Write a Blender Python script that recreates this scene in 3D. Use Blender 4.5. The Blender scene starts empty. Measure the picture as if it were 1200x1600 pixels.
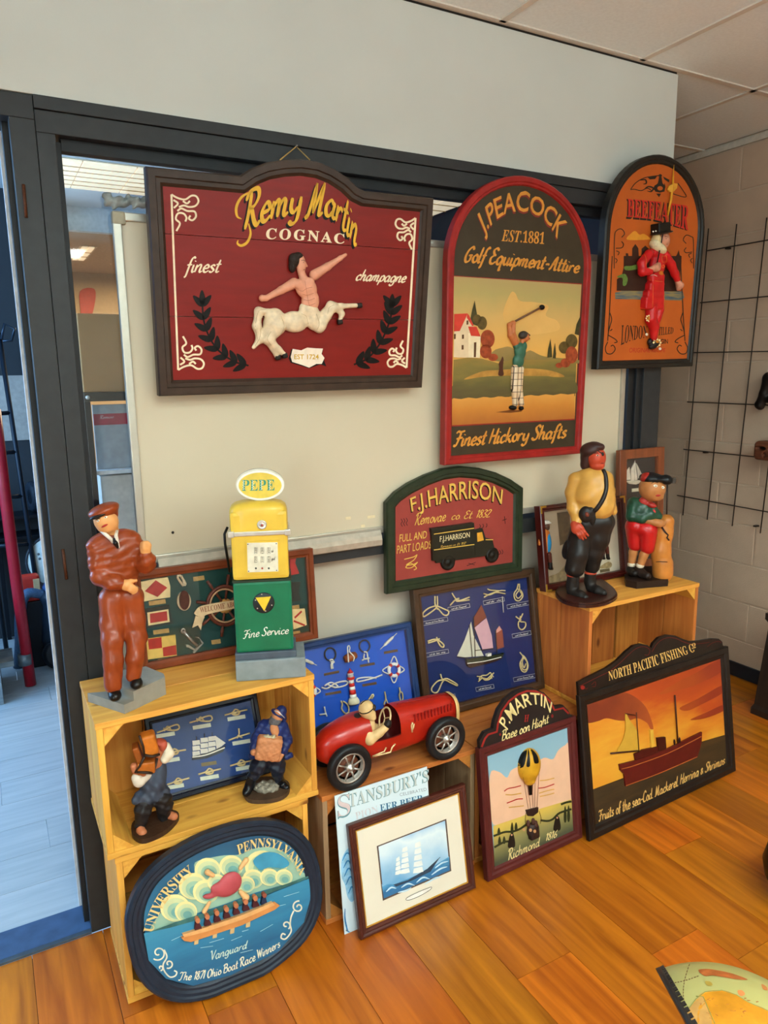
import bpy, bmesh, math, random
import numpy as np
from mathutils import Vector, Matrix
from mathutils.geometry import tessellate_polygon

scene = bpy.context.scene
COL = scene.collection
random.seed(7)
RNG = np.random.RandomState(5)

# ------------------------------------------------------------------ camera
CAM = np.array([0.0, 0.0, 1.6])          # eye height 1.6 m; X runs along the partition, Y into it
FPX = 1130.0                              # focal length in pixels of the 1200x1600 frame
PITCH, ROLL, YAW = [math.radians(a) for a in (10.65, -0.88, 28.88)]
def cam_axes(p, r, y):
    f = np.array([math.sin(y)*math.cos(p), math.cos(y)*math.cos(p), -math.sin(p)])
    rt = np.array([math.cos(y), -math.sin(y), 0.0]); up = np.cross(rt, f)
    return f, rt*math.cos(r)+up*math.sin(r), -rt*math.sin(r)+up*math.cos(r)
CF, CR, CU = cam_axes(PITCH, ROLL, YAW)
cd = bpy.data.cameras.new('camera'); cam = bpy.data.objects.new('camera', cd); COL.objects.link(cam)
cd.sensor_fit = 'VERTICAL'; cd.sensor_height = 24.0; cd.lens = FPX/1600*24.0
cd.clip_start = 0.02; cd.clip_end = 60
m = Matrix.Identity(4)
for i in range(3):
    m[i][0], m[i][1], m[i][2], m[i][3] = CR[i], CU[i], -CF[i], CAM[i]
cam.matrix_world = m
scene.camera = cam
def ray(px, py):
    d = CF*FPX + CR*(px-600) + CU*(800-py)
    return d/np.linalg.norm(d)
def hit(px, py, pt, n):
    d = ray(px, py); n = np.asarray(n, float)
    return CAM + d*(((np.asarray(pt)-CAM)@n)/(d@n))

# ------------------------------------------------------------------ world, lights, exposure
w = bpy.data.worlds.new('world'); scene.world = w; w.use_nodes = True
bg = w.node_tree.nodes['Background']
bg.inputs[0].default_value = (0.42, 0.66, 1.0, 1); bg.inputs[1].default_value = 0.6
def area(name, loc, rot, sx, sy, power, col):
    l = bpy.data.lights.new(name, 'AREA'); l.shape = 'RECTANGLE'; l.size = sx; l.size_y = sy
    l.energy = power; l.color = col
    o = bpy.data.objects.new(name, l); COL.objects.link(o); o.location = loc; o.rotation_euler = rot
    return o
for lx, ly, pd, pu, cl in ((0.25, -0.35, 17, 34, (0.93, 1.0, 0.93)), (1.75, -0.35, 12, 34, (1.0, 0.94, 0.70)), (0.25, -1.7, 14, 24, (0.93, 1.0, 0.93)), (1.75, -1.7, 12, 24, (1.0, 0.94, 0.70))):      # overhead lamps, each paired with an added upward fill light
    area('ceiling_lamp', (lx, ly, 2.30), (0, 0, 0), 0.7, 0.3, pd, cl)
    area('ceiling_fill_light', (lx, ly, 2.34), (math.radians(180), 0, 0), 0.7, 0.3, pu, (0.76, 0.95, 1.0))  # added fill without a real fixture, lifts the ceiling brightness
area('window_daylight', (-2.08, -0.7, 1.45), (math.radians(90), 0, math.radians(-72)), 2.2, 1.6, 70, (0.78, 0.95, 1.0))
area('rear_window_daylight', (-0.3, -2.74, 1.45), (math.radians(90), 0, 0), 2.2, 1.4, 8, (0.80, 0.97, 1.0))
area('back_room_daylight', (-1.9, 3.4, 1.9), (math.radians(90), 0, math.radians(-90)), 2.2, 1.6, 115, (0.30, 0.60, 1.0))
area('back_room_lamp', (1.3, 6.2, 2.5), (0, 0, 0), 0.6, 0.6, 42, (1.0, 0.78, 0.5))
vs = scene.view_settings
vs.view_transform = 'Standard'; vs.look = 'None'; vs.exposure = 0.27; vs.gamma = 1.0
try: vs.use_curve_mapping = False
except Exception: pass

# ------------------------------------------------------------------ materials
def lin(c):
    if isinstance(c, str):
        c = c.lstrip('#'); c = [int(c[i:i+2], 16)/255 for i in (0, 2, 4)]
    return tuple((x/12.92 if x <= 0.04045 else ((x+0.055)/1.055)**2.4) for x in c)
MATS = {}
def mat(col, rough=0.5, metal=0.0, var=0.12, scale=40.0, bump=0.0, bscale=60.0, spec=0.28, emit=0.0, stretch=None, coat=0.0):
    key = (col, rough, metal, var, scale, bump, bscale, spec, emit, stretch, coat)
    if key in MATS: return MATS[key]
    m = bpy.data.materials.new('paint_'+str(col).lstrip('#')); m.use_nodes = True
    nt = m.node_tree; b = nt.nodes['Principled BSDF']
    c = lin(col)
    tc = nt.nodes.new('ShaderNodeTexCoord')
    src = tc.outputs['Object']
    if stretch:
        mp = nt.nodes.new('ShaderNodeMapping'); mp.inputs['Scale'].default_value = stretch
        nt.links.new(src, mp.inputs[0]); src = mp.outputs[0]
    nz = nt.nodes.new('ShaderNodeTexNoise'); nz.inputs['Scale'].default_value = scale; nz.inputs['Detail'].default_value = 4
    nt.links.new(src, nz.inputs['Vector'])
    rp = nt.nodes.new('ShaderNodeValToRGB')
    rp.color_ramp.elements[0].position = 0.3; rp.color_ramp.elements[1].position = 0.7
    rp.color_ramp.elements[0].color = tuple(max(0, x*(1-var)) for x in c)+(1,)
    rp.color_ramp.elements[1].color = tuple(min(1, x*(1+var*0.8)) for x in c)+(1,)
    nt.links.new(nz.outputs['Fac'], rp.inputs[0]); nt.links.new(rp.outputs[0], b.inputs['Base Color'])
    b.inputs['Roughness'].default_value = rough; b.inputs['Metallic'].default_value = metal
    b.inputs['Specular IOR Level'].default_value = spec
    if coat: b.inputs['Coat Weight'].default_value = coat; b.inputs['Coat Roughness'].default_value = 0.15
    if emit:
        b.inputs['Emission Color'].default_value = c+(1,); b.inputs['Emission Strength'].default_value = emit
    if bump:
        n2 = nt.nodes.new('ShaderNodeTexNoise'); n2.inputs['Scale'].default_value = bscale; n2.inputs['Detail'].default_value = 3
        nt.links.new(src, n2.inputs['Vector'])
        bp = nt.nodes.new('ShaderNodeBump'); bp.inputs['Strength'].default_value = bump; bp.inputs['Distance'].default_value = 0.004
        nt.links.new(n2.outputs['Fac'], bp.inputs['Height']); nt.links.new(bp.outputs[0], b.inputs['Normal'])
    MATS[key] = m
    return m
def ramp_mat(name, stops, direction=(0, 0, 1), lo=0.0, hi=1.0, noise=0.15, nscale=6.0, rough=0.55, stretch=(1, 1, 1), coat=0.0, spec=0.5):
    """painted gradient: position along a direction (object space, lo..hi) disturbed by noise, through a colour ramp"""
    m = bpy.data.materials.new(name); m.use_nodes = True; nt = m.node_tree; b = nt.nodes['Principled BSDF']
    tc = nt.nodes.new('ShaderNodeTexCoord')
    dt = nt.nodes.new('ShaderNodeVectorMath'); dt.operation = 'DOT_PRODUCT'; dt.inputs[1].default_value = direction
    nt.links.new(tc.outputs['Object'], dt.inputs[0])
    mr = nt.nodes.new('ShaderNodeMapRange'); mr.inputs[1].default_value = lo; mr.inputs[2].default_value = hi
    nt.links.new(dt.outputs['Value'], mr.inputs[0])
    mp = nt.nodes.new('ShaderNodeMapping'); mp.inputs['Scale'].default_value = stretch
    nt.links.new(tc.outputs['Object'], mp.inputs[0])
    nz = nt.nodes.new('ShaderNodeTexNoise'); nz.inputs['Scale'].default_value = nscale; nz.inputs['Detail'].default_value = 5
    nt.links.new(mp.outputs[0], nz.inputs['Vector'])
    ma = nt.nodes.new('ShaderNodeMath'); ma.operation = 'MULTIPLY_ADD'; ma.inputs[1].default_value = noise*2; ma.inputs[2].default_value = -noise
    nt.links.new(nz.outputs['Fac'], ma.inputs[0])
    ad = nt.nodes.new('ShaderNodeMath'); ad.operation = 'ADD'
    nt.links.new(mr.outputs[0], ad.inputs[0]); nt.links.new(ma.outputs[0], ad.inputs[1])
    rp = nt.nodes.new('ShaderNodeValToRGB'); els = rp.color_ramp.elements
    while len(els) < len(stops): els.new(0.5)
    for e, (p, c) in zip(els, stops): e.position = p; e.color = lin(c)+(1,)
    nt.links.new(ad.outputs[0], rp.inputs[0]); nt.links.new(rp.outputs[0], b.inputs['Base Color'])
    b.inputs['Roughness'].default_value = rough; b.inputs['Coat Weight'].default_value = coat
    b.inputs['Specular IOR Level'].default_value = spec
    return m
def wood(name, c1, c2, axis='x', rough=0.5, rnd=0.25, gscale=1.0, knots=True, coat=0.0, bump=0.15):
    key = ('wood', name, axis)
    if key in MATS: return MATS[key]
    m = bpy.data.materials.new(name+'_'+axis); m.use_nodes = True; nt = m.node_tree; b = nt.nodes['Principled BSDF']
    tc = nt.nodes.new('ShaderNodeTexCoord'); oi = nt.nodes.new('ShaderNodeObjectInfo')
    sc = {'x': (1.2, 16, 16), 'y': (16, 1.2, 16), 'z': (16, 16, 1.2)}[axis]
    mp = nt.nodes.new('ShaderNodeMapping'); mp.inputs['Scale'].default_value = [s*gscale for s in sc]
    nt.links.new(tc.outputs['Object'], mp.inputs[0])
    vm = nt.nodes.new('ShaderNodeVectorMath'); vm.operation = 'ADD'
    sx = nt.nodes.new('ShaderNodeMath'); sx.operation = 'MULTIPLY'; sx.inputs[1].default_value = 37.0
    nt.links.new(oi.outputs['Random'], sx.inputs[0])
    nt.links.new(mp.outputs[0], vm.inputs[0]); nt.links.new(sx.outputs[0], vm.inputs[1])
    nz = nt.nodes.new('ShaderNodeTexNoise'); nz.inputs['Scale'].default_value = 3.0; nz.inputs['Detail'].default_value = 6; nz.inputs['Distortion'].default_value = 0.6
    nt.links.new(vm.outputs[0], nz.inputs['Vector'])
    rp = nt.nodes.new('ShaderNodeValToRGB'); rp.color_ramp.elements[0].position = 0.32; rp.color_ramp.elements[1].position = 0.68
    rp.color_ramp.elements[0].color = lin(c2)+(1,); rp.color_ramp.elements[1].color = lin(c1)+(1,)
    nt.links.new(nz.outputs['Fac'], rp.inputs[0])
    hs = nt.nodes.new('ShaderNodeHueSaturation')
    mr = nt.nodes.new('ShaderNodeMapRange'); mr.inputs[3].default_value = 1-rnd; mr.inputs[4].default_value = 1+rnd*0.7
    nt.links.new(oi.outputs['Random'], mr.inputs[0]); nt.links.new(mr.outputs[0], hs.inputs['Value'])
    m2 = nt.nodes.new('ShaderNodeMapRange'); m2.inputs[3].default_value = 0.492; m2.inputs[4].default_value = 0.508
    wn = nt.nodes.new('ShaderNodeTexWhiteNoise'); wn.noise_dimensions = '1D'
    nt.links.new(oi.outputs['Random'], wn.inputs['W']); nt.links.new(wn.outputs['Value'], m2.inputs[0])
    nt.links.new(m2.outputs[0], hs.inputs['Hue'])
    nt.links.new(rp.outputs[0], hs.inputs['Color'])
    last = hs.outputs['Color']
    if knots:
        vo = nt.nodes.new('ShaderNodeTexVoronoi'); vo.inputs['Scale'].default_value = 1.0
        m3 = nt.nodes.new('ShaderNodeMapping'); k = {'x': (5, 11, 11), 'y': (11, 5, 11), 'z': (11, 11, 5)}[axis]
        m3.inputs['Scale'].default_value = k
        v2 = nt.nodes.new('ShaderNodeVectorMath'); v2.operation = 'ADD'
        nt.links.new(tc.outputs['Object'], m3.inputs[0]); nt.links.new(m3.outputs[0], v2.inputs[0]); nt.links.new(sx.outputs[0], v2.inputs[1])
        nt.links.new(v2.outputs[0], vo.inputs['Vector'])
        kr = nt.nodes.new('ShaderNodeValToRGB'); kr.color_ramp.elements[0].position = 0.05; kr.color_ramp.elements[1].position = 0.13
        kr.color_ramp.elements[0].color = (0.22, 0.1, 0.04, 1); kr.color_ramp.elements[1].color = (1, 1, 1, 1)
        nt.links.new(vo.outputs['Distance'], kr.inputs[0])
        mx = nt.nodes.new('ShaderNodeMix'); mx.data_type = 'RGBA'; mx.blend_type = 'MULTIPLY'; mx.inputs[0].default_value = 0.8
        nt.links.new(last, mx.inputs[6]); nt.links.new(kr.outputs[0], mx.inputs[7]); last = mx.outputs[2]
    nt.links.new(last, b.inputs['Base Color'])
    b.inputs['Roughness'].default_value = rough
    if coat: b.inputs['Coat Weight'].default_value = coat; b.inputs['Coat Roughness'].default_value = 0.12
    bp = nt.nodes.new('ShaderNodeBump'); bp.inputs['Strength'].default_value = bump; bp.inputs['Distance'].default_value = 0.002
    nt.links.new(nz.outputs['Fac'], bp.inputs['Height']); nt.links.new(bp.outputs[0], b.inputs['Normal'])
    MATS[key] = m
    return m
def glass_mat(name='clear_glass', tint=(1, 1, 1), boost=1.0):
    if name in MATS: return MATS[name]
    m = bpy.data.materials.new(name); m.use_nodes = True; nt = m.node_tree; nt.nodes.clear()
    o = nt.nodes.new('ShaderNodeOutputMaterial'); t = nt.nodes.new('ShaderNodeBsdfTransparent'); g = nt.nodes.new('ShaderNodeBsdfGlossy')
    t.inputs[0].default_value = tint+(1,); g.inputs['Roughness'].default_value = 0.03
    lw = nt.nodes.new('ShaderNodeLayerWeight'); lw.inputs[0].default_value = 0.5
    pw = nt.nodes.new('ShaderNodeMath'); pw.operation = 'POWER'; pw.inputs[1].default_value = 5.0
    nt.links.new(lw.outputs['Facing'], pw.inputs[0])
    fr = nt.nodes.new('ShaderNodeMath'); fr.operation = 'MULTIPLY_ADD'; fr.inputs[1].default_value = 0.96; fr.inputs[2].default_value = 0.03
    nt.links.new(pw.outputs[0], fr.inputs[0])
    mx = nt.nodes.new('ShaderNodeMixShader')
    nt.links.new(fr.outputs[0], mx.inputs[0]); nt.links.new(t.outputs[0], mx.inputs[1]); nt.links.new(g.outputs[0], mx.inputs[2])
    nt.links.new(mx.outputs[0], o.inputs[0])
    MATS[name] = m
    return m
GLASS = glass_mat()

# ------------------------------------------------------------------ scene-object helpers
def tag(o, label=None, cat=None, group=None, kind=None):
    if label: o['label'] = label
    if cat: o['category'] = cat
    if group: o['group'] = group
    if kind: o['kind'] = kind
    return o
def thing(name, loc, label, cat, group=None, kind=None):
    o = bpy.data.objects.new(name, None); COL.objects.link(o); o.location = tuple(loc); o.empty_display_size = 0.05
    return tag(o, label, cat, group, kind)
def base_of(p):
    v = np.zeros(3)
    while p is not None:
        v = v + np.array(p.location); p = p.parent
    return v
def mk(name, verts, faces, m, parent=None, smooth=False, origin=None):
    """world-space verts -> one mesh object; a child keeps its coordinates relative to its parent"""
    verts = np.asarray(verts, float)
    off = base_of(parent) if parent is not None else np.zeros(3)
    og = np.asarray(origin, float) if origin is not None else off
    me = bpy.data.meshes.new(name)
    me.from_pydata((verts-og).tolist(), [], [list(f) for f in faces] if not isinstance(faces, list) else faces)
    me.update()
    if m is not None: me.materials.append(m)
    if smooth: me.polygons.foreach_set('use_smooth', [True]*len(me.polygons))
    o = bpy.data.objects.new(name, me); COL.objects.link(o)
    if parent is not None: o.parent = parent
    o.location = tuple(og-off)
    return o
BOXF = [(0, 1, 3, 2), (4, 6, 7, 5), (0, 4, 5, 1), (2, 3, 7, 6), (0, 2, 6, 4), (1, 5, 7, 3)]
def box_bm(lo, hi, bev=0.0, axes=None, org=None):
    lo = np.array(lo, float); hi = np.array(hi, float)
    bm = bmesh.new()
    vs_ = [bm.verts.new([(lo, hi)[i][0], (lo, hi)[j][1], (lo, hi)[k][2]]) for i in (0, 1) for j in (0, 1) for k in (0, 1)]
    for f in BOXF: bm.faces.new([vs_[i] for i in f])
    bmesh.ops.recalc_face_normals(bm, faces=bm.faces)
    if bev > 0:
        bmesh.ops.bevel(bm, geom=list(bm.edges), offset=bev, segments=2, affect='EDGES', profile=0.6)
    v = np.array([p.co[:] for p in bm.verts]); bm.verts.index_update()
    f = [[q.index for q in p.verts] for p in bm.faces]; bm.free()
    if axes is not None: v = v@np.asarray(axes)
    if org is not None: v = v+np.asarray(org)
    return v, f
def box(name, lo, hi, m, parent=None, bev=0.0, axes=None, org=None, origin=None):
    v, f = box_bm(lo, hi, bev, axes, org)
    return mk(name, v, f, m, parent, origin=origin)
def join(*vf):
    V = []; F = []; n = 0
    for v, f in vf:
        v = np.asarray(v); V.append(v); F += [[i+n for i in g] for g in f]; n += len(v)
    return np.vstack(V), F
def smooth(pts, n=6, closed=False):
    p = np.asarray(pts, float); N = len(p); out = []
    R = range(N) if closed else range(N-1)
    for i in R:
        a, b, c, d = (p[(i-1) % N] if closed or i > 0 else 2*p[0]-p[1]), p[i], p[(i+1) % N], (p[(i+2) % N] if closed or i+2 < N else 2*p[-1]-p[-2])
        for k in range(n):
            t = k/n
            out.append(0.5*((2*b)+(-a+c)*t+(2*a-5*b+4*c-d)*t*t+(-a+3*b-3*c+d)*t**3))
    if not closed: out.append(p[-1])
    return np.array(out)
def tube_vf(pts, r, seg=8, cap=True, closed=False):
    p = np.asarray(pts, float); n = len(p); rr = np.broadcast_to(np.asarray(r, float), (n,))
    if closed: t = np.roll(p, -1, 0)-np.roll(p, 1, 0)
    else: t = np.gradient(p, axis=0)
    t = t/np.maximum(np.linalg.norm(t, axis=1), 1e-9)[:, None]
    a = np.array([0, 0, 1.0]) if abs(t[0][2]) < 0.9 else np.array([1.0, 0, 0])
    u = np.cross(t[0], a); u /= np.linalg.norm(u); V = []
    for i in range(n):
        u = u-t[i]*(u@t[i]); u /= max(np.linalg.norm(u), 1e-9); w_ = np.cross(t[i], u)
        for k in range(seg):
            an = 2*math.pi*k/seg; V.append(p[i]+rr[i]*(u*math.cos(an)+w_*math.sin(an)))
    F = []
    for i in range(n if closed else n-1):
        j = (i+1) % n
        for k in range(seg):
            F.append([i*seg+k, i*seg+(k+1) % seg, j*seg+(k+1) % seg, j*seg+k])
    if cap and not closed:
        F.append(list(range(seg))[::-1]); F.append([(n-1)*seg+k for k in range(seg)])
    return np.array(V), F
def tube(name, pts, r, m, parent=None, seg=8, closed=False):
    v, f = tube_vf(pts, r, seg, True, closed); return mk(name, v, f, m, parent, True)
def lathe_vf(prof, c, ax=(0, 0, 1), seg=32, cap=True):
    ax = np.asarray(ax, float); ax = ax/np.linalg.norm(ax)
    a = np.array([1.0, 0, 0]) if abs(ax[0]) < 0.9 else np.array([0, 1.0, 0])
    u = np.cross(ax, a); u /= np.linalg.norm(u); v = np.cross(ax, u)
    V = []; F = []
    for r, h in prof:
        for k in range(seg):
            an = 2*math.pi*k/seg
            V.append(np.asarray(c)+ax*h+(u*math.cos(an)+v*math.sin(an))*r)
    for i in range(len(prof)-1):
        for k in range(seg):
            F.append([i*seg+k, i*seg+(k+1) % seg, (i+1)*seg+(k+1) % seg, (i+1)*seg+k])
    if cap:
        if prof[0][0] > 1e-6: F.append(list(range(seg))[::-1])
        if prof[-1][0] > 1e-6: F.append([(len(prof)-1)*seg+k for k in range(seg)])
    return np.array(V), F
def lathe(name, prof, c, m, parent=None, ax=(0, 0, 1), seg=32, smooth_=True):
    v, f = lathe_vf(prof, c, ax, seg); return mk(name, v, f, m, parent, smooth_)

# ------------------------------------------------------------------ flat signs, frames, lettering
def crop(ox, oy, sc): return lambda pts: [(ox+x/sc, oy+y/sc) for x, y in pts]
_font_cache = {}
def font_map(s, style):
    out = ''
    for ch in s:
        o = ord(ch); up_, lo_, dg = {'serif': (0x1D400, 0x1D41A, 0x1D7CE), 'script': (0x1D4D0, 0x1D4EA, 0), 'bolditalic': (0x1D468, 0x1D482, 0x1D7CE), 'italic': (0x1D434, 0x1D44E, 0)}.get(style, (0, 0, 0))
        if style == 'italic' and ch == 'h': out += '\u210e'; continue
        if up_ and 'A' <= ch <= 'Z': out += chr(up_+o-65)
        elif lo_ and 'a' <= ch <= 'z': out += chr(lo_+o-97)
        elif dg and ch.isdigit(): out += chr(dg+o-48)
        else: out += ch
    return out
BOWL = [(.42, .40), (.26, .5), (.08, .3), (.11, .05), (.25, 0), (.40, .2)]
TAIL = [(.46, .5), (.40, .12), (.47, 0), (.56, .08)]
BRUSH = {
 'a': (.56, [BOWL, TAIL]), 'b': (.46, [[(.12, 1), (.08, .1), (.2, 0), (.4, .15), (.38, .42), (.22, .48), (.08, .3)]]),
 'c': (.44, [[(.4, .4), (.28, .5), (.1, .32), (.12, .06), (.26, 0), (.44, .12)]]), 'd': (.56, [BOWL, [(.5, 1), (.40, .12), (.47, 0), (.56, .08)]]),
 'e': (.44, [[(.1, .24), (.36, .3), (.34, .46), (.22, .5), (.08, .3), (.12, .06), (.26, 0), (.44, .12)]]),
 'f': (.36, [[(.44, .9), (.34, 1), (.22, .8), (.16, .3), (.1, -.25), (0, -.32)], [(.02, .46), (.34, .5)]]),
 'g': (.54, [BOWL, [(.46, .5), (.40, -.2), (.22, -.34), (.06, -.22)]]), 'h': (.52, [[(.14, 1), (.06, 0)], [(.08, .25), (.24, .48), (.36, .42), (.35, .12), (.41, 0), (.52, .08)]]),
 'i': (.24, [[(.1, .5), (.07, .12), (.13, 0), (.24, .08)], [(.13, .7), (.14, .76)]]), 'k': (.48, [[(.14, 1), (.06, 0)], [(.38, .5), (.1, .24), (.24, .2), (.40, 0), (.48, .06)]]),
 'l': (.24, [[(.16, 1), (.08, .14), (.13, 0), (.24, .08)]]), 'm': (.70, [[(.08, .5), (.04, 0)], [(.07, .3), (.22, .5), (.30, .42), (.27, 0)], [(.30, .3), (.45, .5), (.54, .42), (.51, .1), (.57, 0), (.68, .08)]]),
 'n': (.50, [[(.08, .5), (.04, 0)], [(.07, .28), (.25, .5), (.36, .42), (.33, .1), (.39, 0), (.5, .08)]]), 'o': (.46, [[(.26, .5), (.1, .36), (.1, .12), (.24, 0), (.4, .12), (.4, .36), (.26, .5), (.2, .46)]]),
 'p': (.48, [[(.14, .5), (.03, -.35)], [(.1, .3), (.26, .5), (.42, .38), (.37, .1), (.22, 0), (.09, .1)]]), 'q': (.52, [BOWL, [(.46, .5), (.38, -.36), (.48, -.3)]]),
 'r': (.38, [[(.08, .5), (.05, 0)], [(.08, .28), (.2, .47), (.36, .46)]]), 's': (.40, [[(.36, .44), (.22, .5), (.1, .4), (.2, .28), (.32, .14), (.2, 0), (.03, .06)]]),
 't': (.32, [[(.2, .88), (.11, .14), (.18, 0), (.31, .08)], [(0, .54), (.33, .57)]]), 'u': (.52, [[(.1, .5), (.08, .14), (.18, 0), (.32, .14), (.39, .48)], [(.40, .5), (.36, .1), (.42, 0), (.52, .08)]]),
 'v': (.44, [[(.04, .48), (.16, .0), (.26, .1), (.42, .5)]]), 'w': (.6, [[(.04, .48), (.12, .02), (.3, .44), (.35, .02), (.56, .5)]]), 'y': (.50, [[(.1, .5), (.08, .16), (.2, .02), (.36, .18)], [(.44, .5), (.36, -.2), (.18, -.34), (.04, -.22)]]),
 'R': (.60, [[(.16, .96), (.12, .4), (.04, -.02)], [(-.04, .76), (.08, .98), (.4, 1), (.48, .78), (.34, .56), (.14, .5)], [(.22, .52), (.38, .12), (.52, -.02), (.62, .08)]]),
 'M': (.74, [[(-.02, .06), (.08, .04), (.24, .98)], [(.24, .98), (.28, .08)], [(.28, .08), (.58, .99)], [(.58, .99), (.54, .12), (.60, 0), (.70, .08)]]),
 'G': (.58, [[(.52, .8), (.38, 1), (.14, .75), (.06, .3), (.2, 0), (.42, .1), (.47, .42)], [(.26, .42), (.56, .46)]]), 'E': (.52, [[(.50, .85), (.34, 1), (.14, .85), (.26, .58), (.4, .56)], [(.3, .56), (.07, .36), (.1, .06), (.3, 0), (.5, .16)]]),
 'A': (.60, [[(-.02, .04), (.1, .08), (.3, .7), (.46, 1)], [(.46, 1), (.42, .1), (.5, 0), (.58, .06)], [(.12, .4), (.48, .44)]]), 'F': (.52, [[(-.04, .85), (.08, .98), (.3, .93), (.60, 1)], [(.34, .93), (.22, .3), (.1, 0), (-.06, .08)], [(.06, .47), (.28, .52), (.54, .55)]]),
 'H': (.58, [[(.14, 1), (.03, 0)], [(.54, 1), (.42, .1), (.5, 0), (.57, .06)], [(.06, .48), (.50, .52)]]), 'S': (.50, [[(.50, .82), (.36, 1), (.16, .85), (.24, .6), (.4, .38), (.34, .06), (.12, 0), (-.02, .16)]]),
 'C': (.50, [[(.52, .8), (.38, 1), (.14, .75), (.06, .3), (.2, 0), (.46, .12)]]), 'B': (.54, [[(.16, .97), (.04, 0)], [(-.04, .85), (.12, 1), (.42, .96), (.42, .66), (.14, .54)], [(.14, .54), (.48, .48), (.45, .1), (.2, 0), (.02, .06)]]),
 'T': (.54, [[(-.04, .82), (.08, .98), (.32, .93), (.62, 1)], [(.34, .93), (.22, .2), (.1, 0), (-.04, .1)]]), 'O': (.56, [[(.34, 1), (.1, .8), (.06, .3), (.22, 0), (.46, .2), (.52, .7), (.34, 1), (.26, .94)]]),
 'V': (.52, [[(-.02, .88), (.1, .98), (.18, .03)], [(.18, .03), (.36, .5), (.56, 1)]]), 'W': (.68, [[(-.02, .94), (.06, .98), (.12, .03)], [(.12, .03), (.36, .92)], [(.36, .92), (.40, .03)], [(.40, .03), (.70, 1)]]),
 '1': (.26, [[(.06, .8), (.2, 1), (.12, 0)]]), '8': (.42, [[(.36, .9), (.2, 1), (.1, .78), (.26, .52), (.36, .2), (.2, 0), (.06, .2), (.2, .5), (.38, .86)]]), '7': (.40, [[(.04, .93), (.22, .99), (.42, .97), (.14, 0)]]),
 '6': (.42, [[(.38, .98), (.14, .55), (.08, .16), (.22, 0), (.38, .2), (.28, .46), (.1, .32)]]), '3': (.42, [[(.06, .88), (.2, 1), (.36, .84), (.18, .54), (.38, .3), (.22, 0), (.03, .1)]]), '2': (.42, [[(.06, .8), (.2, 1), (.36, .8), (.06, .02), (.42, .04)]]),
 '-': (.36, [[(.04, .32), (.18, .36), (.32, .34)]]), ',': (.18, [[(.08, .06), (.02, -.14)]]), '.': (.18, [[(.07, .02), (.10, .05)]]), '&': (.48, [[(.42, .02), (.12, .44), (.2, .58), (.28, .46), (.08, .2), (.2, 0), (.42, .3)]]), ' ': (.28, []), "'": (.14, [[(.1, 1), (.06, .8)]])}
def brush2d(txt, weight, slant=0.22, nib=0.6, spacing=1.0):
    """hand-lettered brush script: strokes drawn with a broad nib"""
    V = []; F = []; x = 0.0
    for ch in txt:
        adv, st = BRUSH.get(ch, BRUSH[' '])
        for L in st:
            p = smooth(L, 5) if len(L) > 2 else np.array([np.array(L[0])+(np.array(L[1])-np.array(L[0]))*t for t in np.linspace(0, 1, 4)])
            p = p.copy(); p[:, 0] += x+slant*p[:, 1]
            t = np.gradient(p, axis=0); an = np.arctan2(t[:, 1], t[:, 0]); t /= np.maximum(np.hypot(*t.T), 1e-9)[:, None]
            wd = weight*(0.5+0.5*np.abs(np.sin(an-nib)))
            wd[0] *= 0.6; wd[-1] *= 0.55
            nn = np.stack([-t[:, 1], t[:, 0]], 1); k = len(p); n0 = len(V)
            V += list(p+nn*wd[:, None]/2)+list(p-nn*wd[:, None]/2)
            F += [[n0+k+i, n0+k+i+1, n0+i+1, n0+i] for i in range(k-1)]
        x += adv*spacing
    v = np.array(V); v[:, 0] = (v[:, 0]-v[:, 0].min())/(v[:, 0].max()-v[:, 0].min())
    return v, F
def text2d(s, style='sans', bold=0.0, spacing=1.0):
    key = (s, style, bold, spacing)
    if key in _font_cache: return _font_cache[key]
    if style == 'brush':
        _font_cache[key] = brush2d(s, bold or 0.13, spacing=spacing)
        return _font_cache[key]
    def geo(body):
        c = bpy.data.curves.new('t', 'FONT'); c.body = body; c.resolution_u = 3; c.offset = bold; c.space_character = spacing
        o = bpy.data.objects.new('t', c); COL.objects.link(o)
        me = o.to_mesh()
        v = np.array([p.co[:2] for p in me.vertices]).reshape(-1, 2); f = [list(p.vertices) for p in me.polygons]
        o.to_mesh_clear(); bpy.data.objects.remove(o); bpy.data.curves.remove(c)
        return v, f
    h = geo(font_map('H', style))[0]; cap = h[:, 1].max()-max(0, h[:, 1].min())
    v, f = geo(font_map(s, style))
    v = v.copy(); v[:, 0] = (v[:, 0]-v[:, 0].min())/(v[:, 0].max()-v[:, 0].min()); v[:, 1] /= cap
    _font_cache[key] = (v, f)
    return v, f
def along(poly, u):
    p = np.asarray(poly, float); d = np.r_[0, np.cumsum(np.hypot(*np.diff(p, axis=0).T))]; d /= d[-1]
    return np.stack([np.interp(u, d, p[:, 0]), np.interp(u, d, p[:, 1])], 1)
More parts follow.
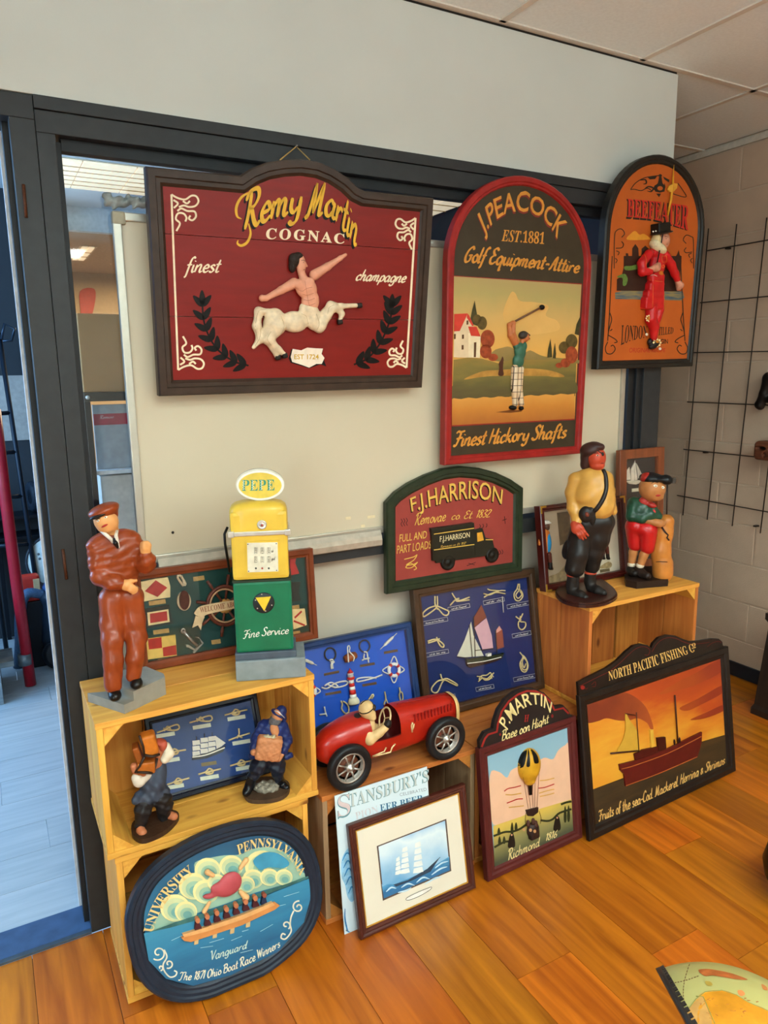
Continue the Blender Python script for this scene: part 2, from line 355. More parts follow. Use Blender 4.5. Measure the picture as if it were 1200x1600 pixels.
class Sign:
    """a flat thing with its own plane: O lower-left corner of its front face, U right, V up, N out of the wall"""
    def __init__(s, name, label, cat, O, yaw, lean, roll=0, K=None, group=None, rest=0.0, root=None):
        yaw, lean, roll = math.radians(yaw), math.radians(lean), math.radians(roll)
        U = np.array([math.cos(yaw), math.sin(yaw), 0]); B = np.array([-math.sin(yaw), math.cos(yaw), 0])
        V = np.array([0, 0, 1.0])*math.cos(lean)+B*math.sin(lean)
        if roll: U, V = U*math.cos(roll)+V*math.sin(roll), V*math.cos(roll)-U*math.sin(roll)
        O = (O[0], O[1], O[2]+rest*math.sin(lean)+(0.0006 if rest else 0))
        s.O = np.array(O, float); s.U, s.V, s.N = U, V, np.cross(U, V); s.K = K
        s.root = root if root is not None else thing(name, O, label, cat, group)
    def uv(s, p, lift=0):                     # photo pixels -> plane coordinates
        p = np.asarray(p, float).reshape(-1, 2)
        d = CF*FPX+np.outer(p[:, 0]-600, CR)+np.outer(800-p[:, 1], CU)
        h = CAM+d*(((s.O+s.N*lift-CAM)@s.N)/(d@s.N))[:, None]-s.O
        return np.stack([h@s.U, h@s.V], 1)
    def w3(s, uv, lift=0):
        uv = np.asarray(uv, float).reshape(-1, 2); l = np.broadcast_to(np.asarray(lift, float), (len(uv),))
        return s.O+np.outer(uv[:, 0], s.U)+np.outer(uv[:, 1], s.V)+np.outer(l, s.N)
    def pt(s, x, y, lift=0, K=None):
        K = K or s.K
        return s.w3(s.uv(K([(x, y)]), lift), lift)[0]
    def plate_uv(s, name, uv, z0, z1, m, parent=None):
        uv = np.asarray(uv, float); n = len(uv)
        a = sum(uv[i][0]*uv[(i+1) % n][1]-uv[(i+1) % n][0]*uv[i][1] for i in range(n))
        if a < 0: uv = uv[::-1]
        tri = tessellate_polygon([[Vector((p[0], p[1], 0)) for p in uv]])
        V = np.vstack([s.w3(uv, z1), s.w3(uv, z0)])
        F = []
        for t in tri:
            t = list(t); A, B_, C_ = uv[t[0]], uv[t[1]], uv[t[2]]
            if (B_[0]-A[0])*(C_[1]-A[1])-(B_[1]-A[1])*(C_[0]-A[0]) < 0: t = t[::-1]
            F.append(t); F.append([i+n for i in t[::-1]])
        for i in range(n): F.append([i, i+n, (i+1) % n+n, (i+1) % n])
        return mk(name, V, F, m, parent or s.root)
    def plate(s, name, px, z0, z1, m, K=None, parent=None):
        K = K or s.K
        return s.plate_uv(name, s.uv(K(px), z1), z0, z1, m, parent)
    def paint(s, name, polys, m, lift, K=None, parent=None):
        """flat painted shapes (thin skins on the panel)"""
        K = K or s.K; o = None
        for px in polys:
            uv = s.uv(K(px), lift)
            tri = tessellate_polygon([[Vector((p[0], p[1], 0)) for p in uv]]); F = []
            for t in tri:
                t = list(t); A, B_, C_ = uv[t[0]], uv[t[1]], uv[t[2]]
                if (B_[0]-A[0])*(C_[1]-A[1])-(B_[1]-A[1])*(C_[0]-A[0]) < 0: t = t[::-1]
                F.append(t)
            o = mk(name, s.w3(uv, lift), F, m, parent or s.root)
        return o
    def strokes(s, name, lines, width, m, lift, K=None, parent=None, sm=True, taper=False):
        """painted brush lines: width in pixels of the crop"""
        K = K or s.K; V = []; F = []; n0 = 0
        for L in lines:
            L = smooth(L, 5) if sm and len(L) > 2 else np.asarray(L, float)
            t = np.gradient(L, axis=0); t /= np.maximum(np.hypot(*t.T), 1e-9)[:, None]
            nn = np.stack([-t[:, 1], t[:, 0]], 1)
            wd = np.full(len(L), width/2.0)
            if taper: wd *= np.sin(np.linspace(0.25, math.pi-0.15, len(L)))**0.7
            a = s.w3(s.uv(K(L+nn*wd[:, None]), lift), lift); b = s.w3(s.uv(K(L-nn*wd[:, None]), lift), lift)
            V += [a, b]; k = len(L)
            for i in range(k-1): F.append([n0+i, n0+i+1, n0+k+i+1, n0+k+i])
            n0 += 2*k
        return mk(name, np.vstack(V), F, m, parent or s.root)
    def text(s, name, body, base, top, m, lift, style='sans', bold=0.0, shear=0.0, K=None, parent=None, spacing=1.0, curve=True):
        K = K or s.K
        v, f = text2d(body, style, bold, spacing)
        b = smooth(base, 8) if curve and len(base) > 2 else np.asarray(base, float)
        t = smooth(top, 8) if curve and len(top) > 2 else np.asarray(top, float)
        u = v[:, 0]
        B, T = along(b, np.clip(u, 0, 1)), along(t, np.clip(u, 0, 1))
        P = B+(T-B)*v[:, 1:2]
        if shear: P[:, 0] += shear*(v[:, 1])*np.hypot(*(T-B).T)
        return mk(name, s.w3(s.uv(K(P), lift), lift), f, m, parent or s.root)
    def mould(s, name, uv, prof, m, parent=None):
        """moulding swept round a closed outline (counter-clockwise): prof = [(inset, lift), ...]"""
        uv = np.asarray(uv, float); n = len(uv)
        a = sum(uv[i][0]*uv[(i+1) % n][1]-uv[(i+1) % n][0]*uv[i][1] for i in range(n))
        if a < 0: uv = uv[::-1]
        rings = [s.w3(inset(uv, d), l) for d, l in prof]
        V = np.vstack(rings); F = []
        for j in range(len(prof)-1):
            for i in range(n):
                k = (i+1) % n; F.append([j*n+i, j*n+k, (j+1)*n+k, (j+1)*n+i])
        j = len(prof)-1
        for i in range(n):
            k = (i+1) % n; F.append([j*n+i, j*n+k, k, i])
        return mk(name, V, F, m, parent or s.root)
    def p3(s, pts, lift=0, K=None):
        K = K or s.K
        L = np.broadcast_to(np.asarray(lift, float), (len(pts),))
        return np.array([s.w3(s.uv(K([q]), l), l)[0] for q, l in zip(pts, L)])
    def rope(s, name, lines, r, m, lift=0.004, K=None, parent=None, wob=0.003):
        """cord lying on the panel; crossing strands pass over each other"""
        vf = []
        for li, L in enumerate(lines):
            L = smooth(L, 6) if len(L) > 2 else np.asarray(L, float)
            l = lift+wob*np.sin(np.linspace(0, 9, len(L))+li*1.7)*0.5
            vf.append(tube_vf(s.p3(L, l, K), r, 6))
        v, f = join(*vf)
        return mk(name, v, f, m, parent or s.root, True)
def inset(uv, d):
    uv = np.asarray(uv, float); n = len(uv); out = []
    for i in range(n):
        a, b, c = uv[i-1], uv[i], uv[(i+1) % n]
        e1 = b-a; e2 = c-b; e1 = e1/max(np.hypot(*e1), 1e-9); e2 = e2/max(np.hypot(*e2), 1e-9)
        n1 = np.array([-e1[1], e1[0]]); n2 = np.array([-e2[1], e2[0]])
        q = n1+n2; q = q/max(q@q, 0.3)*2*1.0
        out.append(b+q*d*1.0)
    return np.array(out)
def rect(w_, h_): return [(0, 0), (w_, 0), (w_, h_), (0, h_)]

# ------------------------------------------------------------------ carved figures: blended round forms meshed with surface nets
def surfnets(Vv, org, h):
    s_ = Vv < 0; nx, ny, nz = Vv.shape
    n_in = np.zeros((nx-1, ny-1, nz-1), np.int8)
    cs = [(i, j, k) for i in (0, 1) for j in (0, 1) for k in (0, 1)]
    for c in cs: n_in += s_[c[0]:nx-1+c[0], c[1]:ny-1+c[1], c[2]:nz-1+c[2]]
    act = (n_in > 0) & (n_in < 8); cells = np.argwhere(act)
    acc = np.zeros((len(cells), 3)); cnt = np.zeros(len(cells))
    val = {c: Vv[tuple((cells+np.array(c)).T)] for c in cs}
    for c in cs:
        for ax in range(3):
            if c[ax]: continue
            d = list(c); d[ax] = 1
            a, b = val[c], val[tuple(d)]; x = (a < 0) != (b < 0)
            t = np.where(x, a/np.where(x, a-b, 1), 0)
            for q in range(3): acc[:, q] += np.where(x, c[q]+(t if q == ax else 0), 0)
            cnt += x
    idx = np.full(act.shape, -1); idx[act] = np.arange(len(cells))
    P = acc/cnt[:, None]+cells
    F = []
    for ax in range(3):
        a = np.take(s_, range(0, s_.shape[ax]-1), ax); b = np.take(s_, range(1, s_.shape[ax]), ax)
        e = np.argwhere(a != b)
        o1, o2 = [q for q in range(3) if q != ax]
        ok = (e[:, o1] > 0) & (e[:, o2] > 0) & (e[:, o1] < s_.shape[o1]-1) & (e[:, o2] < s_.shape[o2]-1); e = e[ok]
        if not len(e): continue
        flip = a[tuple(e.T)]
        def cell(d1, d2):
            q = e.copy(); q[:, o1] -= d1; q[:, o2] -= d2; return idx[tuple(q.T)]
        Q = np.stack([cell(1, 1), cell(0, 1), cell(0, 0), cell(1, 0)], 1)
        fl = flip if ax != 1 else ~flip
        Q = np.where(fl[:, None], Q, Q[:, ::-1])
        F.append(Q)
    F = np.vstack(F); F = F[(F >= 0).all(1)]
    return np.asarray(org)+P*h, F
def _d(prim, P):
    k = prim[0]
    if k == 'c':
        _, a, b, ra, rb = prim; ba = b-a; t = np.clip(((P-a)@ba)/max(ba@ba, 1e-12), 0, 1)
        return np.linalg.norm(P-a-t[..., None]*ba, axis=-1)-(ra+(rb-ra)*t)
    if k == 'e':
        _, c, A, r = prim; q = (P-c)@A.T; k0 = np.linalg.norm(q/r, axis=-1); k1 = np.linalg.norm(q/(r*r), axis=-1)
        return k0*(k0-1)/np.maximum(k1, 1e-9)
    if k == 'b':
        _, c, A, hh, rd = prim; q = np.abs((P-c)@A.T)-(hh-rd)
        return np.linalg.norm(np.maximum(q, 0), axis=-1)+np.minimum(q.max(-1), 0)-rd
def blob(name, prims, m, parent, vox=0.003, k=0.006, fold=None, cut=None):
    """prims: list of forms, ('-', form) carves; smooth union with radius k"""
    pts = []
    for p in prims:
        q = p[1] if p[0] == '-' else p
        if p[0] == '-': continue
        if q[0] == 'c': pts += [q[1]-q[3], q[1]+q[3], q[2]-q[4], q[2]+q[4]]
        elif q[0] == 'e': r = max(q[3]); pts += [q[1]-r, q[1]+r]
        else: r = np.linalg.norm(q[3]); pts += [q[1]-r, q[1]+r]
    lo = np.min(pts, 0)-2.5*vox-k*0.5; hi = np.max(pts, 0)+2.5*vox+k*0.5
    n = np.ceil((hi-lo)/vox).astype(int)+1
    ax_ = [lo[i]+np.arange(n[i])*vox for i in range(3)]
    D = np.full(tuple(n), 1.0)
    for p in prims:
        q = p[1] if p[0] == '-' else p
        if q[0] == 'c': a_ = np.minimum(q[1]-q[3], q[2]-q[4]); b_ = np.maximum(q[1]+q[3], q[2]+q[4])
        elif q[0] == 'e': e_ = np.sqrt(((q[2]*q[3][:, None])**2).sum(0)); a_ = q[1]-e_; b_ = q[1]+e_
        else: e_ = np.abs(q[2]*q[3][:, None]).sum(0); a_ = q[1]-e_; b_ = q[1]+e_
        m_ = k*1.2+3*vox
        i0 = np.clip(np.floor((a_-m_-lo)/vox).astype(int), 0, n-1); i1 = np.clip(np.ceil((b_+m_-lo)/vox).astype(int)+1, 1, n)
        if (i1 <= i0).any(): continue
        sl = tuple(slice(i0[i], i1[i]) for i in range(3))
        G = np.stack(np.meshgrid(*[ax_[i][sl[i]] for i in range(3)], indexing='ij'), -1)
        Ds = D[sl]; d = _d(q, G)
        if p[0] == '-':
            d = -d; hh = np.clip(0.5+0.5*(d-Ds)/(k*0.5), 0, 1); D[sl] = Ds*(1-hh)+d*hh+k*0.5*hh*(1-hh)
        else:
            hh = np.clip(0.5+0.5*(Ds-d)/k, 0, 1); D[sl] = Ds*(1-hh)+d*hh-k*hh*(1-hh)
    if fold is not None or cut is not None:
        G = np.stack(np.meshgrid(*ax_, indexing='ij'), -1)
    if fold is not None:
        amp, dirs = fold
        for dv, ph in dirs: D = D+amp*np.sin(G@np.asarray(dv)+ph+1.3*np.sin(G@np.asarray([31.0, 17.0, 43.0])))
    if cut is not None:
        for pt, nn in cut: D = np.maximum(D, (G-np.asarray(pt))@np.asarray(nn))
    v, f = surfnets(D, lo, vox)
    return mk(name, v, f.tolist(), m, parent, True)
class Fig:
    """figure laid out from photo pixels on an upright plane through its base that faces the viewer; d = metres behind (+) or in front (-) of it"""
    def __init__(s, base, sign=None, K=None, lift=0.0):
        s.K = K
        if sign is None:
            s.o = np.asarray(base, float); h = np.array([s.o[0]-CAM[0], s.o[1]-CAM[1], 0]); h /= np.linalg.norm(h)
            s.D = h; s.R = np.array([h[1], -h[0], 0]); s.U = np.array([0, 0, 1.0])
        else:
            s.o = sign.O+sign.N*lift; s.D = -sign.N; s.R = sign.U; s.U = sign.V
        s.s = ((s.o-CAM)@CF)/FPX
        s.A = np.stack([s.R, s.U, s.D])
    def P(s, x, y, d=0.0):
        px, py = s.K([(x, y)])[0] if s.K else (x, y)
        return hit(px, py, s.o+s.D*d, s.D)
    def sc(s, r): return r*s.s/(s.ks if hasattr(s, 'ks') else 1)
    def cone(s, a, ra, b, rb): return ('c', s.P(*a), s.P(*b), s.sc(ra), s.sc(rb))
    def chain(s, *q):
        """((x,y,d), r), ((x,y,d), r) ... -> joined tapered limbs"""
        return [s.cone(q[i][0], q[i][1], q[i+1][0], q[i+1][1]) for i in range(len(q)-1)]
    def ell(s, c, r, rot=0.0, yaw=0.0):
        A = s.A
        if yaw:
            cy, sy = math.cos(yaw), math.sin(yaw)
            A = np.stack([A[0]*cy-A[2]*sy, A[1], A[2]*cy+A[0]*sy])
        if rot:
            ca, sa = math.cos(rot), math.sin(rot); A = np.stack([A[0]*ca+A[1]*sa, A[1]*ca-A[0]*sa, A[2]])
        return ('e', s.P(*c), A, np.array([s.sc(q) for q in r]))
    def bx(s, c, r, rot=0.0, rd=2.0, yaw=0.0):
        A = s.A
        if yaw:
            cy, sy = math.cos(yaw), math.sin(yaw)
            A = np.stack([A[0]*cy-A[2]*sy, A[1], A[2]*cy+A[0]*sy])
        if rot:
            ca, sa = math.cos(rot), math.sin(rot); A = np.stack([A[0]*ca+A[1]*sa, A[1]*ca-A[0]*sa, A[2]])
        return ('b', s.P(*c), A, np.array([s.sc(q) for q in r]), s.sc(rd))
    def d_on(s, px, py, z):
        """depth offset at which the pixel's ray meets height z"""
        h = hit(px, py, (0, 0, z), (0, 0, 1)); return float((h-s.o)@s.D)
    def surf(s, c, r, px, py, out=0.0):
        """point on the near side of an ellipsoid given in pixels"""
        a = (px-c[0])/r[0]; b = (py-c[1])/r[1]
        return s.P(px, py, c[2]-s.sc(r[2])*math.sqrt(max(0.02, 1-a*a-b*b))-out)
def ball(name, c, A, r, m, parent, n=10):
    V = []; F = []
    for i in range(n+1):
        th = math.pi*i/n
        for j in range(2*n):
            ph = math.pi*j/n; q = np.array([math.sin(th)*math.cos(ph)*r[0], math.cos(th)*r[1], math.sin(th)*math.sin(ph)*r[2]])
            V.append(np.asarray(c)+q@np.asarray(A))
    for i in range(n):
        for j in range(2*n):
            F.append([i*2*n+j, i*2*n+(j+1) % (2*n), (i+1)*2*n+(j+1) % (2*n), (i+1)*2*n+j])
    return mk(name, V, F, m, parent, True)
def rbox_vf(poly, z0, z1):
    n = len(poly); V = [(a, b, z1) for a, b in poly]+[(a, b, z0) for a, b in poly]
    F = [list(range(n)), list(range(n, 2*n))[::-1]]+[[i, i+n, (i+1) % n+n, (i+1) % n] for i in range(n)]
    return V, F
from mathutils.bvhtree import BVHTree
def skin(objs, px, py, out=0.0):
    """where the photo pixel's ray first meets these meshes, moved towards the viewer by out"""
    best = None; d = ray(px, py)
    for o in objs if isinstance(objs, (list, tuple)) else [objs]:
        if '_bvh' not in BVHS.get(o.name, {}):
            off = base_of(o); vs_ = [Vector(off)+v.co for v in o.data.vertices]
            BVHS[o.name] = {'_bvh': BVHTree.FromPolygons(vs_, [list(p.vertices) for p in o.data.polygons])}
        h = BVHS[o.name]['_bvh'].ray_cast(Vector(CAM), Vector(d))
        if h[0] is not None and (best is None or h[3] < best[1]): best = (np.array(h[0]), h[3])
    return None if best is None else best[0]-d*out
BVHS = {}
def skin_patch(name, mesh, poly, m, parent, out=0.0006, rings=4):
    """a painted patch that follows a carved surface: outline in photo pixels"""
    P = np.asarray(poly, float); c_ = P.mean(0); n = len(P); V = []
    def q(x, y):
        h = skin(mesh, x, y, out)
        return h
    pts = [c_]+[c_+(p-c_)*f for f in np.linspace(1.0/rings, 1.0, rings) for p in P]
    V = [q(*p) for p in pts]
    F = [[0, 1+(i+1) % n, 1+i] for i in range(n)]
    for k in range(rings-1):
        for i in range(n): F.append([1+k*n+i, 1+k*n+(i+1) % n, 1+(k+1)*n+(i+1) % n, 1+(k+1)*n+i])
    F = [f for f in F if all(V[i] is not None for i in f)]
    V = [v if v is not None else np.zeros(3)+base_of(parent) for v in V]
    used = sorted({i for f in F for i in f}); ix = {u: k for k, u in enumerate(used)}
    return mk(name, [V[u] for u in used], [[ix[i] for i in f] for f in F], m, parent, True)
# ================================================================== the setting
CEIL = 2.71
YP = 2.06                                  # front face of the partition
XB = 3.385                                 # block wall
def struct(o): o['kind'] = 'structure'; return o
FRAME = mat('#2f3031', 0.45, 0, 0.15, 30, 0.05)
FRAME_D = mat('#222325', 0.5, 0, 0.12, 30)
WALLP = mat('#c8cbc4', 0.75, 0, 0.035, 3, 0.05, 200)
PANELW = mat('#c0b5a2', 0.6, 0, 0.03, 4)

# floor of long planks that run towards the partition
floor = struct(thing('floor', (0, 0, 0), None, None))
box('subfloor', (-2.2, -2.8, -0.06), (3.6, 2.06, -0.014), mat('#4a2a12', 0.8), floor)
FW = wood('floor_wood', '#cf7617', '#9c4f0a', 'y', rough=0.36, rnd=0.24, gscale=0.55, coat=0.12, bump=0.05, knots=False)
PW = 0.1895; k0 = -12
for i in range(k0, 19):
    x0 = 0.161+i*PW
    y = 2.058-RNG.uniform(0.25, 1.3); edges = [2.058]
    if abs(x0-1.49) < 0.1: edges.append(1.185); y = 0.35
    if abs(x0-1.68) < 0.1: edges.append(1.055); y = 0.1
    while y > -2.6: edges.append(y); y -= RNG.uniform(0.7, 1.25)
    edges.append(-2.6)
    for a, b in zip(edges[:-1], edges[1:]):
        if a > 1.3 and a-b > 1.5: pass
        x1 = min(x0+PW, XB-0.002)
        if x1 <= x0+0.01: continue
        box('plank', (x0+0.0006, b+0.0006, -0.014), (x1-0.0006, a-0.0006, 0), FW, floor, 0.0008, origin=(x0, b, 0))
# planks in the passage beside the partition
for i in range(12, 17):
    x0 = 0.161+i*PW; x1 = min(x0+PW, XB-0.002)
    for a, b in ((3.0, 2.06), (4.2, 3.0)):
        box('plank', (x0+0.0006, b+0.0006, -0.014), (x1-0.0006, a-0.0006, 0), FW, floor, 0.0008, origin=(x0, b, 0))

# ceiling: tiles in a T-bar grid
ceiling = struct(thing('ceiling', (0, 0, CEIL), None, None))
TILE = mat('#e8f0f0', 0.85, 0, 0.04, 90, 0.12, 260)
BAR = mat('#d6d0c4', 0.5, 0, 0.04)
box('slab', (-2.2, -2.8, CEIL+0.03), (3.6, 2.30, CEIL+0.1), mat('#8a8072', 0.9), ceiling)
box('slab', (2.43, 2.30, CEIL+0.031), (3.6, 4.4, CEIL+0.1), mat('#8a8072', 0.9), ceiling)
gx = [1.59+0.636*i for i in range(-6, 3)]+[XB]
gy = [2.052+0.634*j for j in range(-8, 1)]
for i in range(len(gx)-1):
    for j in range(len(gy)-1):
        box('ceiling_tile', (gx[i]+0.011, gy[j]+0.011, CEIL+0.002), (gx[i+1]-0.011, gy[j+1]-0.011, CEIL+0.02), TILE, ceiling, 0.002)
for x in gx[:-1]: box('grid_bar', (x-0.012, -3.02, CEIL-0.003), (x+0.012, 2.052, CEIL+0.012), BAR, ceiling)
for y in gy: box('grid_bar', (-2.2, y-0.012, CEIL-0.003), (XB, y+0.012, CEIL+0.012), BAR, ceiling)
for i, (xa, xb_) in enumerate(((2.43, 2.864), (2.864, XB))):
    for ya in (2.052, 2.686, 3.32):
        if i == 0 and ya > 2.5: continue
        box('ceiling_tile', (max(xa+0.011, 2.995 if ya > 2.5 else 0), ya+0.011, CEIL+0.002), (xb_-0.011, ya+0.623, CEIL+0.02), TILE, ceiling, 0.002)
box('grid_bar', (2.852, 2.052, CEIL-0.003), (2.876, 2.74, CEIL+0.012), BAR, ceiling)
for ya in (2.686, 3.32): box('grid_bar', (2.43 if ya < 3 else 2.995, ya-0.012, CEIL-0.003), (XB, ya+0.012, CEIL+0.012), BAR, ceiling)

# block wall on the right
wall = struct(thing('wall_right', (XB, 0, 0), None, None))
BLOCK = mat('#c8ad94', 0.85, 0, 0.07, 7, 0.25, 180)
MORT = mat('#cbb49c', 0.9, 0, 0.06, 30, 0.2)
box('mortar', (XB+0.004, -2.7, 0), (XB+0.12, 4.3, CEIL+0.02), MORT, wall)
for c in range(14):
    z0 = 0 if c == 0 else 0.198+0.2065*(c-1); z1 = min(0.198+0.2065*c, CEIL)
    if z1-z0 < 0.02: continue
    off = 2.2337 if c % 2 == 1 else 2.459
    y = off-0.45*8
    while y < 4.2:
        if y > 0.2:
            box('concrete_block', (XB, y+0.004, z0+0.004), (XB+0.03, y+0.446, z1-0.004), BLOCK, wall, 0.0025)
        y += 0.45
box('wall_face', (XB-0.0005, -2.7, 0), (XB+0.02, 0.18, CEIL), BLOCK, wall)
tr = struct(box('trim_1', (XB-0.012, -2.7, CEIL-0.034), (XB-0.001, 4.0, CEIL-0.004), mat('#c8c0b0', 0.4), None))
struct(box('baseboard_right', (XB-0.014, -2.7, 0.001), (XB-0.0005, 4.0, 0.076), mat('#20262e', 0.45), None, 0.003))

# white header wall above the partition, and the wall left of the doorway
wf = struct(thing('wall_front', (0, YP, 2.28), None, None))
box('header', (-2.2, YP, 2.279), (2.43, YP+0.13, CEIL-0.012), WALLP, wf)
box('gap_shade_strip', (-2.2, YP+0.006, CEIL-0.012), (2.43, YP+0.13, CEIL-0.002), mat('#2a241e', 0.9), wf)  # dark strip standing in for the shade under the ceiling edge
box('wall_pier', (-2.2, YP, 0), (-0.92, YP+0.13, 2.279), WALLP, wf)
box('wall_pier_end', (2.34, YP+0.004, 0), (2.425, YP+0.13, 0.001), WALLP, wf)

# door frame with blue threshold
dr = struct(thing('door_1', (0.16, YP, 0), None, None))
box('jamb', (0.132, YP, 0), (0.1885, YP+0.13, 2.222), FRAME, dr, 0.002)
box('jamb', (-0.92, YP, 0), (-0.86, YP+0.13, 2.222), FRAME, dr, 0.002)
box('head', (-0.92, YP, 2.222), (0.1885, YP+0.13, 2.276), FRAME, dr, 0.002)
box('door_stop', (0.118, YP+0.05, 0), (0.132, YP+0.09, 2.222), FRAME_D, dr, 0.001)
box('jamb_edge', (0.112, YP+0.131, 0), (0.150, YP+0.142, 2.222), mat('#d6dde4', 0.4), dr, 0.001)
box('threshold', (-0.86, YP+0.012, 0.0005), (0.132, YP+0.13, 0.006), mat('#3c5678', 0.5, 0, 0.2, 20), dr)
box('threshold_nosing', (-0.86, YP-0.004, 0.0005), (0.132, YP+0.012, 0.009), mat('#52606c', 0.35, 0.5), dr, 0.002)
RUST = mat('#54301c', 0.6, 0.3, 0.3, 200)
for a, b in (((36.5, 288), (41, 340)), ((98, 858), (104, 905))):
    tube('hinge', [hit(*a, (0, YP-0.003, 0), (0, 1, 0)), hit(*b, (0, YP-0.003, 0), (0, 1, 0))], 0.004, RUST, dr)

# glazed partition: dark frame, glass, white lower panel
wn_ = struct(thing('window_1', (1.28, YP, 1.0), None, None))
box('post', (0.1895, YP, 0), (0.232, YP+0.13, 2.195), FRAME, wn_, 0.002)
box('bead', (0.232, YP+0.028, 1.05), (0.246, YP+0.06, 2.185), FRAME_D, wn_, 0.001)
box('post', (2.328, YP, 0), (2.426, YP+0.13, 2.195), FRAME, wn_, 0.002)
box('bead', (2.268, YP+0.025, 1.05), (2.300, YP+0.06, 2.185), FRAME_D, wn_, 0.002)
box('bead', (2.300, YP+0.012, 1.05), (2.328, YP+0.06, 2.185), FRAME_D, wn_, 0.002)
box('head_rail', (0.1895, YP, 2.195), (2.426, YP+0.13, 2.246), FRAME, wn_, 0.002)
box('head_trim', (0.1895, YP-0.004, 2.2475), (2.428, YP+0.13, 2.2785), FRAME, wn_, 0.002)
box('bead', (0.246, YP+0.028, 2.165), (2.268, YP+0.06, 2.1945), FRAME_D, wn_, 0.001)
box('middle_rail', (0.232, YP+0.012, 1.012), (2.328, YP+0.10, 1.066), FRAME, wn_, 0.002)
box('lower_panel', (0.232, YP+0.065, 0.0), (2.328, YP+0.09, 1.012), PANELW, wn_)
box('sill_rail', (0.232, YP+0.004, 0.0), (2.328, YP+0.12, 0.06), FRAME, wn_, 0.002)
box('glass_pane', (0.246, YP+0.042, 1.066), (2.268, YP+0.046, 2.165), GLASS, wn_)

# room behind the partition
NAVY = mat('#2e3338', 0.7, 0, 0.08, 5)
wb = struct(thing('wall_back', (0, 5.0, 0), None, None))
box('wall_panel', (-2.2, 5.0, 0), (0.42, 5.08, CEIL), NAVY, wb)
box('pale_band', (-2.2, 4.992, 1.245), (0.42, 4.9995, 1.637), mat('#aaa49c', 0.7), wb)
BFL = wood('laminate', '#b4bcc0', '#a2acb2', 'x', rough=0.35, rnd=0.05, gscale=0.8, knots=False, bump=0.05)
fb = struct(thing('floor_back', (0, 3, 0), None, None))
r_ = 0
for j in range(28):
    y0 = YP+0.13+j*0.185; x0 = -2.2+(0.53*j % 1.2)-1.2
    while x0 < 2.43:
        a = max(x0, -2.2); b = min(x0+1.2, 2.43)
        if b-a > 0.02: box('laminate_board', (a+0.0008, y0+0.0008, -0.02), (b-0.0008, y0+0.1842, 0), BFL, fb)
        x0 += 1.2
cb = struct(thing('ceiling_back', (0, 3, CEIL), None, None))
CB = mat('#c4cfd4', 0.8, 0, 0.03)
box('ceiling_panel', (-2.2, YP+0.13, CEIL), (2.43, 5.3, CEIL+0.03), CB, cb)
box('ceiling_panel', (2.43, 2.785, CEIL), (2.954, 5.3, CEIL+0.03), CB, cb)
box('bulkhead', (0.42, 5.3, 2.56), (2.954, 5.36, CEIL+0.03), mat('#b3bcbe', 0.8), cb)
box('ceiling_panel', (0.42, 5.36, 2.56), (2.954, 7.4, 2.6), mat('#a78c6c', 0.8), cb)
BR_ = mat('#b9a27e', 0.8, 0, 0.05)
wr = struct(thing('wall_rear', (1.5, 7.3, 0), None, None))
box('wall_panel', (0.42, 7.3, 0), (2.954, 7.36, 2.56), BR_, wr)
box('return_wall', (0.40, 5.081, 0), (0.44, 7.3, 2.56), BR_, wr)
DKW = mat('#12171d', 0.8)
box('side_wall', (2.435, YP+0.131, 0), (2.47, 2.78, CEIL+0.03), DKW, wr)  # wall added to keep back-room daylight off the block wall
box('side_wall', (2.47, 2.745, 0), (2.99, 2.78, CEIL+0.03), DKW, wr)  # return added against the same daylight leak
box('side_wall', (2.955, 2.78, 0), (2.99, 7.36, CEIL+0.03), DKW, wr)
box('passage_light_block', (2.99, 4.2, 0), (3.5, 4.26, CEIL+0.03), WALLP, wr)  # unseen wall added to shut daylight out of the passage
# louvred luminaires in the back ceiling
LOUV = mat('#ffe9c4', 0.5, emit=0.42)
LOUVC = mat('#eef4ff', 0.5, emit=0.6)
def on_z(px, py, z): return hit(px, py, (0, 0, z), (0, 0, 1))
def luminaire(a, b, z, nx, ny, m, label, group):
    t = thing('ceiling_light', ((a[0]+b[0])/2, (a[1]+b[1])/2, z), label, 'light', group)
    box('housing', (a[0]-0.015, a[1]-0.015, z-0.004), (b[0]+0.015, b[1]+0.015, z-0.0005), mat('#b9a98a', 0.5), t)
    for i in range(nx):
        xa = a[0]+(b[0]-a[0])*i/nx; xb_ = a[0]+(b[0]-a[0])*(i+1)/nx
        box('diffuser', (xa+0.004, a[1], z-0.012), (xb_-0.004, b[1], z-0.004), m, t)
    for j in range(1, ny):
        y = a[1]+(b[1]-a[1])*j/ny
        box('louvre', (a[0], y-0.002, z-0.017), (b[0], y+0.002, z-0.012), mat('#b89a68', 0.5), t)
    return t
p = on_z(104, 290, CEIL); q = on_z(93, 247, CEIL); q2 = on_z(235, 271, CEIL)
luminaire((p[0]-0.25, q[1]-0.02), (q2[0]+0.45, p[1]), CEIL, 4, 6, LOUV, 'long louvred ceiling light glowing warm above the whiteboard', 'back room lights')
luminaire((2.20, 4.06), (2.92, 4.66), CEIL, 4, 4, LOUV, 'louvred ceiling light between the cognac sign and the golf sign', 'back room lights')
p = on_z(300, 238, CEIL); q = on_z(405, 262, CEIL)
luminaire((p[0], p[1]-0.05), (q[0], q[1]), CEIL, 1, 5, LOUVC, 'cool white ceiling grille over the top left of the cognac sign', 'back room lights')
p = on_z(112, 404, 2.56); q = on_z(160, 386, 2.56)
luminaire((p[0], min(p[1], q[1])), (q[0]-0.05, max(p[1], q[1])), 2.56, 2, 3, LOUV, 'small square ceiling light seen low through the glass strip', 'back room lights')

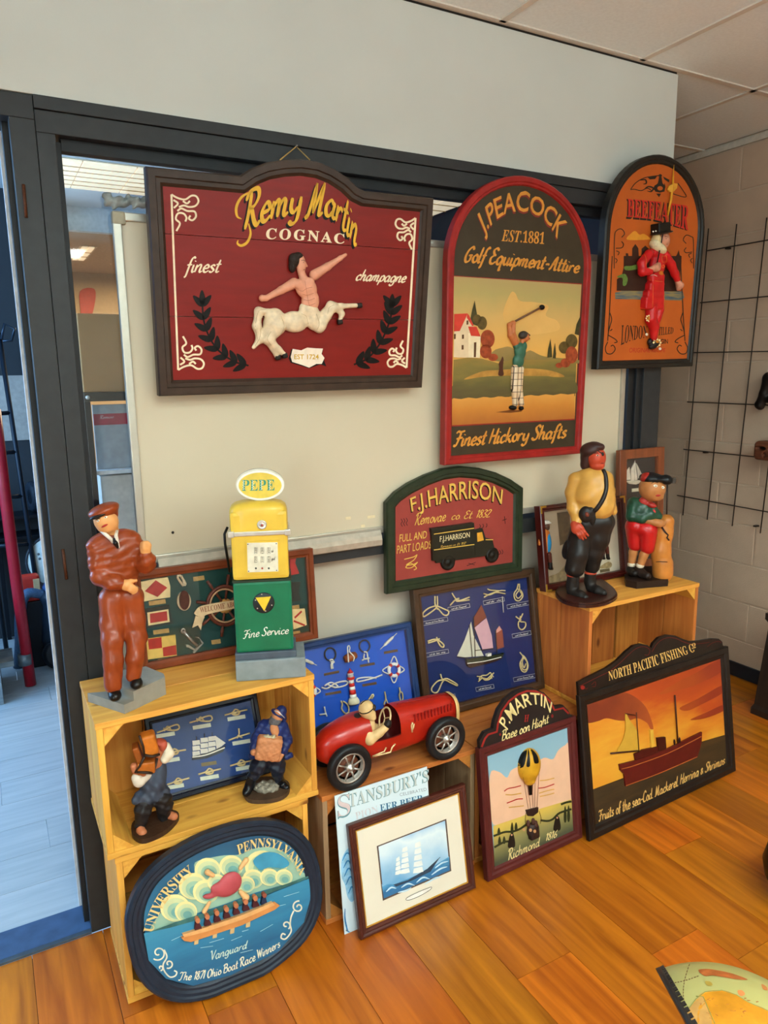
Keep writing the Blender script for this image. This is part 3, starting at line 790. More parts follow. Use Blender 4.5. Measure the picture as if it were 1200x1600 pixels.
# our own room behind the viewer
struct(box('wall_left', (-2.2, -2.8, 0), (-2.12, YP, CEIL), WALLP, None))
struct(box('wall_behind', (-2.2, -2.88, 0), (3.5, -2.8, CEIL), WALLP, None))

# ------------------------------------------------------------------ whiteboard hung in front of the glass
wbd = thing('whiteboard', (0.35, YP+0.02, 1.09), 'large white dry-erase board with aluminium frame behind the hanging signs', 'whiteboard')
ALU = mat('#b9b5a8', 0.35, 0.6, 0.05)
WBS = mat('#c8bca2', 0.25, 0, 0.02, 3, spec=0.4)
wx0, wx1, wz0, wz1, wy = 0.352, 2.237, 1.086, 2.030, 2.072
box('writing_surface', (wx0+0.012, wy+0.004, wz0+0.012), (wx1-0.012, wy+0.016, wz1-0.012), WBS, wbd)
box('frame_rail', (wx0+0.02, wy-0.004, wz1-0.022), (wx1-0.02, wy+0.018, wz1), ALU, wbd, 0.003)
box('frame_rail', (wx0+0.02, wy-0.004, wz0), (wx1-0.02, wy+0.018, wz0+0.022), ALU, wbd, 0.003)
box('frame_stile', (wx0, wy-0.004, wz0+0.02), (wx0+0.022, wy+0.018, wz1-0.02), ALU, wbd, 0.003)
box('frame_stile', (wx1-0.022, wy-0.004, wz0+0.02), (wx1, wy+0.018, wz1-0.02), ALU, wbd, 0.003)
for x in (wx0, wx1-0.032):
    for z in (wz0, wz1-0.032): box('corner_cap', (x-0.001, wy-0.007, z), (x+0.033, wy+0.019, z+0.033), mat('#a39c86', 0.5), wbd, 0.006)
v, f = [], []
prof = [(wy-0.005, 1.096), (wy-0.010, 1.098), (wy-0.021, 1.082), (wy-0.024, 1.068), (wy-0.022, 1.050), (wy-0.016, 1.046), (wy-0.005, 1.050)]
for x in (0.40, 1.122): v += [(x, a, b) for a, b in prof]
n_ = len(prof)
f = [[i, i+1, n_+i+1, n_+i] for i in range(n_-1)]+[[0, n_, 2*n_-1, n_-1], list(range(n_))[::-1], list(range(n_, 2*n_))]
mk('pen_tray', v, f, mat('#b5ab9a', 0.4, 0.3), wbd)
lathe('screw_hole', [(0.004, 0), (0.004, 0.001)], hit(270, 832, (0, wy+0.003, 0), (0, 1, 0)), mat('#302c28'), wbd, ax=(0, -1, 0), seg=12)
SCR = mat('#d9c9a2', 0.6)
for a, b in ((540, 810), (548, 812)), ((574, 808), (586, 808)), ((564, 822), (570, 821)):
    c_ = hit(*a, (0, wy+0.0035, 0), (0, 1, 0)); d_ = hit(*b, (0, wy+0.0035, 0), (0, 1, 0))
    box('tape_scrap', (c_[0], wy+0.0028, c_[2]-0.005), (d_[0], wy+0.0039, c_[2]+0.004), SCR, wbd)
# ================================================================== wooden crates (open side to the viewer)
def crate(label, x0, x1, y0, y1, z0, z1, tone, backdir='z', gaps=(0.004,)*6, ov=(0, 0)):
    t = thing('wooden_crate', ((x0+x1)/2, (y0+y1)/2, z0), label, 'crate', 'wooden fruit crates')
    A = {'fresh': ('#e8ac48', '#cf8c30'), 'aged': ('#a98a63', '#8d6f4c'), 'warm': ('#c47a32', '#a85f22')}[tone[0]]
    B = {'fresh': ('#e8ac48', '#cf8c30'), 'aged': ('#a98a63', '#8d6f4c'), 'warm': ('#c47a32', '#a85f22')}[tone[1]]
    nx = lambda: wood('crate_'+tone[0], *A, 'x', 0.6, 0.12); nz = lambda: wood('crate_'+tone[1], *B, 'z', 0.65, 0.14); ny = lambda: wood('crate_'+tone[0], *A, 'y', 0.65, 0.1)
    th = 0.016; d = y1-y0
    # top and bottom: two long boards each, with a slightly overhanging end
    for zz in (z0, z1-th):
        ym = y0+d*0.46
        box('top_board' if zz > z0 else 'bottom_board', (x0, y0, zz), (x1, ym-0.0015, zz+th), nx(), t, 0.002)
        box('top_board' if zz > z0 else 'bottom_board', (x0, ym+0.0015, zz), (x1, y1, zz+th), nx(), t, 0.002)
    for xx in (x0+0.002, x1-th-0.002):
        ym = y0+d*0.52
        box('side_board', (xx, y0+0.002, z0+th), (xx+th, ym-0.002, z1-th), nz(), t, 0.002)
        box('side_board', (xx, ym+0.002, z0+th), (xx+th, y1-0.004, z1-th), nz(), t, 0.002)
    # triangular corner posts
    c = 0.048
    for sx in (0, 1):
        for sz in (0, 1):
            X = x0+th+0.0025 if sx == 0 else x1-th-0.0025; Z = z0+th+0.0005 if sz == 0 else z1-th-0.0005
            ax = c if sx == 0 else -c; az = c if sz == 0 else -c
            P = [(X, Z), (X+ax, Z), (X, Z+az)]
            V = [(a, y0+0.004, b) for a, b in P]+[(a, y1-0.02, b) for a, b in P]
            mk('corner_post', V, [[0, 1, 2], [5, 4, 3], [0, 3, 4, 1], [1, 4, 5, 2], [2, 5, 3, 0]], ny(), t)
    # back slats
    xa, xb_, za, zb = x0+th+0.003, x1-th-0.003, z0+th+0.001, z1-th-0.001
    if backdir == 'z':
        n = 4; pos = np.linspace(xa, xb_, n+1)
        for i in range(n): box('back_slat', (pos[i]+gaps[i]/2, y1-0.013, za), (pos[i+1]-gaps[i+1]/2, y1-0.002, zb), nz(), t, 0.001)
    else:
        n = 4; pos = np.linspace(za, zb, n+1)
        for i in range(n): box('back_slat', (xa, y1-0.013, pos[i]+gaps[i]/2), (xb_, y1-0.002, pos[i+1]-gaps[i+1]/2), nx(), t, 0.001)
    return t
G = (0.004, 0.008, 0.006, 0.012, 0.004, 0.004)
crate('pale pine crate on the left under the oval boat race sign', 0.180, 0.703, 1.7465, 2.035, 0.0005, 0.425, ('fresh', 'fresh'), 'x', G)
crate('pale pine crate with the petrol pump and uniformed man on top', 0.163, 0.735, 1.7450, 2.035, 0.4265, 0.792, ('fresh', 'fresh'), 'z', (0, 0.003, 0.003, 0.003, 0))
crate('weathered crate carrying the red racing car', 0.742, 1.283, 1.7400, 2.035, 0.0005, 0.418, ('warm', 'aged'), 'x', (0.004, 0.014, 0.010, 0.014, 0.004))
crate('crate behind the balloon picture with the navy knot box standing on it', 1.287, 1.842, 1.7450, 2.035, 0.0005, 0.418, ('warm', 'warm'), 'x', G)
crate('crate hidden behind the black fishing company sign', 1.848, 2.322, 1.7700, 2.035, 0.0005, 0.418, ('warm', 'warm'), 'x', G)
crate('orange-brown crate at the right with the pirate and golfer figures on top', 1.776, 2.346, 1.7560, 2.035, 0.4195, 0.802, ('fresh', 'warm'), 'z', (0, 0.010, 0.012, 0.012, 0))
# ================================================================== the big wall signs
GOLD = mat('#dca92e', 0.45); CREAM = mat('#ecd9b4', 0.5); BLACK = mat('#0d0b09', 0.45, spec=0.2)
OCHRE = mat('#bf7a2c', 0.5)
def framed(S, uv, wd, th, mf, panel=-0.012, name='frame'):
    return S.mould(name, uv, [(0, -th), (0, -0.006), (0.004, 0), (wd*0.5, 0.0), (wd*0.56, -0.005), (wd*0.8, -0.005), (wd*0.86, -0.008), (wd, panel-0.001), (wd, -th)], mf)
def leafpoly(cx, cy, ang, l, wd):
    out = []
    for t in np.linspace(0, 2*math.pi, 14, endpoint=False):
        x = math.cos(t)*l/2; y = math.sin(t)*wd/2*(1-0.35*math.cos(t))
        out.append((cx+x*math.cos(ang)-y*math.sin(ang), cy+x*math.sin(ang)+y*math.cos(ang)))
    return out
def circ(cx, cy, rx, ry=None, n=20, rot=0):
    ry = ry or rx; o = []
    for t in np.linspace(0, 2*math.pi, n, endpoint=False):
        x, y = rx*math.cos(t), ry*math.sin(t); o.append((cx+x*math.cos(rot)-y*math.sin(rot), cy+x*math.sin(rot)+y*math.cos(rot)))
    return o
def spiral(cx, cy, r0, r1, a0, turns, n=26):
    return [(cx+(r0+(r1-r0)*t)*math.cos(a0+turns*2*math.pi*t), cy+(r0+(r1-r0)*t)*math.sin(a0+turns*2*math.pi*t)) for t in np.linspace(0, 1, n)]

# ---------------------------------------------------------------- cognac sign
K = crop(220, 220, 2.5532)
S = Sign('pub_sign', 'dark red cognac pub sign with a carved centaur and arched brown frame', 'sign', (0.4260, 2.010, 1.5561), -0.29, -4.8, 0.21, K)
arch = [(398, 138), (440, 110), (500, 86), (570, 74), (640, 71), (710, 82), (770, 107), (830, 147), (868, 184), (895, 198)]
out = S.uv(K([(75, 1020), (1125, 985), (1172, 228)]+arch[::-1]+[(20, 100)]))
BRN = mat('#3a2a20', 0.42, 0, 0.25, 30, 0.1, 60)
framed(S, out, 0.042, 0.032, BRN)
RED = mat('#7c120a', 0.38, 0, 0.10, 8, 0.04, 40, stretch=(1, 1, 6))
inn = inset(out[::-1] if False else out, 0.038)
# three boards with fine joints; the top one follows the arch
zl = -0.0125
def seam(a, b):
    A, B = S.uv(K([a, b]), zl); return lambda x: A[1]+(B[1]-A[1])*(x-A[0])/(B[0]-A[0])
s1, s2_ = seam((90, 370), (1095, 435)), seam((105, 700), (1085, 715))
xl, xr = inn[0][0], inn[1][0]
xl2, xr2 = inn[-1][0], inn[2][0]
g = 0.0008
S.plate_uv('board', [inn[0], inn[1], (xr-0.0, s2_(xr)-g), (xl, s2_(xl)-g)], -0.026, zl, RED)
S.plate_uv('board', [(xl, s2_(xl)+g), (xr, s2_(xr)+g), (xr2, s1(xr2)-g), (xl2, s1(xl2)-g)], -0.026, zl, RED)
S.plate_uv('board', [(xl2, s1(xl2)+g), (xr2, s1(xr2)+g)]+list(inn[2:]), -0.026, zl, RED)
L = zl+0.0006
# lettering with a dark drop shadow
def remy(dx, dy, m, l, nm):
    S.text(nm, 'Remy', [(412+dx, 352+dy), (500+dx, 318+dy), (560+dx, 300+dy), (650+dx, 278+dy)], [(408+dx, 210+dy), (500+dx, 180+dy), (560+dx, 170+dy), (640+dx, 165+dy)], m, l, 'brush', 0.16)
    S.text(nm, 'Martin', [(652+dx, 305+dy), (740+dx, 296+dy), (790+dx, 332+dy), (862+dx, 425+dy)], [(660+dx, 168+dy), (750+dx, 168+dy), (815+dx, 208+dy), (866+dx, 268+dy)], m, l, 'brush', 0.16)
remy(-8, 9, BLACK, L, 'letter_shadow'); remy(0, 0, GOLD, L+0.0006, 'lettering')
S.strokes('flourish', [[(450, 200), (405, 222), (382, 262), (384, 300), (402, 312)], [(430, 330), (438, 370), (425, 404), (402, 418), (386, 410), (388, 396)]], 11, GOLD, L+0.0006, taper=True)
S.text('lettering', 'COGNAC', [(498, 391), (650, 397), (812, 411)], [(502, 349), (655, 356), (814, 372)], CREAM, L, 'serif', 0.01, spacing=1.25)
S.text('lettering', 'finest', [(172, 524), (320, 524)], [(176, 462), (324, 468)], CREAM, L, 'brush', 0.15)
S.text('lettering', 'champagne', [(856, 556), (1058, 565)], [(866, 512), (1066, 520)], CREAM, L, 'brush', 0.18)
# corner scrolls and side lines
def scroll(x, y, sx, sy, nm='corner_scroll'):
    q = [[(0, 0), (25, 14), (55, 20), (80, 5), (100, 8), (108, 28), (95, 46), (70, 50), (50, 44), (30, 50)],
         [(8, 22), (26, 36), (10, 54)], [(46, 26), (62, 36), (74, 26)],
         [(24, 66), (40, 56), (64, 66), (92, 68), (98, 88), (84, 103), (70, 96), (76, 84)],
         [(20, 146), (34, 116), (18, 98), (26, 76), (48, 76), (60, 92), (56, 108)]]
    S.strokes(nm, [[(x+a*sx, y+b*sy) for a, b in l] for l in q], 7.5, CREAM, L)
scroll(122, 214, 1, 1); scroll(149, 914, 0.95, -0.92); scroll(1096, 308, -0.74, 0.86); scroll(1060, 905, -0.70, -0.74)
for ln in ([(122, 214), (149, 914)], [(1096, 308), (1060, 905)]): S.strokes('side_line', [ln], 8, CREAM, L, sm=False)
# laurel sprigs
def sprig(stem, flip):
    st = smooth(stem, 8); S.strokes('sprig_stem', [stem], 7, BLACK, L, taper=False)
    P = []
    n = len(st)
    for i in range(2, n-1, max(1, n//8)):
        t = st[min(i+1, n-1)]-st[i-1]; a = math.atan2(t[1], t[0])
        for sgn in (-1, 1):
            b = a+sgn*0.72; P.append(leafpoly(st[i][0]+26*math.cos(b), st[i][1]+26*math.sin(b), b, 58, 24))
    a = math.atan2(*(st[-1]-st[-3])[::-1]); P.append(leafpoly(st[-1][0], st[-1][1], a, 60, 24))
    S.paint('laurel_leaf', P, BLACK, L+0.0003)
sprig([(430, 897), (372, 880), (312, 838), (272, 780), (250, 710), (245, 625)], 1)
sprig([(850, 893), (905, 868), (950, 815), (982, 750), (1000, 690), (1003, 640)], -1)
S.paint('badge_shadow', [[(590, 868), (600, 832), (636, 838), (662, 828), (728, 832), (722, 852), (740, 900), (716, 892), (672, 908), (640, 898), (598, 886)]], BLACK, L)
S.paint('badge', [[(598, 862), (606, 830), (640, 836), (664, 825), (700, 828), (727, 829), (721, 850), (733, 866), (722, 890), (700, 890), (672, 905), (642, 894), (604, 882)]], mat('#ead9c2'), L+0.0004)
S.text('lettering', 'EST 1724', [(612, 871), (710, 871)], [(612, 852), (710, 852)], mat('#c79a1e'), L+0.0008, 'sans', 0.02)
# carved centaur
F = Fig(None, S, K, zl); F.ks = 2.5532
HORSE = mat('#dcc6a4', 0.4, 0, 0.18, 60); SKIN = mat('#d99678', 0.4, 0, 0.12, 50); HOOF = mat('#1c1612', 0.4)
hz = -0.008
hor = blob('horse_body', [F.ell((535, 712, hz), (44, 46, 26), 0.1), F.ell((612, 722, hz), (62, 44, 28)), F.ell((690, 712, hz), (40, 48, 26), 0.3), F.ell((668, 672, hz), (42, 34, 24))]
     + F.chain(((520, 738, hz), 36), ((500, 788, hz), 20), ((528, 828, hz), 12), ((542, 858, hz), 11))
     + F.chain(((548, 745, hz-.004), 30), ((512, 792, hz-.006), 17), ((550, 832, hz-.006), 11), ((572, 852, hz-.006), 10))
     + F.chain(((505, 682, hz), 13), ((470, 680, hz), 16), ((462, 740, hz), 17), ((476, 790, hz), 15), ((450, 824, hz), 8))
     + F.chain(((716, 735, hz), 26), ((736, 690, hz), 20), ((757, 656, hz-.004), 16), ((800, 660, hz-.004), 11), ((858, 657, hz-.004), 10))
     + F.chain(((712, 748, hz-.004), 20), ((742, 700, hz-.006), 16), ((772, 664, hz-.008), 14), ((803, 690, hz-.006), 10), ((795, 714, hz-.006), 9)),
     HORSE, S.root, 0.0018, 0.009)
tor = blob('man_torso', [F.ell((660, 588, hz-.004), (50, 44, 22), -0.5), F.ell((676, 640, hz-.002), (40, 48, 22), -0.2), F.ell((632, 572, hz-.012), (22, 18, 10)), F.ell((672, 562, hz-.012), (24, 18, 10))]
     + F.chain(((612, 568, hz), 22), ((560, 596, hz), 16), ((500, 628, hz), 11), ((484, 628, hz), 14))
     + F.chain(((692, 536, hz), 22), ((745, 502, hz), 16), ((796, 468, hz), 10), ((817, 455, hz), 7))
     + F.chain(((650, 552, hz), 18), ((638, 520, hz), 15)) + [F.ell((637, 488, hz), (22, 36, 20), 0.1), F.ell((640, 508, hz), (18, 16, 17)), F.cone((656, 490, hz-.003), 5, (663, 500, hz-.003), 4)], SKIN, S.root, 0.0016, 0.004)
mark_later = None
blob('hair', [F.ell((612, 476, hz-.001), (24, 28, 21), 0.2), F.ell((628, 460, hz-.001), (20, 16, 18)), F.ell((604, 500, hz), (16, 26, 17))], mat('#2a1f18', 0.6, 0, 0.2, 200, 0.6, 300), S.root, 0.0016, 0.003)
for q in ((546, 864, hz), (574, 857, hz-.006), (872, 657, hz-.004), (794, 723, hz-.006)):
    blob('hoof', [F.bx(q, (12, 11, 11), 0.2, 5)], HOOF, S.root, 0.0016, 0.002)
def mark(nm, mesh, lines, r, m, KK):
    for L_ in lines:
        q = [skin(mesh, *KK([tuple(p)])[0], -r*0.35) for p in smooth(L_, 4)]; q = [x for x in q if x is not None]
        if len(q) > 1: tube(nm, q, r, m, mesh, 5)
ML = mat('#a8664c', 0.5)
mark('muscle_line', tor, [[(626, 594), (645, 600), (660, 590), (684, 584)], [(655, 560), (660, 590), (668, 640), (676, 668)], [(645, 612), (664, 616), (690, 608)], [(650, 634), (670, 637), (694, 628)], [(656, 655), (674, 657), (696, 648)], [(606, 584), (620, 600), (640, 650)], [(700, 560), (706, 590), (708, 640)]], 0.0007, ML, K)
mark('facial_line', tor, [[(640, 478), (648, 476), (655, 480)], [(648, 515), (656, 513)]], 0.0008, mat('#3a241a', 0.5), K)
ball('eye', skin(tor, *K([(649, 485)])[0], -0.0002), np.stack([S.U, S.V, S.N]), [0.0016, 0.0010, 0.0008], mat('#2a1c16'), tor, 6)
HL = mat('#a58e6c', 0.5)
mark('tail_strand', hor, [[(500, 672), (470, 680), (458, 740), (468, 800)], [(492, 690), (478, 720), (476, 780), (455, 820)]], 0.0007, HL, K)
mark('horse_line', hor, [[(560, 700), (572, 740), (560, 770)], [(700, 690), (712, 730), (700, 760)], [(520, 760), (505, 790), (520, 815)], [(640, 690), (660, 700), (668, 730)], [(745, 690), (752, 665), (770, 655)]], 0.0007, HL, K)
# hanging cord and nail
nail = hit(463, 229, (0, YP-0.012, 0), (0, 1, 0))
cord = thing('hanging_cord', nail, 'thin tan cord looped over a nail above the cognac sign', 'cord')
tube('cord', [S.pt(556, 76, -0.02), nail, S.pt(674, 76, -0.02)], 0.0018, mat('#b08a4a'), cord, 6)
tube('nail', [nail+np.array([0, 0.02, -0.004]), nail+np.array([0, -0.006, 0.001])], 0.003, mat('#8d8a84', 0.3, 0.9), cord, 8)

# ---------------------------------------------------------------- golf sign
K1 = crop(690, 270, 5.0); K2 = crop(690, 430, 5.2174)
S = Sign('pub_sign', 'tall arched golf shop sign with red frame and a swinging golfer', 'sign', (1.3449, 2.010, 1.3020), 0.32, -1.54, 0.02, K2)
apex = S.uv([(818, 274)])[0]; wS, hS = 0.6191, 0.655
ha = apex[1]-hS
out = [(0, 0), (wS, 0)]+[(wS/2+wS/2*math.cos(t), hS+ha*math.sin(t)) for t in np.linspace(0, math.pi, 28)]
REDF = mat('#94201c', 0.35, 0, 0.22, 22, 0.06); PL = -0.010
S.mould('frame', out, [(0, -0.032), (0, -0.004), (0.004, 0), (0.017, 0), (0.02, -0.004), (0.026, -0.004), (0.030, PL-0.001), (0.030, -0.032)], REDF)
OLIVE = mat('#3a3020', 0.45, 0, 0.12, 20)
pan = inset(out, 0.027); S.plate_uv('panel', pan, -0.028, PL, OLIVE); L = PL+0.0005
GOLDT = mat('#cf8a35', 0.45, 0, 0.15, 60); MAR = mat('#7c2a20', 0.5)
b_ = [(325, 478), (402, 392), (445, 350), (525, 308), (630, 300), (715, 316), (785, 360), (848, 418), (905, 515)]
t_ = [(262, 340), (345, 262), (400, 208), (515, 162), (640, 142), (745, 182), (835, 236), (905, 298), (992, 400)]
S.text('letter_shadow', 'J.PEACOCK', [(x-3, y+14) for x, y in b_], [(x-3, y+14) for x, y in t_], MAR, L, 'sans', 0.02, K=K1)
S.text('lettering', 'J.PEACOCK', b_, t_, GOLDT, L+0.0005, 'sans', 0.012, K=K1)
S.text('lettering', 'EST.1881', [(468, 532), (800, 556)], [(474, 444), (808, 470)], GOLDT, L, 'bolditalic', 0.004, K=K1)
S.text('lettering', 'Golf Equipment-Attire', [(172, 694), (420, 712), (700, 740), (1082, 782)], [(192, 575), (440, 590), (710, 625), (1086, 682)], GOLDT, L, 'brush', 0.19, K=K1)
S.text('lettering', 'Finest Hickory Shafts', [(92, 1395), (400, 1372), (700, 1345), (1022, 1322)], [(100, 1275), (410, 1252), (720, 1228), (1026, 1212)], GOLDT, L, 'brush', 0.19, K=K2)
# painted golf course
pic = [(88, 8), (1140, 76), (1083, 1170), (84, 1224)]
v0 = S.uv(K2([(500, 1190)]))[0][1]; v1 = S.uv(K2([(500, 20)]))[0][1]
SKY = ramp_mat('golf_sky', [(0.0, '#c9963f'), (0.35, '#d8a24c'), (0.62, '#c8a05a'), (0.85, '#a99658'), (1.0, '#a8905a')], (0, 0, 1), v0+0.13, v1, 0.12, 7.0)
S.paint('red_border', [[(88, 2), (1145, 68), (1086, 1180), (82, 1234)]], mat('#8f231b'), L)
S.paint('sky', [pic], SKY, L+0.0004)
SOFT = ramp_mat('golf_cloud', [(0.2, '#cb9c50'), (0.8, '#d9aa5e')], (1, 0, 0), 0, 0.6, 0.4, 14)
S.paint('cloud', [smooth([(500, 320), (560, 150), (600, 145), (640, 210), (760, 220), (870, 250), (850, 330), (940, 370), (960, 440), (860, 470), (700, 480), (560, 420)], 4, True)], SOFT, L+0.0007)
HILLF = ramp_mat('golf_far_hill', [(0, '#7d6a35'), (1, '#a08048')], (0, 0, 1), v0+0.2, v0+0.28, 0.3, 20)
S.paint('far_hill', [smooth([(420, 620), (500, 590), (560, 585), (660, 640), (720, 612), (800, 650), (880, 668), (1105, 690), (1100, 720), (430, 700)], 3, True)], HILLF, L+0.0009)
GRASS = ramp_mat('golf_grass', [(0.0, '#4d4020'), (0.4, '#5f5526'), (0.7, '#7b6a2c'), (1.0, '#96742f')], (0, 0, 1), v0+0.06, v0+0.24, 0.35, 12, stretch=(0.6, 1, 2.5))
S.paint('fairway', [[(98, 690), (210, 672), (330, 680), (470, 720), (560, 690), (700, 690), (860, 690), (1100, 672), (1088, 985), (86, 1030)]], GRASS, L+0.0011)
S.paint('green', [smooth([(180, 850), (330, 785), (480, 772), (700, 760), (900, 780), (1000, 830), (760, 822), (520, 820), (330, 830)], 4, True)], mat('#b08038', 0.5, 0, 0.25, 30), L+0.0014)
S.paint('mound', [smooth([(90, 900), (240, 850), (420, 822), (620, 835), (860, 822), (1020, 862), (1085, 855), (1080, 975), (700, 1000), (300, 1012), (88, 1018)], 4, True)], GRASS, L+0.0016)
SAND = ramp_mat('golf_sand', [(0, '#a8621c'), (0.5, '#c07a26'), (1, '#d0913c')], (0, 0, 1), v0, v0+0.09, 0.3, 10)
S.paint('sand', [[(86, 1008)]+[(x, 1008-(x-86)*0.042+5*math.sin(x*0.05)) for x in range(100, 1080, 30)]+[(1082, 965), (1083, 1170), (84, 1224)]], SAND, L+0.0019)
HOUSE = mat('#d9c09a', 0.5, 0, 0.08, 30); ROOF = mat('#c43a2a', 0.5, 0, 0.1, 40)
S.paint('house_wall', [[(103, 452), (150, 450), (205, 335), (318, 500), (312, 672), (140, 672), (98, 668)]], HOUSE, L+0.0020)
S.paint('house_side', [[(218, 470), (318, 492), (312, 674), (220, 668)]], mat('#e3cfa8', 0.5), L+0.0022)
S.paint('house_roof', [[(103, 316), (212, 312), (148, 455), (100, 458)], [(212, 312), (226, 330), (262, 410), (250, 416), (205, 345)], [(216, 418), (285, 420), (318, 500), (240, 494)]], ROOF, L+0.0024)
WIN = mat('#5a3a20', 0.5)
S.paint('house_window', [[(203, 370), (218, 368), (218, 402), (203, 404)], [(166, 485), (182, 483), (182, 518), (166, 520)], [(163, 570), (180, 569), (180, 606), (163, 607)], [(264, 548), (284, 546), (280, 668), (262, 668)], [(100, 480), (116, 478), (115, 520), (100, 522)]], WIN, L+0.0026)
TD = mat('#5c4a20', 0.55, 0, 0.35, 60); TR = mat('#96401f', 0.55, 0, 0.35, 60); TG = mat('#3f3a1c', 0.55, 0, 0.3, 60)
S.paint('cypress', [[(270, 205), (282, 280), (300, 380), (310, 420), (255, 400), (236, 350), (250, 280)], [(888, 515), (898, 600), (902, 668), (862, 672), (868, 600)], [(925, 550), (934, 640), (930, 680), (905, 676), (912, 620)], [(1132, 330), (1120, 490), (1085, 480), (1100, 400)]], TG, L+0.0021)
S.paint('tree_crown', [circ(330, 390, 40, 55), circ(290, 360, 35, 40), circ(1000, 590, 45, 50), circ(1060, 540, 48, 60)], TD, L+0.0023)
S.paint('autumn_tree', [circ(375, 520, 58, 75), circ(360, 620, 48, 58), circ(420, 670, 40, 30), circ(1060, 650, 50, 70), circ(1010, 715, 40, 38), circ(960, 735, 30, 22)], TR, L+0.0025)
S.paint('distant_figure', [smooth([(496, 662), (506, 690), (500, 760), (506, 815), (462, 815), (470, 760), (466, 720), (484, 690)], 3, True)], mat('#4a2616'), L+0.0027)
S.paint('painted_shadow', [[(440, 1118), (560, 1098), (660, 1102), (650, 1112), (560, 1122)]], mat('#6a3a12'), L+0.0022)
# carved golfer
F = Fig(None, S, K2, PL); F.ks = 5.2174; hz = -0.006
Gb = S.root
blob('golfer_body', F.chain(((600, 560, hz), 24), ((560, 490, hz), 22), ((552, 405, hz), 18), ((585, 388, hz-.003), 20)) + F.chain(((610, 548, hz-.005), 22), ((585, 470, hz-.006), 18), ((588, 396, hz-.005), 16))
     + [F.ell((678, 505, hz), (40, 42, 34), 0.2), F.cone((655, 545, hz), 20, (660, 520, hz), 18), F.cone((712, 512, hz), 8, (718, 520, hz), 5)], mat('#b5683a', 0.4, 0, 0.15, 80), Gb, 0.0014, 0.003)
blob('golfer_hair', [F.ell((664, 488, hz-.003), (42, 34, 34), 0.2), F.cone((690, 478, hz-.004), 16, (718, 490, hz-.004), 6)], mat('#3b332c', 0.5, 0, 0.2, 200), Gb, 0.0014, 0.002)
blob('golfer_vest', [F.ell((640, 620, hz), (56, 74, 36), 0.15), F.ell((625, 700, hz), (56, 58, 34)), F.ell((612, 575, hz), (34, 34, 30)), F.ell((668, 580, hz), (30, 40, 30))], mat('#35604c', 0.3, 0, 0.15, 60), Gb, 0.0014, 0.003)
TRO = bpy.data.materials.new('checked_trousers'); TRO.use_nodes = True; nt = TRO.node_tree; pb = nt.nodes['Principled BSDF']
tcn = nt.nodes.new('ShaderNodeTexCoord'); mpn = nt.nodes.new('ShaderNodeMapping'); mpn.inputs['Rotation'].default_value = (math.radians(90), 0, 0); mpn.inputs['Location'].default_value = (0.003, 0, 0)
bk = nt.nodes.new('ShaderNodeTexBrick'); bk.offset = 0; bk.inputs['Color1'].default_value = lin('#d8c2a0')+(1,); bk.inputs['Color2'].default_value = lin('#cfae86')+(1,); bk.inputs['Mortar'].default_value = lin('#3a2a20')+(1,)
bk.inputs['Scale'].default_value = 1.0; bk.inputs['Brick Width'].default_value = 0.0155; bk.inputs['Row Height'].default_value = 0.0215; bk.inputs['Mortar Size'].default_value = 0.0011
nt.links.new(tcn.outputs['Object'], mpn.inputs[0]); nt.links.new(mpn.outputs[0], bk.inputs['Vector']); nt.links.new(bk.outputs['Color'], pb.inputs['Base Color']); pb.inputs['Roughness'].default_value = 0.4
blob('golfer_trousers', F.chain(((596, 760, hz), 34), ((592, 920, hz), 30), ((600, 1050, hz), 26)) + F.chain(((640, 765, hz), 32), ((630, 920, hz), 30), ((650, 1050, hz), 24)), TRO, Gb, 0.0014, 0.002)
blob('golfer_shoe', [F.ell((580, 1080, hz), (40, 20, 26), -0.1)], BLACK, Gb, 0.0014, 0.002)
blob('golfer_shoe', [F.ell((648, 1084, hz), (24, 18, 26))], BLACK, Gb, 0.0014, 0.002)
tube('golf_club', [F.P(600, 375, -0.012), F.P(800, 268, -0.012)], 0.0035, mat('#6a4a34', 0.4), Gb, 8)
blob('club_head', [F.ell((818, 262, -0.012), (26, 22, 22))], BLACK, Gb, 0.0014, 0.002)

# ---------------------------------------------------------------- gin sign
K6 = crop(925, 240, 6.4865); K7 = crop(925, 400, 6.4865)
S = Sign('pub_sign', 'orange arched gin sign with black frame and a red-coated guardsman', 'sign', (2.0247, 2.010, 1.6114), -0.67, -2.58, 0.91, K7)
apex = S.uv([(1034, 241)])[0]; wS, hS = 0.5217, 0.50
out = [(0, 0), (wS, 0)]+[(wS/2+wS/2*math.cos(t), hS+(apex[1]-hS)*math.sin(t)) for t in np.linspace(0, math.pi, 28)]
BKF = mat('#1f1c18', 0.38, 0, 0.25, 25, 0.06); PL = -0.010
S.mould('frame', out, [(0, -0.034), (0, -0.005), (0.005, 0), (0.014, 0), (0.018, -0.004), (0.026, -0.004), (0.032, PL-0.001), (0.032, -0.034)], BKF)
S.plate_uv('panel', inset(out, 0.028), -0.028, PL, mat('#b8591c', 0.42, 0, 0.10, 10)); L = PL+0.0005
DK = mat('#33190f', 0.5); DKB = mat('#2a2218', 0.5)
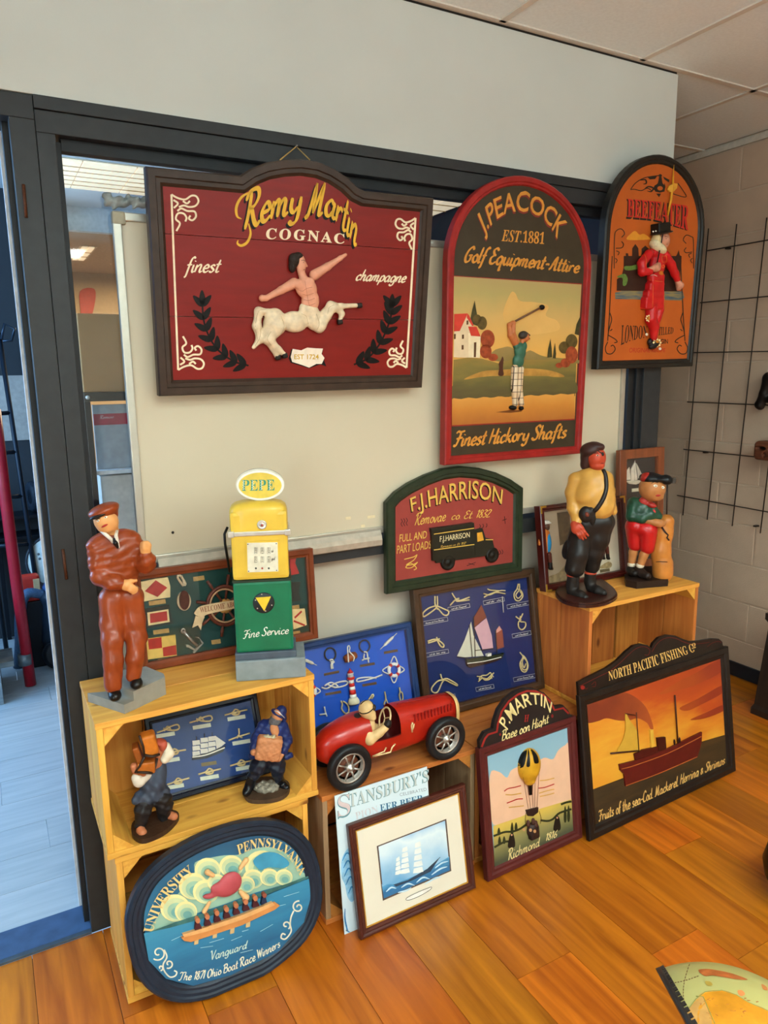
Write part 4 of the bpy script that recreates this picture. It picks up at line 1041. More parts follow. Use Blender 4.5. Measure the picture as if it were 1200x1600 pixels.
# crest
S.strokes('crest_line', [[(390, 365), (440, 300), (520, 250), (600, 232), (690, 222)], [(390, 365), (430, 362), (500, 375), (560, 350), (610, 380)], [(870, 300), (920, 370), (955, 430), (930, 440), (860, 420), (800, 400)]], 9, DKB, L, K=K6)
S.strokes('crest_scroll', [[(480, 270), (540, 265), (550, 300), (520, 310)], [(520, 370), (570, 335), (620, 350), (600, 385), (560, 380)], [(640, 320), (630, 360), (680, 372), (735, 350), (735, 300)]], 16, DKB, L+0.0003, K=K6, taper=True)
S.paint('crest_emblem', [circ(692, 222, 18, 14), [(680, 235), (705, 235), (715, 300), (745, 330), (735, 385), (690, 395), (640, 385), (630, 330), (668, 300)], [(720, 232), (785, 265), (780, 292), (735, 262)], [(560, 235), (660, 228), (640, 258), (585, 262)], [(650, 405), (700, 405), (680, 442)]], DKB, L+0.0004, K=K6)
S.paint('crest_heart', [circ(690, 352, 28, 22)], mat('#b8591c'), L+0.0006, K=K6)
S.text('letter_shadow', 'BEEFEATER', [(345, 655), (640, 685), (965, 775)], [(352, 458), (650, 485), (975, 530)], DKB, L, 'serif', 0.02, K=K6)
S.text('lettering', 'BEEFEATER', [(358, 640), (650, 672), (975, 775)], [(362, 458), (660, 485), (988, 530)], mat('#c02a1e'), L+0.0005, 'serif', 0.006, K=K6)
S.text('lettering', 'LONDON', [(292, 905), (400, 858), (560, 825)], [(302, 702), (420, 706), (560, 712)], DKB, L, 'serif', 0.0, K=K7)
S.text('lettering', 'DISTILLED', [(600, 812), (720, 800), (822, 786)], [(600, 716), (720, 720), (828, 724)], DKB, L, 'serif', 0.0, K=K7)
S.text('lettering', 'GIN', [(696, 888), (770, 888)], [(696, 842), (770, 842)], DKB, L, 'sans', 0.02, K=K7)
S.text('lettering', 'ORIGINAL RECIPE', [(376, 978), (742, 974)], [(380, 930), (744, 936)], mat('#b02a1c'), L, 'sans', 0.01, K=K7)
# painted tower of the river bank
S.paint('river', [[(232, 372), (300, 352), (400, 335), (500, 350), (920, 358), (936, 420), (905, 452), (700, 446), (236, 436)]], ramp_mat('painted_river', [(0.2, '#22303a'), (0.55, '#3f5866'), (0.8, '#8a7a4a')], (0, 0, 1), 0, 0.4, 0.5, 30, stretch=(0.5, 1, 5)), L, K=K7)
S.paint('castle', [[(325, 1168), (330, 1070), (345, 1060), (342, 1010), (366, 1010), (370, 1045), (405, 1050), (408, 960), (440, 915), (470, 960), (475, 1050), (500, 1045), (502, 965), (540, 932), (580, 970), (840, 1055), (862, 1020), (880, 975), (890, 1030), (908, 1040), (905, 1168)], ], DK, L, K=K6)
S.paint('castle', [[(322, 0), (905, 0), (885, 360), (250, 352), (252, 235), (300, 205), (320, 120)]], DK, L+0.0002, K=K7)
S.paint('painted_cloud', [smooth([(355, 872), (400, 805), (440, 785), (480, 820), (530, 815), (590, 860), (560, 872)], 4, True)], mat('#d08a28'), L+0.0004, K=K6)
S.paint('painted_tree', [smooth([(330, 105), (400, 100), (470, 85), (460, 130), (390, 145), (335, 140)], 3, True), smooth([(258, 205), (330, 180), (362, 230), (345, 295), (312, 296), (310, 225), (262, 220)], 3, True)], mat('#5d7a34', 0.5, 0, 0.3, 120), L+0.0006, K=K7)
# side scrolls
for sx in (0, 1):
    X = (lambda x: x) if sx == 0 else (lambda x: 1255-x)
    o = 0 if sx == 0 else 62
    S.strokes('side_scroll', [[(X(225), 1165), (X(228), 850+o*0.5), (X(250), 780+o), (X(300), 765+o), (X(330), 810+o), (X(300), 850+o)], [(X(240), 960+o*0.6), (X(300), 955+o*0.8), (X(320), 920+o), (X(300), 890+o)], [(X(245), 985+o*0.4), (X(275), 1000+o*0.4), (X(262), 1030+o*0.4)], [(X(235), 1060), (X(255), 1080), (X(240), 1110)]], 9, DKB, L, K=K6)
    Y = (lambda x: x) if sx == 0 else (lambda x: 1110-x*1.05+0)
    S.strokes('side_scroll', [[(Y(205), 0), (Y(178), 560), (Y(165), 790)], [(Y(180), 575), (Y(200), 640), (Y(185), 700), (Y(165), 780), (Y(160), 860)], [(Y(205), 740), (Y(185), 760)], [(Y(160), 800), (Y(230), 840), (Y(255), 870), (Y(225), 880)], [(Y(160), 870), (Y(135), 930), (Y(150), 985), (Y(200), 990), (Y(235), 945), (Y(215), 905), (Y(190), 915)]], 10, DKB, L, K=K7)
# carved guardsman
F = Fig(None, S, K7, PL); F.ks = 6.4865; hz = -0.008; G_ = S.root
def up(y): return y-1037.8            # from the upper crop to the lower one
COAT = mat('#c21a1c', 0.28, 0, 0.15, 40)
coa = blob('guardsman_coat', [F.ell((655, up(1010), hz), (112, 60, 55)), F.ell((660, 90, hz), (100, 130, 60)), F.ell((640, 210, hz), (105, 70, 58))]
     + [F.bx((640, 240, hz), (92, 60, 52), 0, 24), F.bx((626, 330, hz), (106, 60, 54), 0, 24), F.bx((612, 410, hz), (120, 60, 56), 0, 24), F.bx((602, 480, hz), (134, 64, 58), 0, 20)]
     + F.chain(((575, up(1020), hz-.004), 48), ((505, 70, hz-.008), 46), ((510, 160, hz-.014), 44), ((590, 160, hz-.026), 32))
     + F.chain(((740, up(1030), hz-.004), 46), ((800, 90, hz-.006), 46), ((840, 180, hz-.01), 40), ((865, 245, hz-.012), 30)), COAT, G_, 0.002, 0.005)
gbd = blob('guardsman_body', F.chain(((585, 140, hz-.024), 26), ((655, 118, hz-.030), 40), ((672, 90, hz-.030), 26)) + F.chain(((865, 255, hz-.012), 26), ((888, 300, hz-.014), 40), ((875, 332, hz-.014), 22))
     + F.chain(((585, 140, hz-.020), 20), ((510, 150, hz-.010), 20), ((560, up(1030), hz), 22), ((690, up(1000), hz), 24), ((715, up(930), hz-.006), 30)) + F.chain(((690, up(1000), hz), 24), ((800, 90, hz), 20), ((865, 255, hz-.012), 20))
     + [F.ell((725, up(880), hz-.010), (66, 85, 60), 0.1), F.cone((775, up(895), hz-.012), 14, (784, up(905), hz-.012), 8)], mat('#c8876a', 0.4, 0, 0.2, 90), G_, 0.002, 0.004)
blob('guardsman_hair', [F.ell((648, up(880), hz-.008), (44, 70, 52))], mat('#d8c08a', 0.5), G_, 0.002, 0.003)
blob('ruff_collar', [F.ell((676, up(958), hz-.012), (98, 46, 66), -0.42), F.ell((640, up(920), hz-.010), (60, 40, 60), -0.5)], mat('#ddd0a8', 0.5, 0, 0.15, 150), G_, 0.002, 0.003)
blob('black_hat', [F.bx((694, up(760), hz-.010), (86, 52, 60), 0.14, 12), F.ell((706, up(805), hz-.014), (132, 15, 92), 0.16)], mat('#15130f', 0.4), G_, 0.002, 0.003)
S.paint('hat_band', [circ(620+i*27, up(790-i*4.6), 9, 8, 8) for i in range(6)], mat('#e8e2d4'), PL+0.030)
blob('red_breeches', F.chain(((600, 540, hz), 66), ((595, 640, hz-.004), 60), ((630, 720, hz-.006), 52), ((625, 830, hz-.006), 36)) + F.chain(((680, 550, hz), 50), ((660, 620, hz), 44), ((640, 700, hz), 40)), COAT, G_, 0.002, 0.005)
blob('black_shoe', [F.ell((630, 900, hz-.006), (78, 38, 34), 0.45), F.ell((590, 870, hz), (36, 40, 28))], mat('#1a1210', 0.35), G_, 0.002, 0.003)
for (cx, cy, r) in ((578, 632, 28), (660, 878, 34)):
    S.paint('rosette', [circ(cx+r*math.cos(a), cy+r*math.sin(a), r*0.34, n=8) for a in np.linspace(0, 2*math.pi, 8, endpoint=False)], mat('#ead9a0'), PL+0.0225)
    blob('rosette_centre', [F.ell((cx, cy, -0.022), (r*0.75, r*0.75, 10))], mat('#c07a24'), G_, 0.002, 0.002)
S.paint('sock_tip', [circ(555, 795, 14), circ(690, 940, 14)], mat('#e0d4c0'), PL+0.021)
GB = mat('#c8701e', 0.4)
mark('coat_trim', coa, [[(708, up(1040)), (732, up(1038)), (755, up(1036))], [(755, up(1036)), (757, up(1070)), (758, up(1098))], [(708, up(1040)), (710, up(1070)), (712, up(1100))], [(712, up(1100)), (735, up(1100)), (758, up(1098))], [(545, 235), (640, 252), (742, 262)], [(620, 270), (617, 400), (615, 520)], [(735, 275), (732, 400), (728, 530)], [(480, 525), (600, 545), (735, 540)], [(722, 88), (738, 105), (722, 122), (706, 105), (722, 88)], [(530, up(1010)), (550, up(1080)), (545, 100)]], 0.0010, mat('#d9762a', 0.4), K7)
skin_patch('coat_badge', coa, K7(circ(708, 172, 30, 22, 14)), GB, coa, 0.0008)
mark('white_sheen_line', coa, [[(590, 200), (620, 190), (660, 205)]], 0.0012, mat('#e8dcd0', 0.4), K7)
for ex, ey in ((752, up(862)),):
    q_ = skin(gbd, *K7([(ex, ey)])[0], 0.0)
    if q_ is not None: ball('eye', q_, np.stack([S.U, S.V, S.N]), [0.0018, 0.0010, 0.001], mat('#2a1c16'), gbd, 6)
mark('facial_line', gbd, [[(735, up(845)), (752, up(840)), (770, up(848))], [(752, up(920)), (768, up(918))]], 0.0008, mat('#6a2a20', 0.5), K7)
tube('halberd_pole', [F.P(655, 95, -0.036), F.P(725, up(790), -0.032), F.P(745, up(680), -0.022)], 0.0022, mat('#1c1410', 0.4), G_, 6)
tube('halberd_gold', [F.P(768, up(625), -0.010), F.P(800, up(470), -0.008), F.P(820, up(300), -0.007), F.P(830, up(115), -0.006)], [0.0035, 0.005, 0.004, 0.001], mat('#d89a20', 0.35, 0.2), G_, 8)
S.plate('halberd_blade', [(770, up(360)), (785, up(325)), (830, up(300)), (868, up(305)), (862, up(350)), (830, up(385)), (790, up(390))], PL+0.004, PL+0.010, mat('#dca23a', 0.35, 0.2))
# ================================================================== removal company sign
K = crop(480, 700, 3.0)
S = Sign('pub_sign', 'green-framed removal company sign with arched top and carved black van', 'sign', (1.1263, 2.034, 0.8797), 0, 1.15, -0.52, K)
GRN = mat('#26301f', 0.42, 0, 0.2, 30, 0.05)
out = S.uv(K([(376, 688), (1010, 580), (1016, 187), (960, 148), (890, 115), (810, 94), (725, 86), (640, 98), (560, 127), (480, 167), (420, 208), (374, 258)]))
framed(S, out, 0.040, 0.025, GRN)
zl = -0.0125; S.plate_uv('panel', inset(out, 0.036), -0.023, zl, mat('#943c34', 0.5, 0, 0.1, 15)); L = zl+0.0005
YEL = mat('#d8b050', 0.45)
b_ = [(490, 298), (600, 268), (720, 240), (820, 240), (912, 262)]; t_ = [(482, 236), (590, 190), (720, 158), (820, 158), (918, 196)]
S.text('letter_shadow', 'F.J.HARRISON', [(x-4, y+5) for x, y in b_], [(x-4, y+5) for x, y in t_], BLACK, L, 'sans', 0.01)
S.text('lettering', 'F.J.HARRISON', b_, t_, YEL, L+0.0005, 'sans', 0.006)
S.text('lettering', 'Removae', [(504, 362), (650, 340)], [(508, 308), (652, 290)], YEL, L, 'brush', 0.11)
S.text('lettering', 'co. Et. 1832', [(676, 336), (864, 322)], [(678, 298), (866, 288)], YEL, L, 'brush', 0.11)
S.text('lettering', 'FULL AND', [(432, 442), (560, 422)], [(434, 406), (562, 388)], YEL, L, 'sans', 0.0)
S.text('lettering', 'PART LOADS', [(420, 496), (580, 470)], [(422, 458), (582, 434)], YEL, L, 'sans', 0.0)
S.strokes('squiggle', [[(455, 522), (500, 510), (515, 500), (500, 525), (465, 548), (500, 545), (518, 535), (490, 560), (462, 560), (485, 540), (512, 562), (500, 572)]], 4, YEL, L)
for ln in ([(440, 332), (446, 345), (440, 355), (446, 368)], [(452, 330), (458, 343), (452, 353), (458, 366)], [(464, 328), (470, 341), (464, 351), (470, 364)], [(805, 378), (812, 368), (808, 358)], [(820, 376), (827, 366), (823, 356)], [(838, 372), (843, 362), (840, 354)], [(900, 500), (908, 490), (900, 478)], [(912, 498), (918, 488), (912, 476)], [(748, 552), (790, 536)], [(755, 540), (785, 548)], [(925, 320), (928, 355)], [(915, 340), (935, 332)]): S.strokes('wavy_mark', [ln], 2.5, BLACK, L)
F = Fig(None, S, K, zl); F.ks = 3.0
VAN = mat('#23221a', 0.35, 0, 0.12, 40)
van = S.root
S.plate('van_body', [(583, 380), (780, 352), (784, 372), (786, 502), (590, 530)], zl, zl+0.012, VAN)
S.plate('van_roof', [(583, 378), (782, 350), (784, 368), (584, 396)], zl, zl+0.016, VAN)
S.plate('van_cab', [(784, 384), (822, 376), (836, 420), (868, 428), (878, 470), (862, 490), (788, 502)], zl, zl+0.010, VAN)
S.plate('chassis', [(600, 520), (870, 480), (874, 500), (604, 540)], zl, zl+0.008, VAN)
for c in ((655, 534), (862, 500)):
    P = S.pt(c[0], c[1], zl); r = 39*F.s/3
    lathe('wheel', [(r, 0), (r, 0.010), (r*0.8, 0.013), (r*0.62, 0.010), (r*0.3, 0.010), (r*0.2, 0.013)], P, mat('#17140f', 0.45), van, ax=S.N, seg=24)
S.strokes('gold_stripe', [[(594, 404), (782, 376)], [(594, 478), (784, 452)], [(836, 430), (872, 430)]], 4, YEL, zl+0.0165, sm=False)
S.text('van_lettering', 'F.J.HARRISON', [(622, 440), (762, 418)], [(622, 414), (762, 394)], mat('#e8d9a8'), zl+0.0125, 'sans', 0.004)
S.text('van_lettering', 'Removae co. Et. 1832', [(625, 468), (745, 450)], [(625, 457), (745, 440)], YEL, zl+0.0125, 'brush', 0.1)
S.paint('cab_window', [[(796, 398), (820, 394), (828, 432), (798, 440)]], mat('#d89a30'), zl+0.0105)

# ================================================================== glazed boxes of knots
ROPE = mat('#d9c28c', 0.7, 0, 0.2, 400, 0.5, 500); ROPEW = mat('#ddd9cc', 0.7, 0, 0.15, 400, 0.5, 500)
def shadow_box(S, w_, h_, fw, depth, mf, mp, inner=None):
    S.mould('frame', rect(w_, h_), [(0, -depth), (0, -0.003), (0.003, 0), (fw*0.6, 0.0), (fw*0.75, -0.003), (fw, -0.004), (fw, -depth)], mf)
    S.plate_uv('backboard', inset(rect(w_, h_), fw-0.002), -depth, -depth*0.62, mp)
    S.plate_uv('glass', inset(rect(w_, h_), fw-0.002), -0.0055, -0.0045, GLASS)
    S.bl = -depth*0.62
def label_strip(S, c, w_, h_, ang, m, K=None, txt=None, mt=None, style='sans', border=None):
    K = K or S.K; ca, sa = math.cos(ang), math.sin(ang)
    P = [(c[0]+x*ca-y*sa, c[1]+x*sa+y*ca) for x, y in ((-w_/2, h_/2), (w_/2, h_/2), (w_/2, -h_/2), (-w_/2, -h_/2))]
    if border:
        S.paint('label_border', [[(c[0]+(x*ca-y*sa)*1.0, c[1]+x*sa+y*ca) for x, y in ((-w_/2-2, h_/2+2.5), (w_/2+2, h_/2+2.5), (w_/2+2, -h_/2-2.5), (-w_/2-2, -h_/2-2.5))]], border, S.bl+0.0008, K)
    o = S.plate('label', P, S.bl, S.bl+0.0013, m, K)
    if txt:
        Q = [(c[0]+x*ca-y*sa, c[1]+x*sa+y*ca) for x, y in ((-w_*0.36, h_*0.22), (w_*0.36, h_*0.22), (w_*0.36, -h_*0.22), (-w_*0.36, -h_*0.22))]
        S.text('label_text', txt, [Q[0], Q[1]], [Q[3], Q[2]], mt, S.bl+0.0018, style, 0.02 if style == 'sans' else 0.16, K=K, parent=o)
# ---- navy box with a model ketch
K = crop(640, 890, 5.4545)
S = Sign('knot_display_box', 'navy glazed box of rope knots with a red-sailed ketch model', 'framed display', (1.2365, 1.9662, 0.418), 0, 9.5, 0, K, rest=0.030)
wN, hN = 0.538, 0.4615
WAL = mat('#46301f', 0.45, 0, 0.3, 12, 0.06, stretch=(1, 1, 1))
shadow_box(S, wN, hN, 0.030, 0.030, WAL, mat('#14265c', 0.6, 0, 0.08, 8))
bl = S.bl; NV = mat('#12224e', 0.6); WH = mat('#e8e4d8', 0.5)
S.rope('knot', [[(215, 225), (218, 300), (240, 340)], [(235, 225), (236, 310), (205, 345), (150, 385), (118, 400), (115, 370), (160, 330), (215, 310)], [(240, 330), (290, 385), (325, 385), (330, 355), (280, 330), (225, 305)]], 0.0026, ROPE, bl+0.005)
S.rope('knot', [[(360, 200), (395, 250), (430, 262), (510, 235)], [(345, 305), (385, 262), (420, 245), (400, 270), (510, 258)]], 0.0026, ROPE, bl+0.005)
S.rope('knot', [[(630, 205), (680, 215), (740, 195), (815, 205)], [(635, 235), (690, 205), (770, 180), (815, 180)], [(665, 165), (690, 175), (760, 180)]], 0.0024, ROPE, bl+0.005)
S.rope('knot', [[(925, 120), (915, 165), (890, 205), (900, 255), (935, 265), (965, 225), (950, 180), (920, 165)], [(935, 120), (935, 170), (905, 215), (925, 245), (955, 215), (940, 185)]], 0.0025, ROPE, bl+0.005)
S.rope('knot', [[(905, 400), (940, 420), (965, 375)], [(945, 395), (940, 440), (985, 450), (985, 490), (955, 512), (930, 490), (928, 450), (950, 425)]], 0.0026, ROPE, bl+0.005)
S.rope('knot', [[(155, 610), (210, 595), (250, 605), (290, 640), (285, 662), (262, 650), (240, 610), (230, 575)], [(158, 625), (215, 608), (255, 590)]], 0.0028, ROPE, bl+0.005)
S.rope('knot', [[(262, 890), (280, 935), (320, 930), (400, 975), (400, 988), (350, 965), (290, 945), (240, 1040), (200, 1045), (188, 1010), (240, 950), (300, 940)]], 0.0027, ROPE, bl+0.005)
S.rope('knot', [[(585, 955), (620, 925), (660, 930), (690, 905), (718, 880)], [(575, 910), (610, 915), (640, 940), (680, 935), (700, 905), (715, 915)], [(590, 935), (615, 905), (655, 900), (690, 880), (700, 930)]], 0.0024, ROPE, bl+0.005)
S.rope('knot', [[(940, 705), (965, 745), (940, 800), (955, 860), (990, 870), (1010, 820), (990, 760), (965, 730)], [(975, 740), (960, 790), (975, 835), (990, 800)], [(945, 790), (965, 850), (1000, 845), (1000, 790), (975, 750)]], 0.0026, ROPE, bl+0.005)
for c, w2, t in (((213, 442), 225, 'Anneau de Trois Boucles'), ((420, 322), 185, 'Nœud de Taquet'), ((718, 268), 178, 'Nœud de Pêche'), ((928, 300), 195, 'Nœud de Chaise Double'), ((955, 552), 160, 'Nœud Coulant'), ((236, 712), 192, 'Nœud de Plein Poing'), ((985, 920), 198, 'Nœud de Chaise Triple'), ((642, 1008), 152, 'Nœud de Carrick'), ((300, 1092), 180, 'Nœud de Calfat')):
    label_strip(S, c, w2, 30, -0.19, NV, None, t, WH, 'brush', WH)
S.rope('hanging_thread', [[(790, 230), (800, 365)]], 0.0016, ROPEW, bl+0.004)
# ketch
S.plate('hull', [(490, 790), (800, 735), (785, 758), (740, 780), (520, 838), (498, 825)], bl, bl+0.012, mat('#3a231a', 0.4))
S.plate('hull_side', [(488, 768), (790, 722), (806, 712), (790, 748), (500, 800)], bl, bl+0.013, mat('#2c3320', 0.4))
S.strokes('waterline', [[(492, 800), (640, 780), (782, 745)]], 7, WH, bl+0.0135)
S.plate('jib', [(525, 445), (545, 560), (632, 735), (470, 748), (405, 740), (470, 600)], bl+0.003, bl+0.0045, mat('#cfc9b4', 0.7, 0, 0.06))
S.plate('main_sail', [(555, 495), (655, 412), (700, 560), (712, 668), (625, 685)], bl+0.004, bl+0.0055, mat('#c99aa4', 0.7, 0, 0.06))
S.plate('top_sail', [(612, 300), (655, 405), (555, 490), (545, 415)], bl+0.005, bl+0.0065, mat('#7a3a28', 0.7, 0, 0.1))
S.plate('mizzen_sail', [(735, 545), (790, 510), (805, 660), (750, 678)], bl+0.004, bl+0.0055, mat('#8a402e', 0.7, 0, 0.1))
S.plate('mizzen_top', [(765, 480), (785, 512), (738, 548), (740, 515)], bl+0.004, bl+0.005, mat('#c98a80', 0.7))
for a, b in (((510, 470), (535, 745)), ((548, 400), (560, 745)), ((735, 520), (745, 715)), ((405, 742), (500, 755)), ((560, 690), (715, 672))):
    tube('spar', S.p3([a, b], bl+0.008), 0.0014, mat('#3a2a1c', 0.5), S.root, 6)
S.plate('deck_house', [(665, 722), (698, 712), (698, 735), (665, 742)], bl, bl+0.014, WH)
# ---- blue box with a lighthouse
K = crop(480, 960, 6.6667)
S = Sign('knot_display_box', 'bright blue nautical box with lighthouse and lifebuoy behind the racing car', 'framed display', (0.7760, 1.9650, 0.418), 0, 12.7, 0, K, rest=0.034)
wB, hB = 0.452, 0.348
shadow_box(S, wB, hB, 0.022, 0.034, mat('#1d3560', 0.4, 0, 0.15, 20), mat('#1550b8', 0.55, 0, 0.05, 6))
bl = S.bl
for c, r in (((240, 415), 58), ((598, 330), 54)):
    P = S.p3(circ(c[0], c[1], r, r*1.15, 24), bl+0.006); tube('iron_ring', P, 0.0028, mat('#2a2a30' if c[0] < 300 else '#4a4048', 0.4, 0.5), S.root, 6, True)
S.rope('knot', [[(235, 480), (250, 470), (270, 480), (262, 515), (268, 565)], [(240, 495), (280, 495), (250, 520), (252, 568)]], 0.0028, ROPEW, bl+0.007)
S.rope('knot', [[(590, 390), (620, 395), (630, 440), (640, 500)], [(570, 478), (600, 465), (648, 455)], [(595, 410), (590, 455), (615, 465), (640, 450)]], 0.0026, ROPEW, bl+0.007)
v, f = lathe_vf([(0.0105, -0.022), (0.0135, -0.012), (0.0145, 0), (0.0135, 0.012), (0.0105, 0.022)], S.pt(448, 445, bl+0.013), S.U*0.97+S.V*0.16, 20)
brl = mk('wooden_barrel', v, f, mat('#8a4a24', 0.5, 0, 0.3, 40), S.root, True)
S.rope('barrel_rope', [[(430, 500), (425, 420), (420, 345), (435, 325), (445, 350), (440, 385), (470, 420), (490, 450), (480, 490)]], 0.002, ROPEW, bl+0.026, parent=brl)
def bobbin(a, b, m=ROPEW):
    a = np.array(a, float); b = np.array(b, float); d = b-a
    S.rope('splice', [[a, a+d*0.22], [a+d*0.78, b]], 0.0014, m, bl+0.006)
    p = S.p3([a+d*0.2, a+d*0.3, a+d*0.7, a+d*0.8], bl+0.006); tube('splice_wrap', p, [0.002, 0.0052, 0.0052, 0.002], m, S.root, 8)
bobbin((760, 365), (935, 195)); bobbin((-60, 455), (100, 530))
S.rope('knot', [[(150, 762), (210, 770), (300, 715), (400, 695), (420, 718), (380, 745), (290, 760), (200, 725)], [(180, 745), (250, 710), (320, 750), (280, 765)]], 0.0027, ROPEW, bl+0.006)
S.rope('knot', [[(780, 630), (700, 660), (540, 700), (515, 685), (540, 665), (640, 655), (720, 665)]], 0.0027, ROPEW, bl+0.006)
LAB = mat('#5c4228', 0.6, 0, 0.3, 120)
for c, w2, a in (((255, 612), 160, -0.2), ((628, 525), 155, -0.17), ((872, 388), 145, -0.18), ((272, 820), 165, -0.17), ((650, 728), 150, -0.17)):
    label_strip(S, c, w2, 26, a, LAB)
# lifebuoys
def lifebuoy(cx, cy):
    P = S.p3(circ(cx, cy, 53, 62, 28), bl+0.008); b = tube('lifebuoy', P, 0.0058, mat('#e8e6e0', 0.4), S.root, 8, True)
    for a in (0.8, 2.35, 3.95, 5.5):
        q = S.p3([(cx+53*math.cos(t), cy+62*math.sin(t)) for t in np.linspace(a-0.22, a+0.22, 5)], bl+0.008); tube('red_band', q, 0.0064, mat('#c02020', 0.4), b, 8)
    S.rope('buoy_line', [[(cx-45, cy-45), (cx-10, cy-132), (cx+15, cy-128), (cx+42, cy-50)], [(cx-45, cy-45), (cx-112, cy-5), (cx-108, cy+20), (cx-40, cy+50)], [(cx-40, cy+50), (cx-15, cy+122), (cx+12, cy+125), (cx+42, cy+42)], [(cx+42, cy+42), (cx+98, cy+10), (cx+98, cy-15), (cx+42, cy-50)]], 0.0022, ROPEW, bl+0.007, parent=b)
lifebuoy(905, 578); lifebuoy(30, 800)
# lighthouse
P = S.pt(487, 925, bl+0.013); s_ = ((S.O-CAM)@CF)/FPX/6.6667
tw = thing('x', P, None, None); bpy.data.objects.remove(tw)
lh = lathe('lighthouse_base', [(60*s_, -6*s_), (66*s_, 8*s_), (60*s_, 35*s_), (45*s_, 60*s_)], P, mat('#d8d0b0', 0.5), S.root, ax=S.V, seg=20)
hs_ = [60, 100, 150, 185, 222, 262]
for i in range(5):
    a, b = hs_[i], hs_[i+1]
    ra, rb = 42-a*0.055, 42-b*0.055
    lathe('tower_band', [(ra*s_, a*s_), (rb*s_, b*s_)], P, mat('#e6e2da' if i % 2 == 0 else '#c0241e', 0.4), lh, ax=S.V, seg=20)
lathe('gallery', [(42*s_, 262*s_), (42*s_, 285*s_), (30*s_, 290*s_)], P, mat('#c0241e', 0.4), lh, ax=S.V, seg=20)
lathe('lantern', [(32*s_, 288*s_), (32*s_, 322*s_), (38*s_, 324*s_), (36*s_, 332*s_)], P, mat('#d9dde0', 0.3), lh, ax=S.V, seg=20)
lathe('lantern_roof', [(34*s_, 332*s_), (26*s_, 350*s_), (8*s_, 365*s_), (2*s_, 385*s_)], P, mat('#b81e1e', 0.4), lh, ax=S.V, seg=20)
# small tackle along the bottom
for pts in ([[(350, 900), (365, 935), (360, 985), (395, 1030), (430, 1020), (430, 960), (400, 920), (370, 905)]], [[(808, 805), (818, 880), (800, 935), (838, 935), (820, 880)]], [[(960, 760), (968, 810), (960, 840), (975, 905), (995, 880), (990, 820), (965, 800)]], [[(178, 960), (190, 1020), (205, 1060)], [(130, 1045), (200, 1035)]], [[(640, 890), (680, 835), (690, 850), (670, 880)]]):
    S.rope('small_block', pts, 0.0026, ROPEW if len(pts) > 1 else ROPE, bl+0.006)
# ---- flag and wheel box on the pump crate
K = crop(200, 860, 6.6667)
S = Sign('flag_display_box', 'dark green glazed box with signal flags, ship wheel and anchor', 'framed display', (0.3178, 1.9990, 0.792), -0.95, 4.0, 0, K, rest=0.026)
wF, hF = 0.5392, 0.2865
shadow_box(S, wF, hF, 0.024, 0.026, mat('#7a3a1e', 0.35, 0, 0.25, 15, 0.05), mat('#0e3a34', 0.6, 0, 0.08, 8))
bl = S.bl
FC = mat('#e0c58e', 0.5, 0, 0.12, 60); FR = mat('#a8201c', 0.45, 0, 0.2, 60); FK = mat('#1d2018', 0.5, 0, 0.2, 80); FY = mat('#d9b45c', 0.5, 0, 0.12, 60)
fl = S.plate('signal_flag', [(105, 335), (290, 295), (415, 280), (440, 370), (440, 488), (290, 510), (130, 540)], bl, bl+0.006, FC)
S.paint('red_diamond', [[(288, 310), (410, 388), (308, 485), (175, 425)]], FR, bl+0.0066, parent=fl)
fl = S.plate('signal_flag', [(180, 610), (430, 570), (470, 760), (190, 815)], bl, bl+0.005, FK)
S.paint('cream_field', [[(200, 648), (420, 612), (435, 745), (212, 785)]], FC, bl+0.0056, parent=fl)
S.paint('red_field', [[(228, 660), (405, 632), (412, 730), (232, 758)]], FR, bl+0.0062, parent=fl)
fl = S.plate('signal_flag', [(180, 925), (495, 880), (510, 1095), (188, 1140)], bl, bl+0.005, FY)
S.paint('red_quarter', [[(208, 925), (348, 905), (355, 1015), (218, 1032)], [(362, 1012), (500, 985), (508, 1085), (368, 1105)]], FR, bl+0.0056, parent=fl)
LBR = mat('#b08a50', 0.5, 0, 0.15, 120)
for c, w2, h2 in (((305, 542), 175, 45), ((346, 845), 165, 45), ((383, 1145), 140, 40), ((738, 292), 115, 45), ((918, 952), 95, 45)):
    label_strip(S, c, w2, h2, -0.14, LBR)
# pulley block
v = [F_ for F_ in ()]
bl_ = S.plate('pulley_block', circ(585, 530, 72, 98, 26), bl, bl+0.010, mat('#c9ae8a', 0.5))
S.plate('pulley_sheave', circ(590, 520, 52, 100, 26), bl+0.010, bl+0.018, mat('#4a2418', 0.4, 0, 0.3, 60), parent=bl_)
S.rope('pulley_loop', [[(575, 370), (520, 290), (525, 260), (550, 270), (595, 340), (590, 365)], [(555, 265), (575, 310), (580, 350)]], 0.0035, mat('#c9b08e', 0.6, 0, 0.2, 200), bl+0.007)
# anchor
AN = mat('#a8a59c', 0.3, 0.7, 0.15, 60)
tube('anchor_shank', S.p3([(575, 840), (640, 910), (725, 1000)], bl+0.006), 0.0045, AN, S.root, 8)
tube('anchor_ring', S.p3(circ(575, 838, 18, 22, 14), bl+0.006), 0.003, AN, S.root, 6, True)
S.plate('anchor_arms', [(605, 985), (640, 990), (700, 1030), (770, 970), (750, 920), (700, 905), (735, 905), (790, 965), (690, 1075), (675, 1060), (690, 1045), (630, 1010), (610, 1010)], bl, bl+0.008, AN)
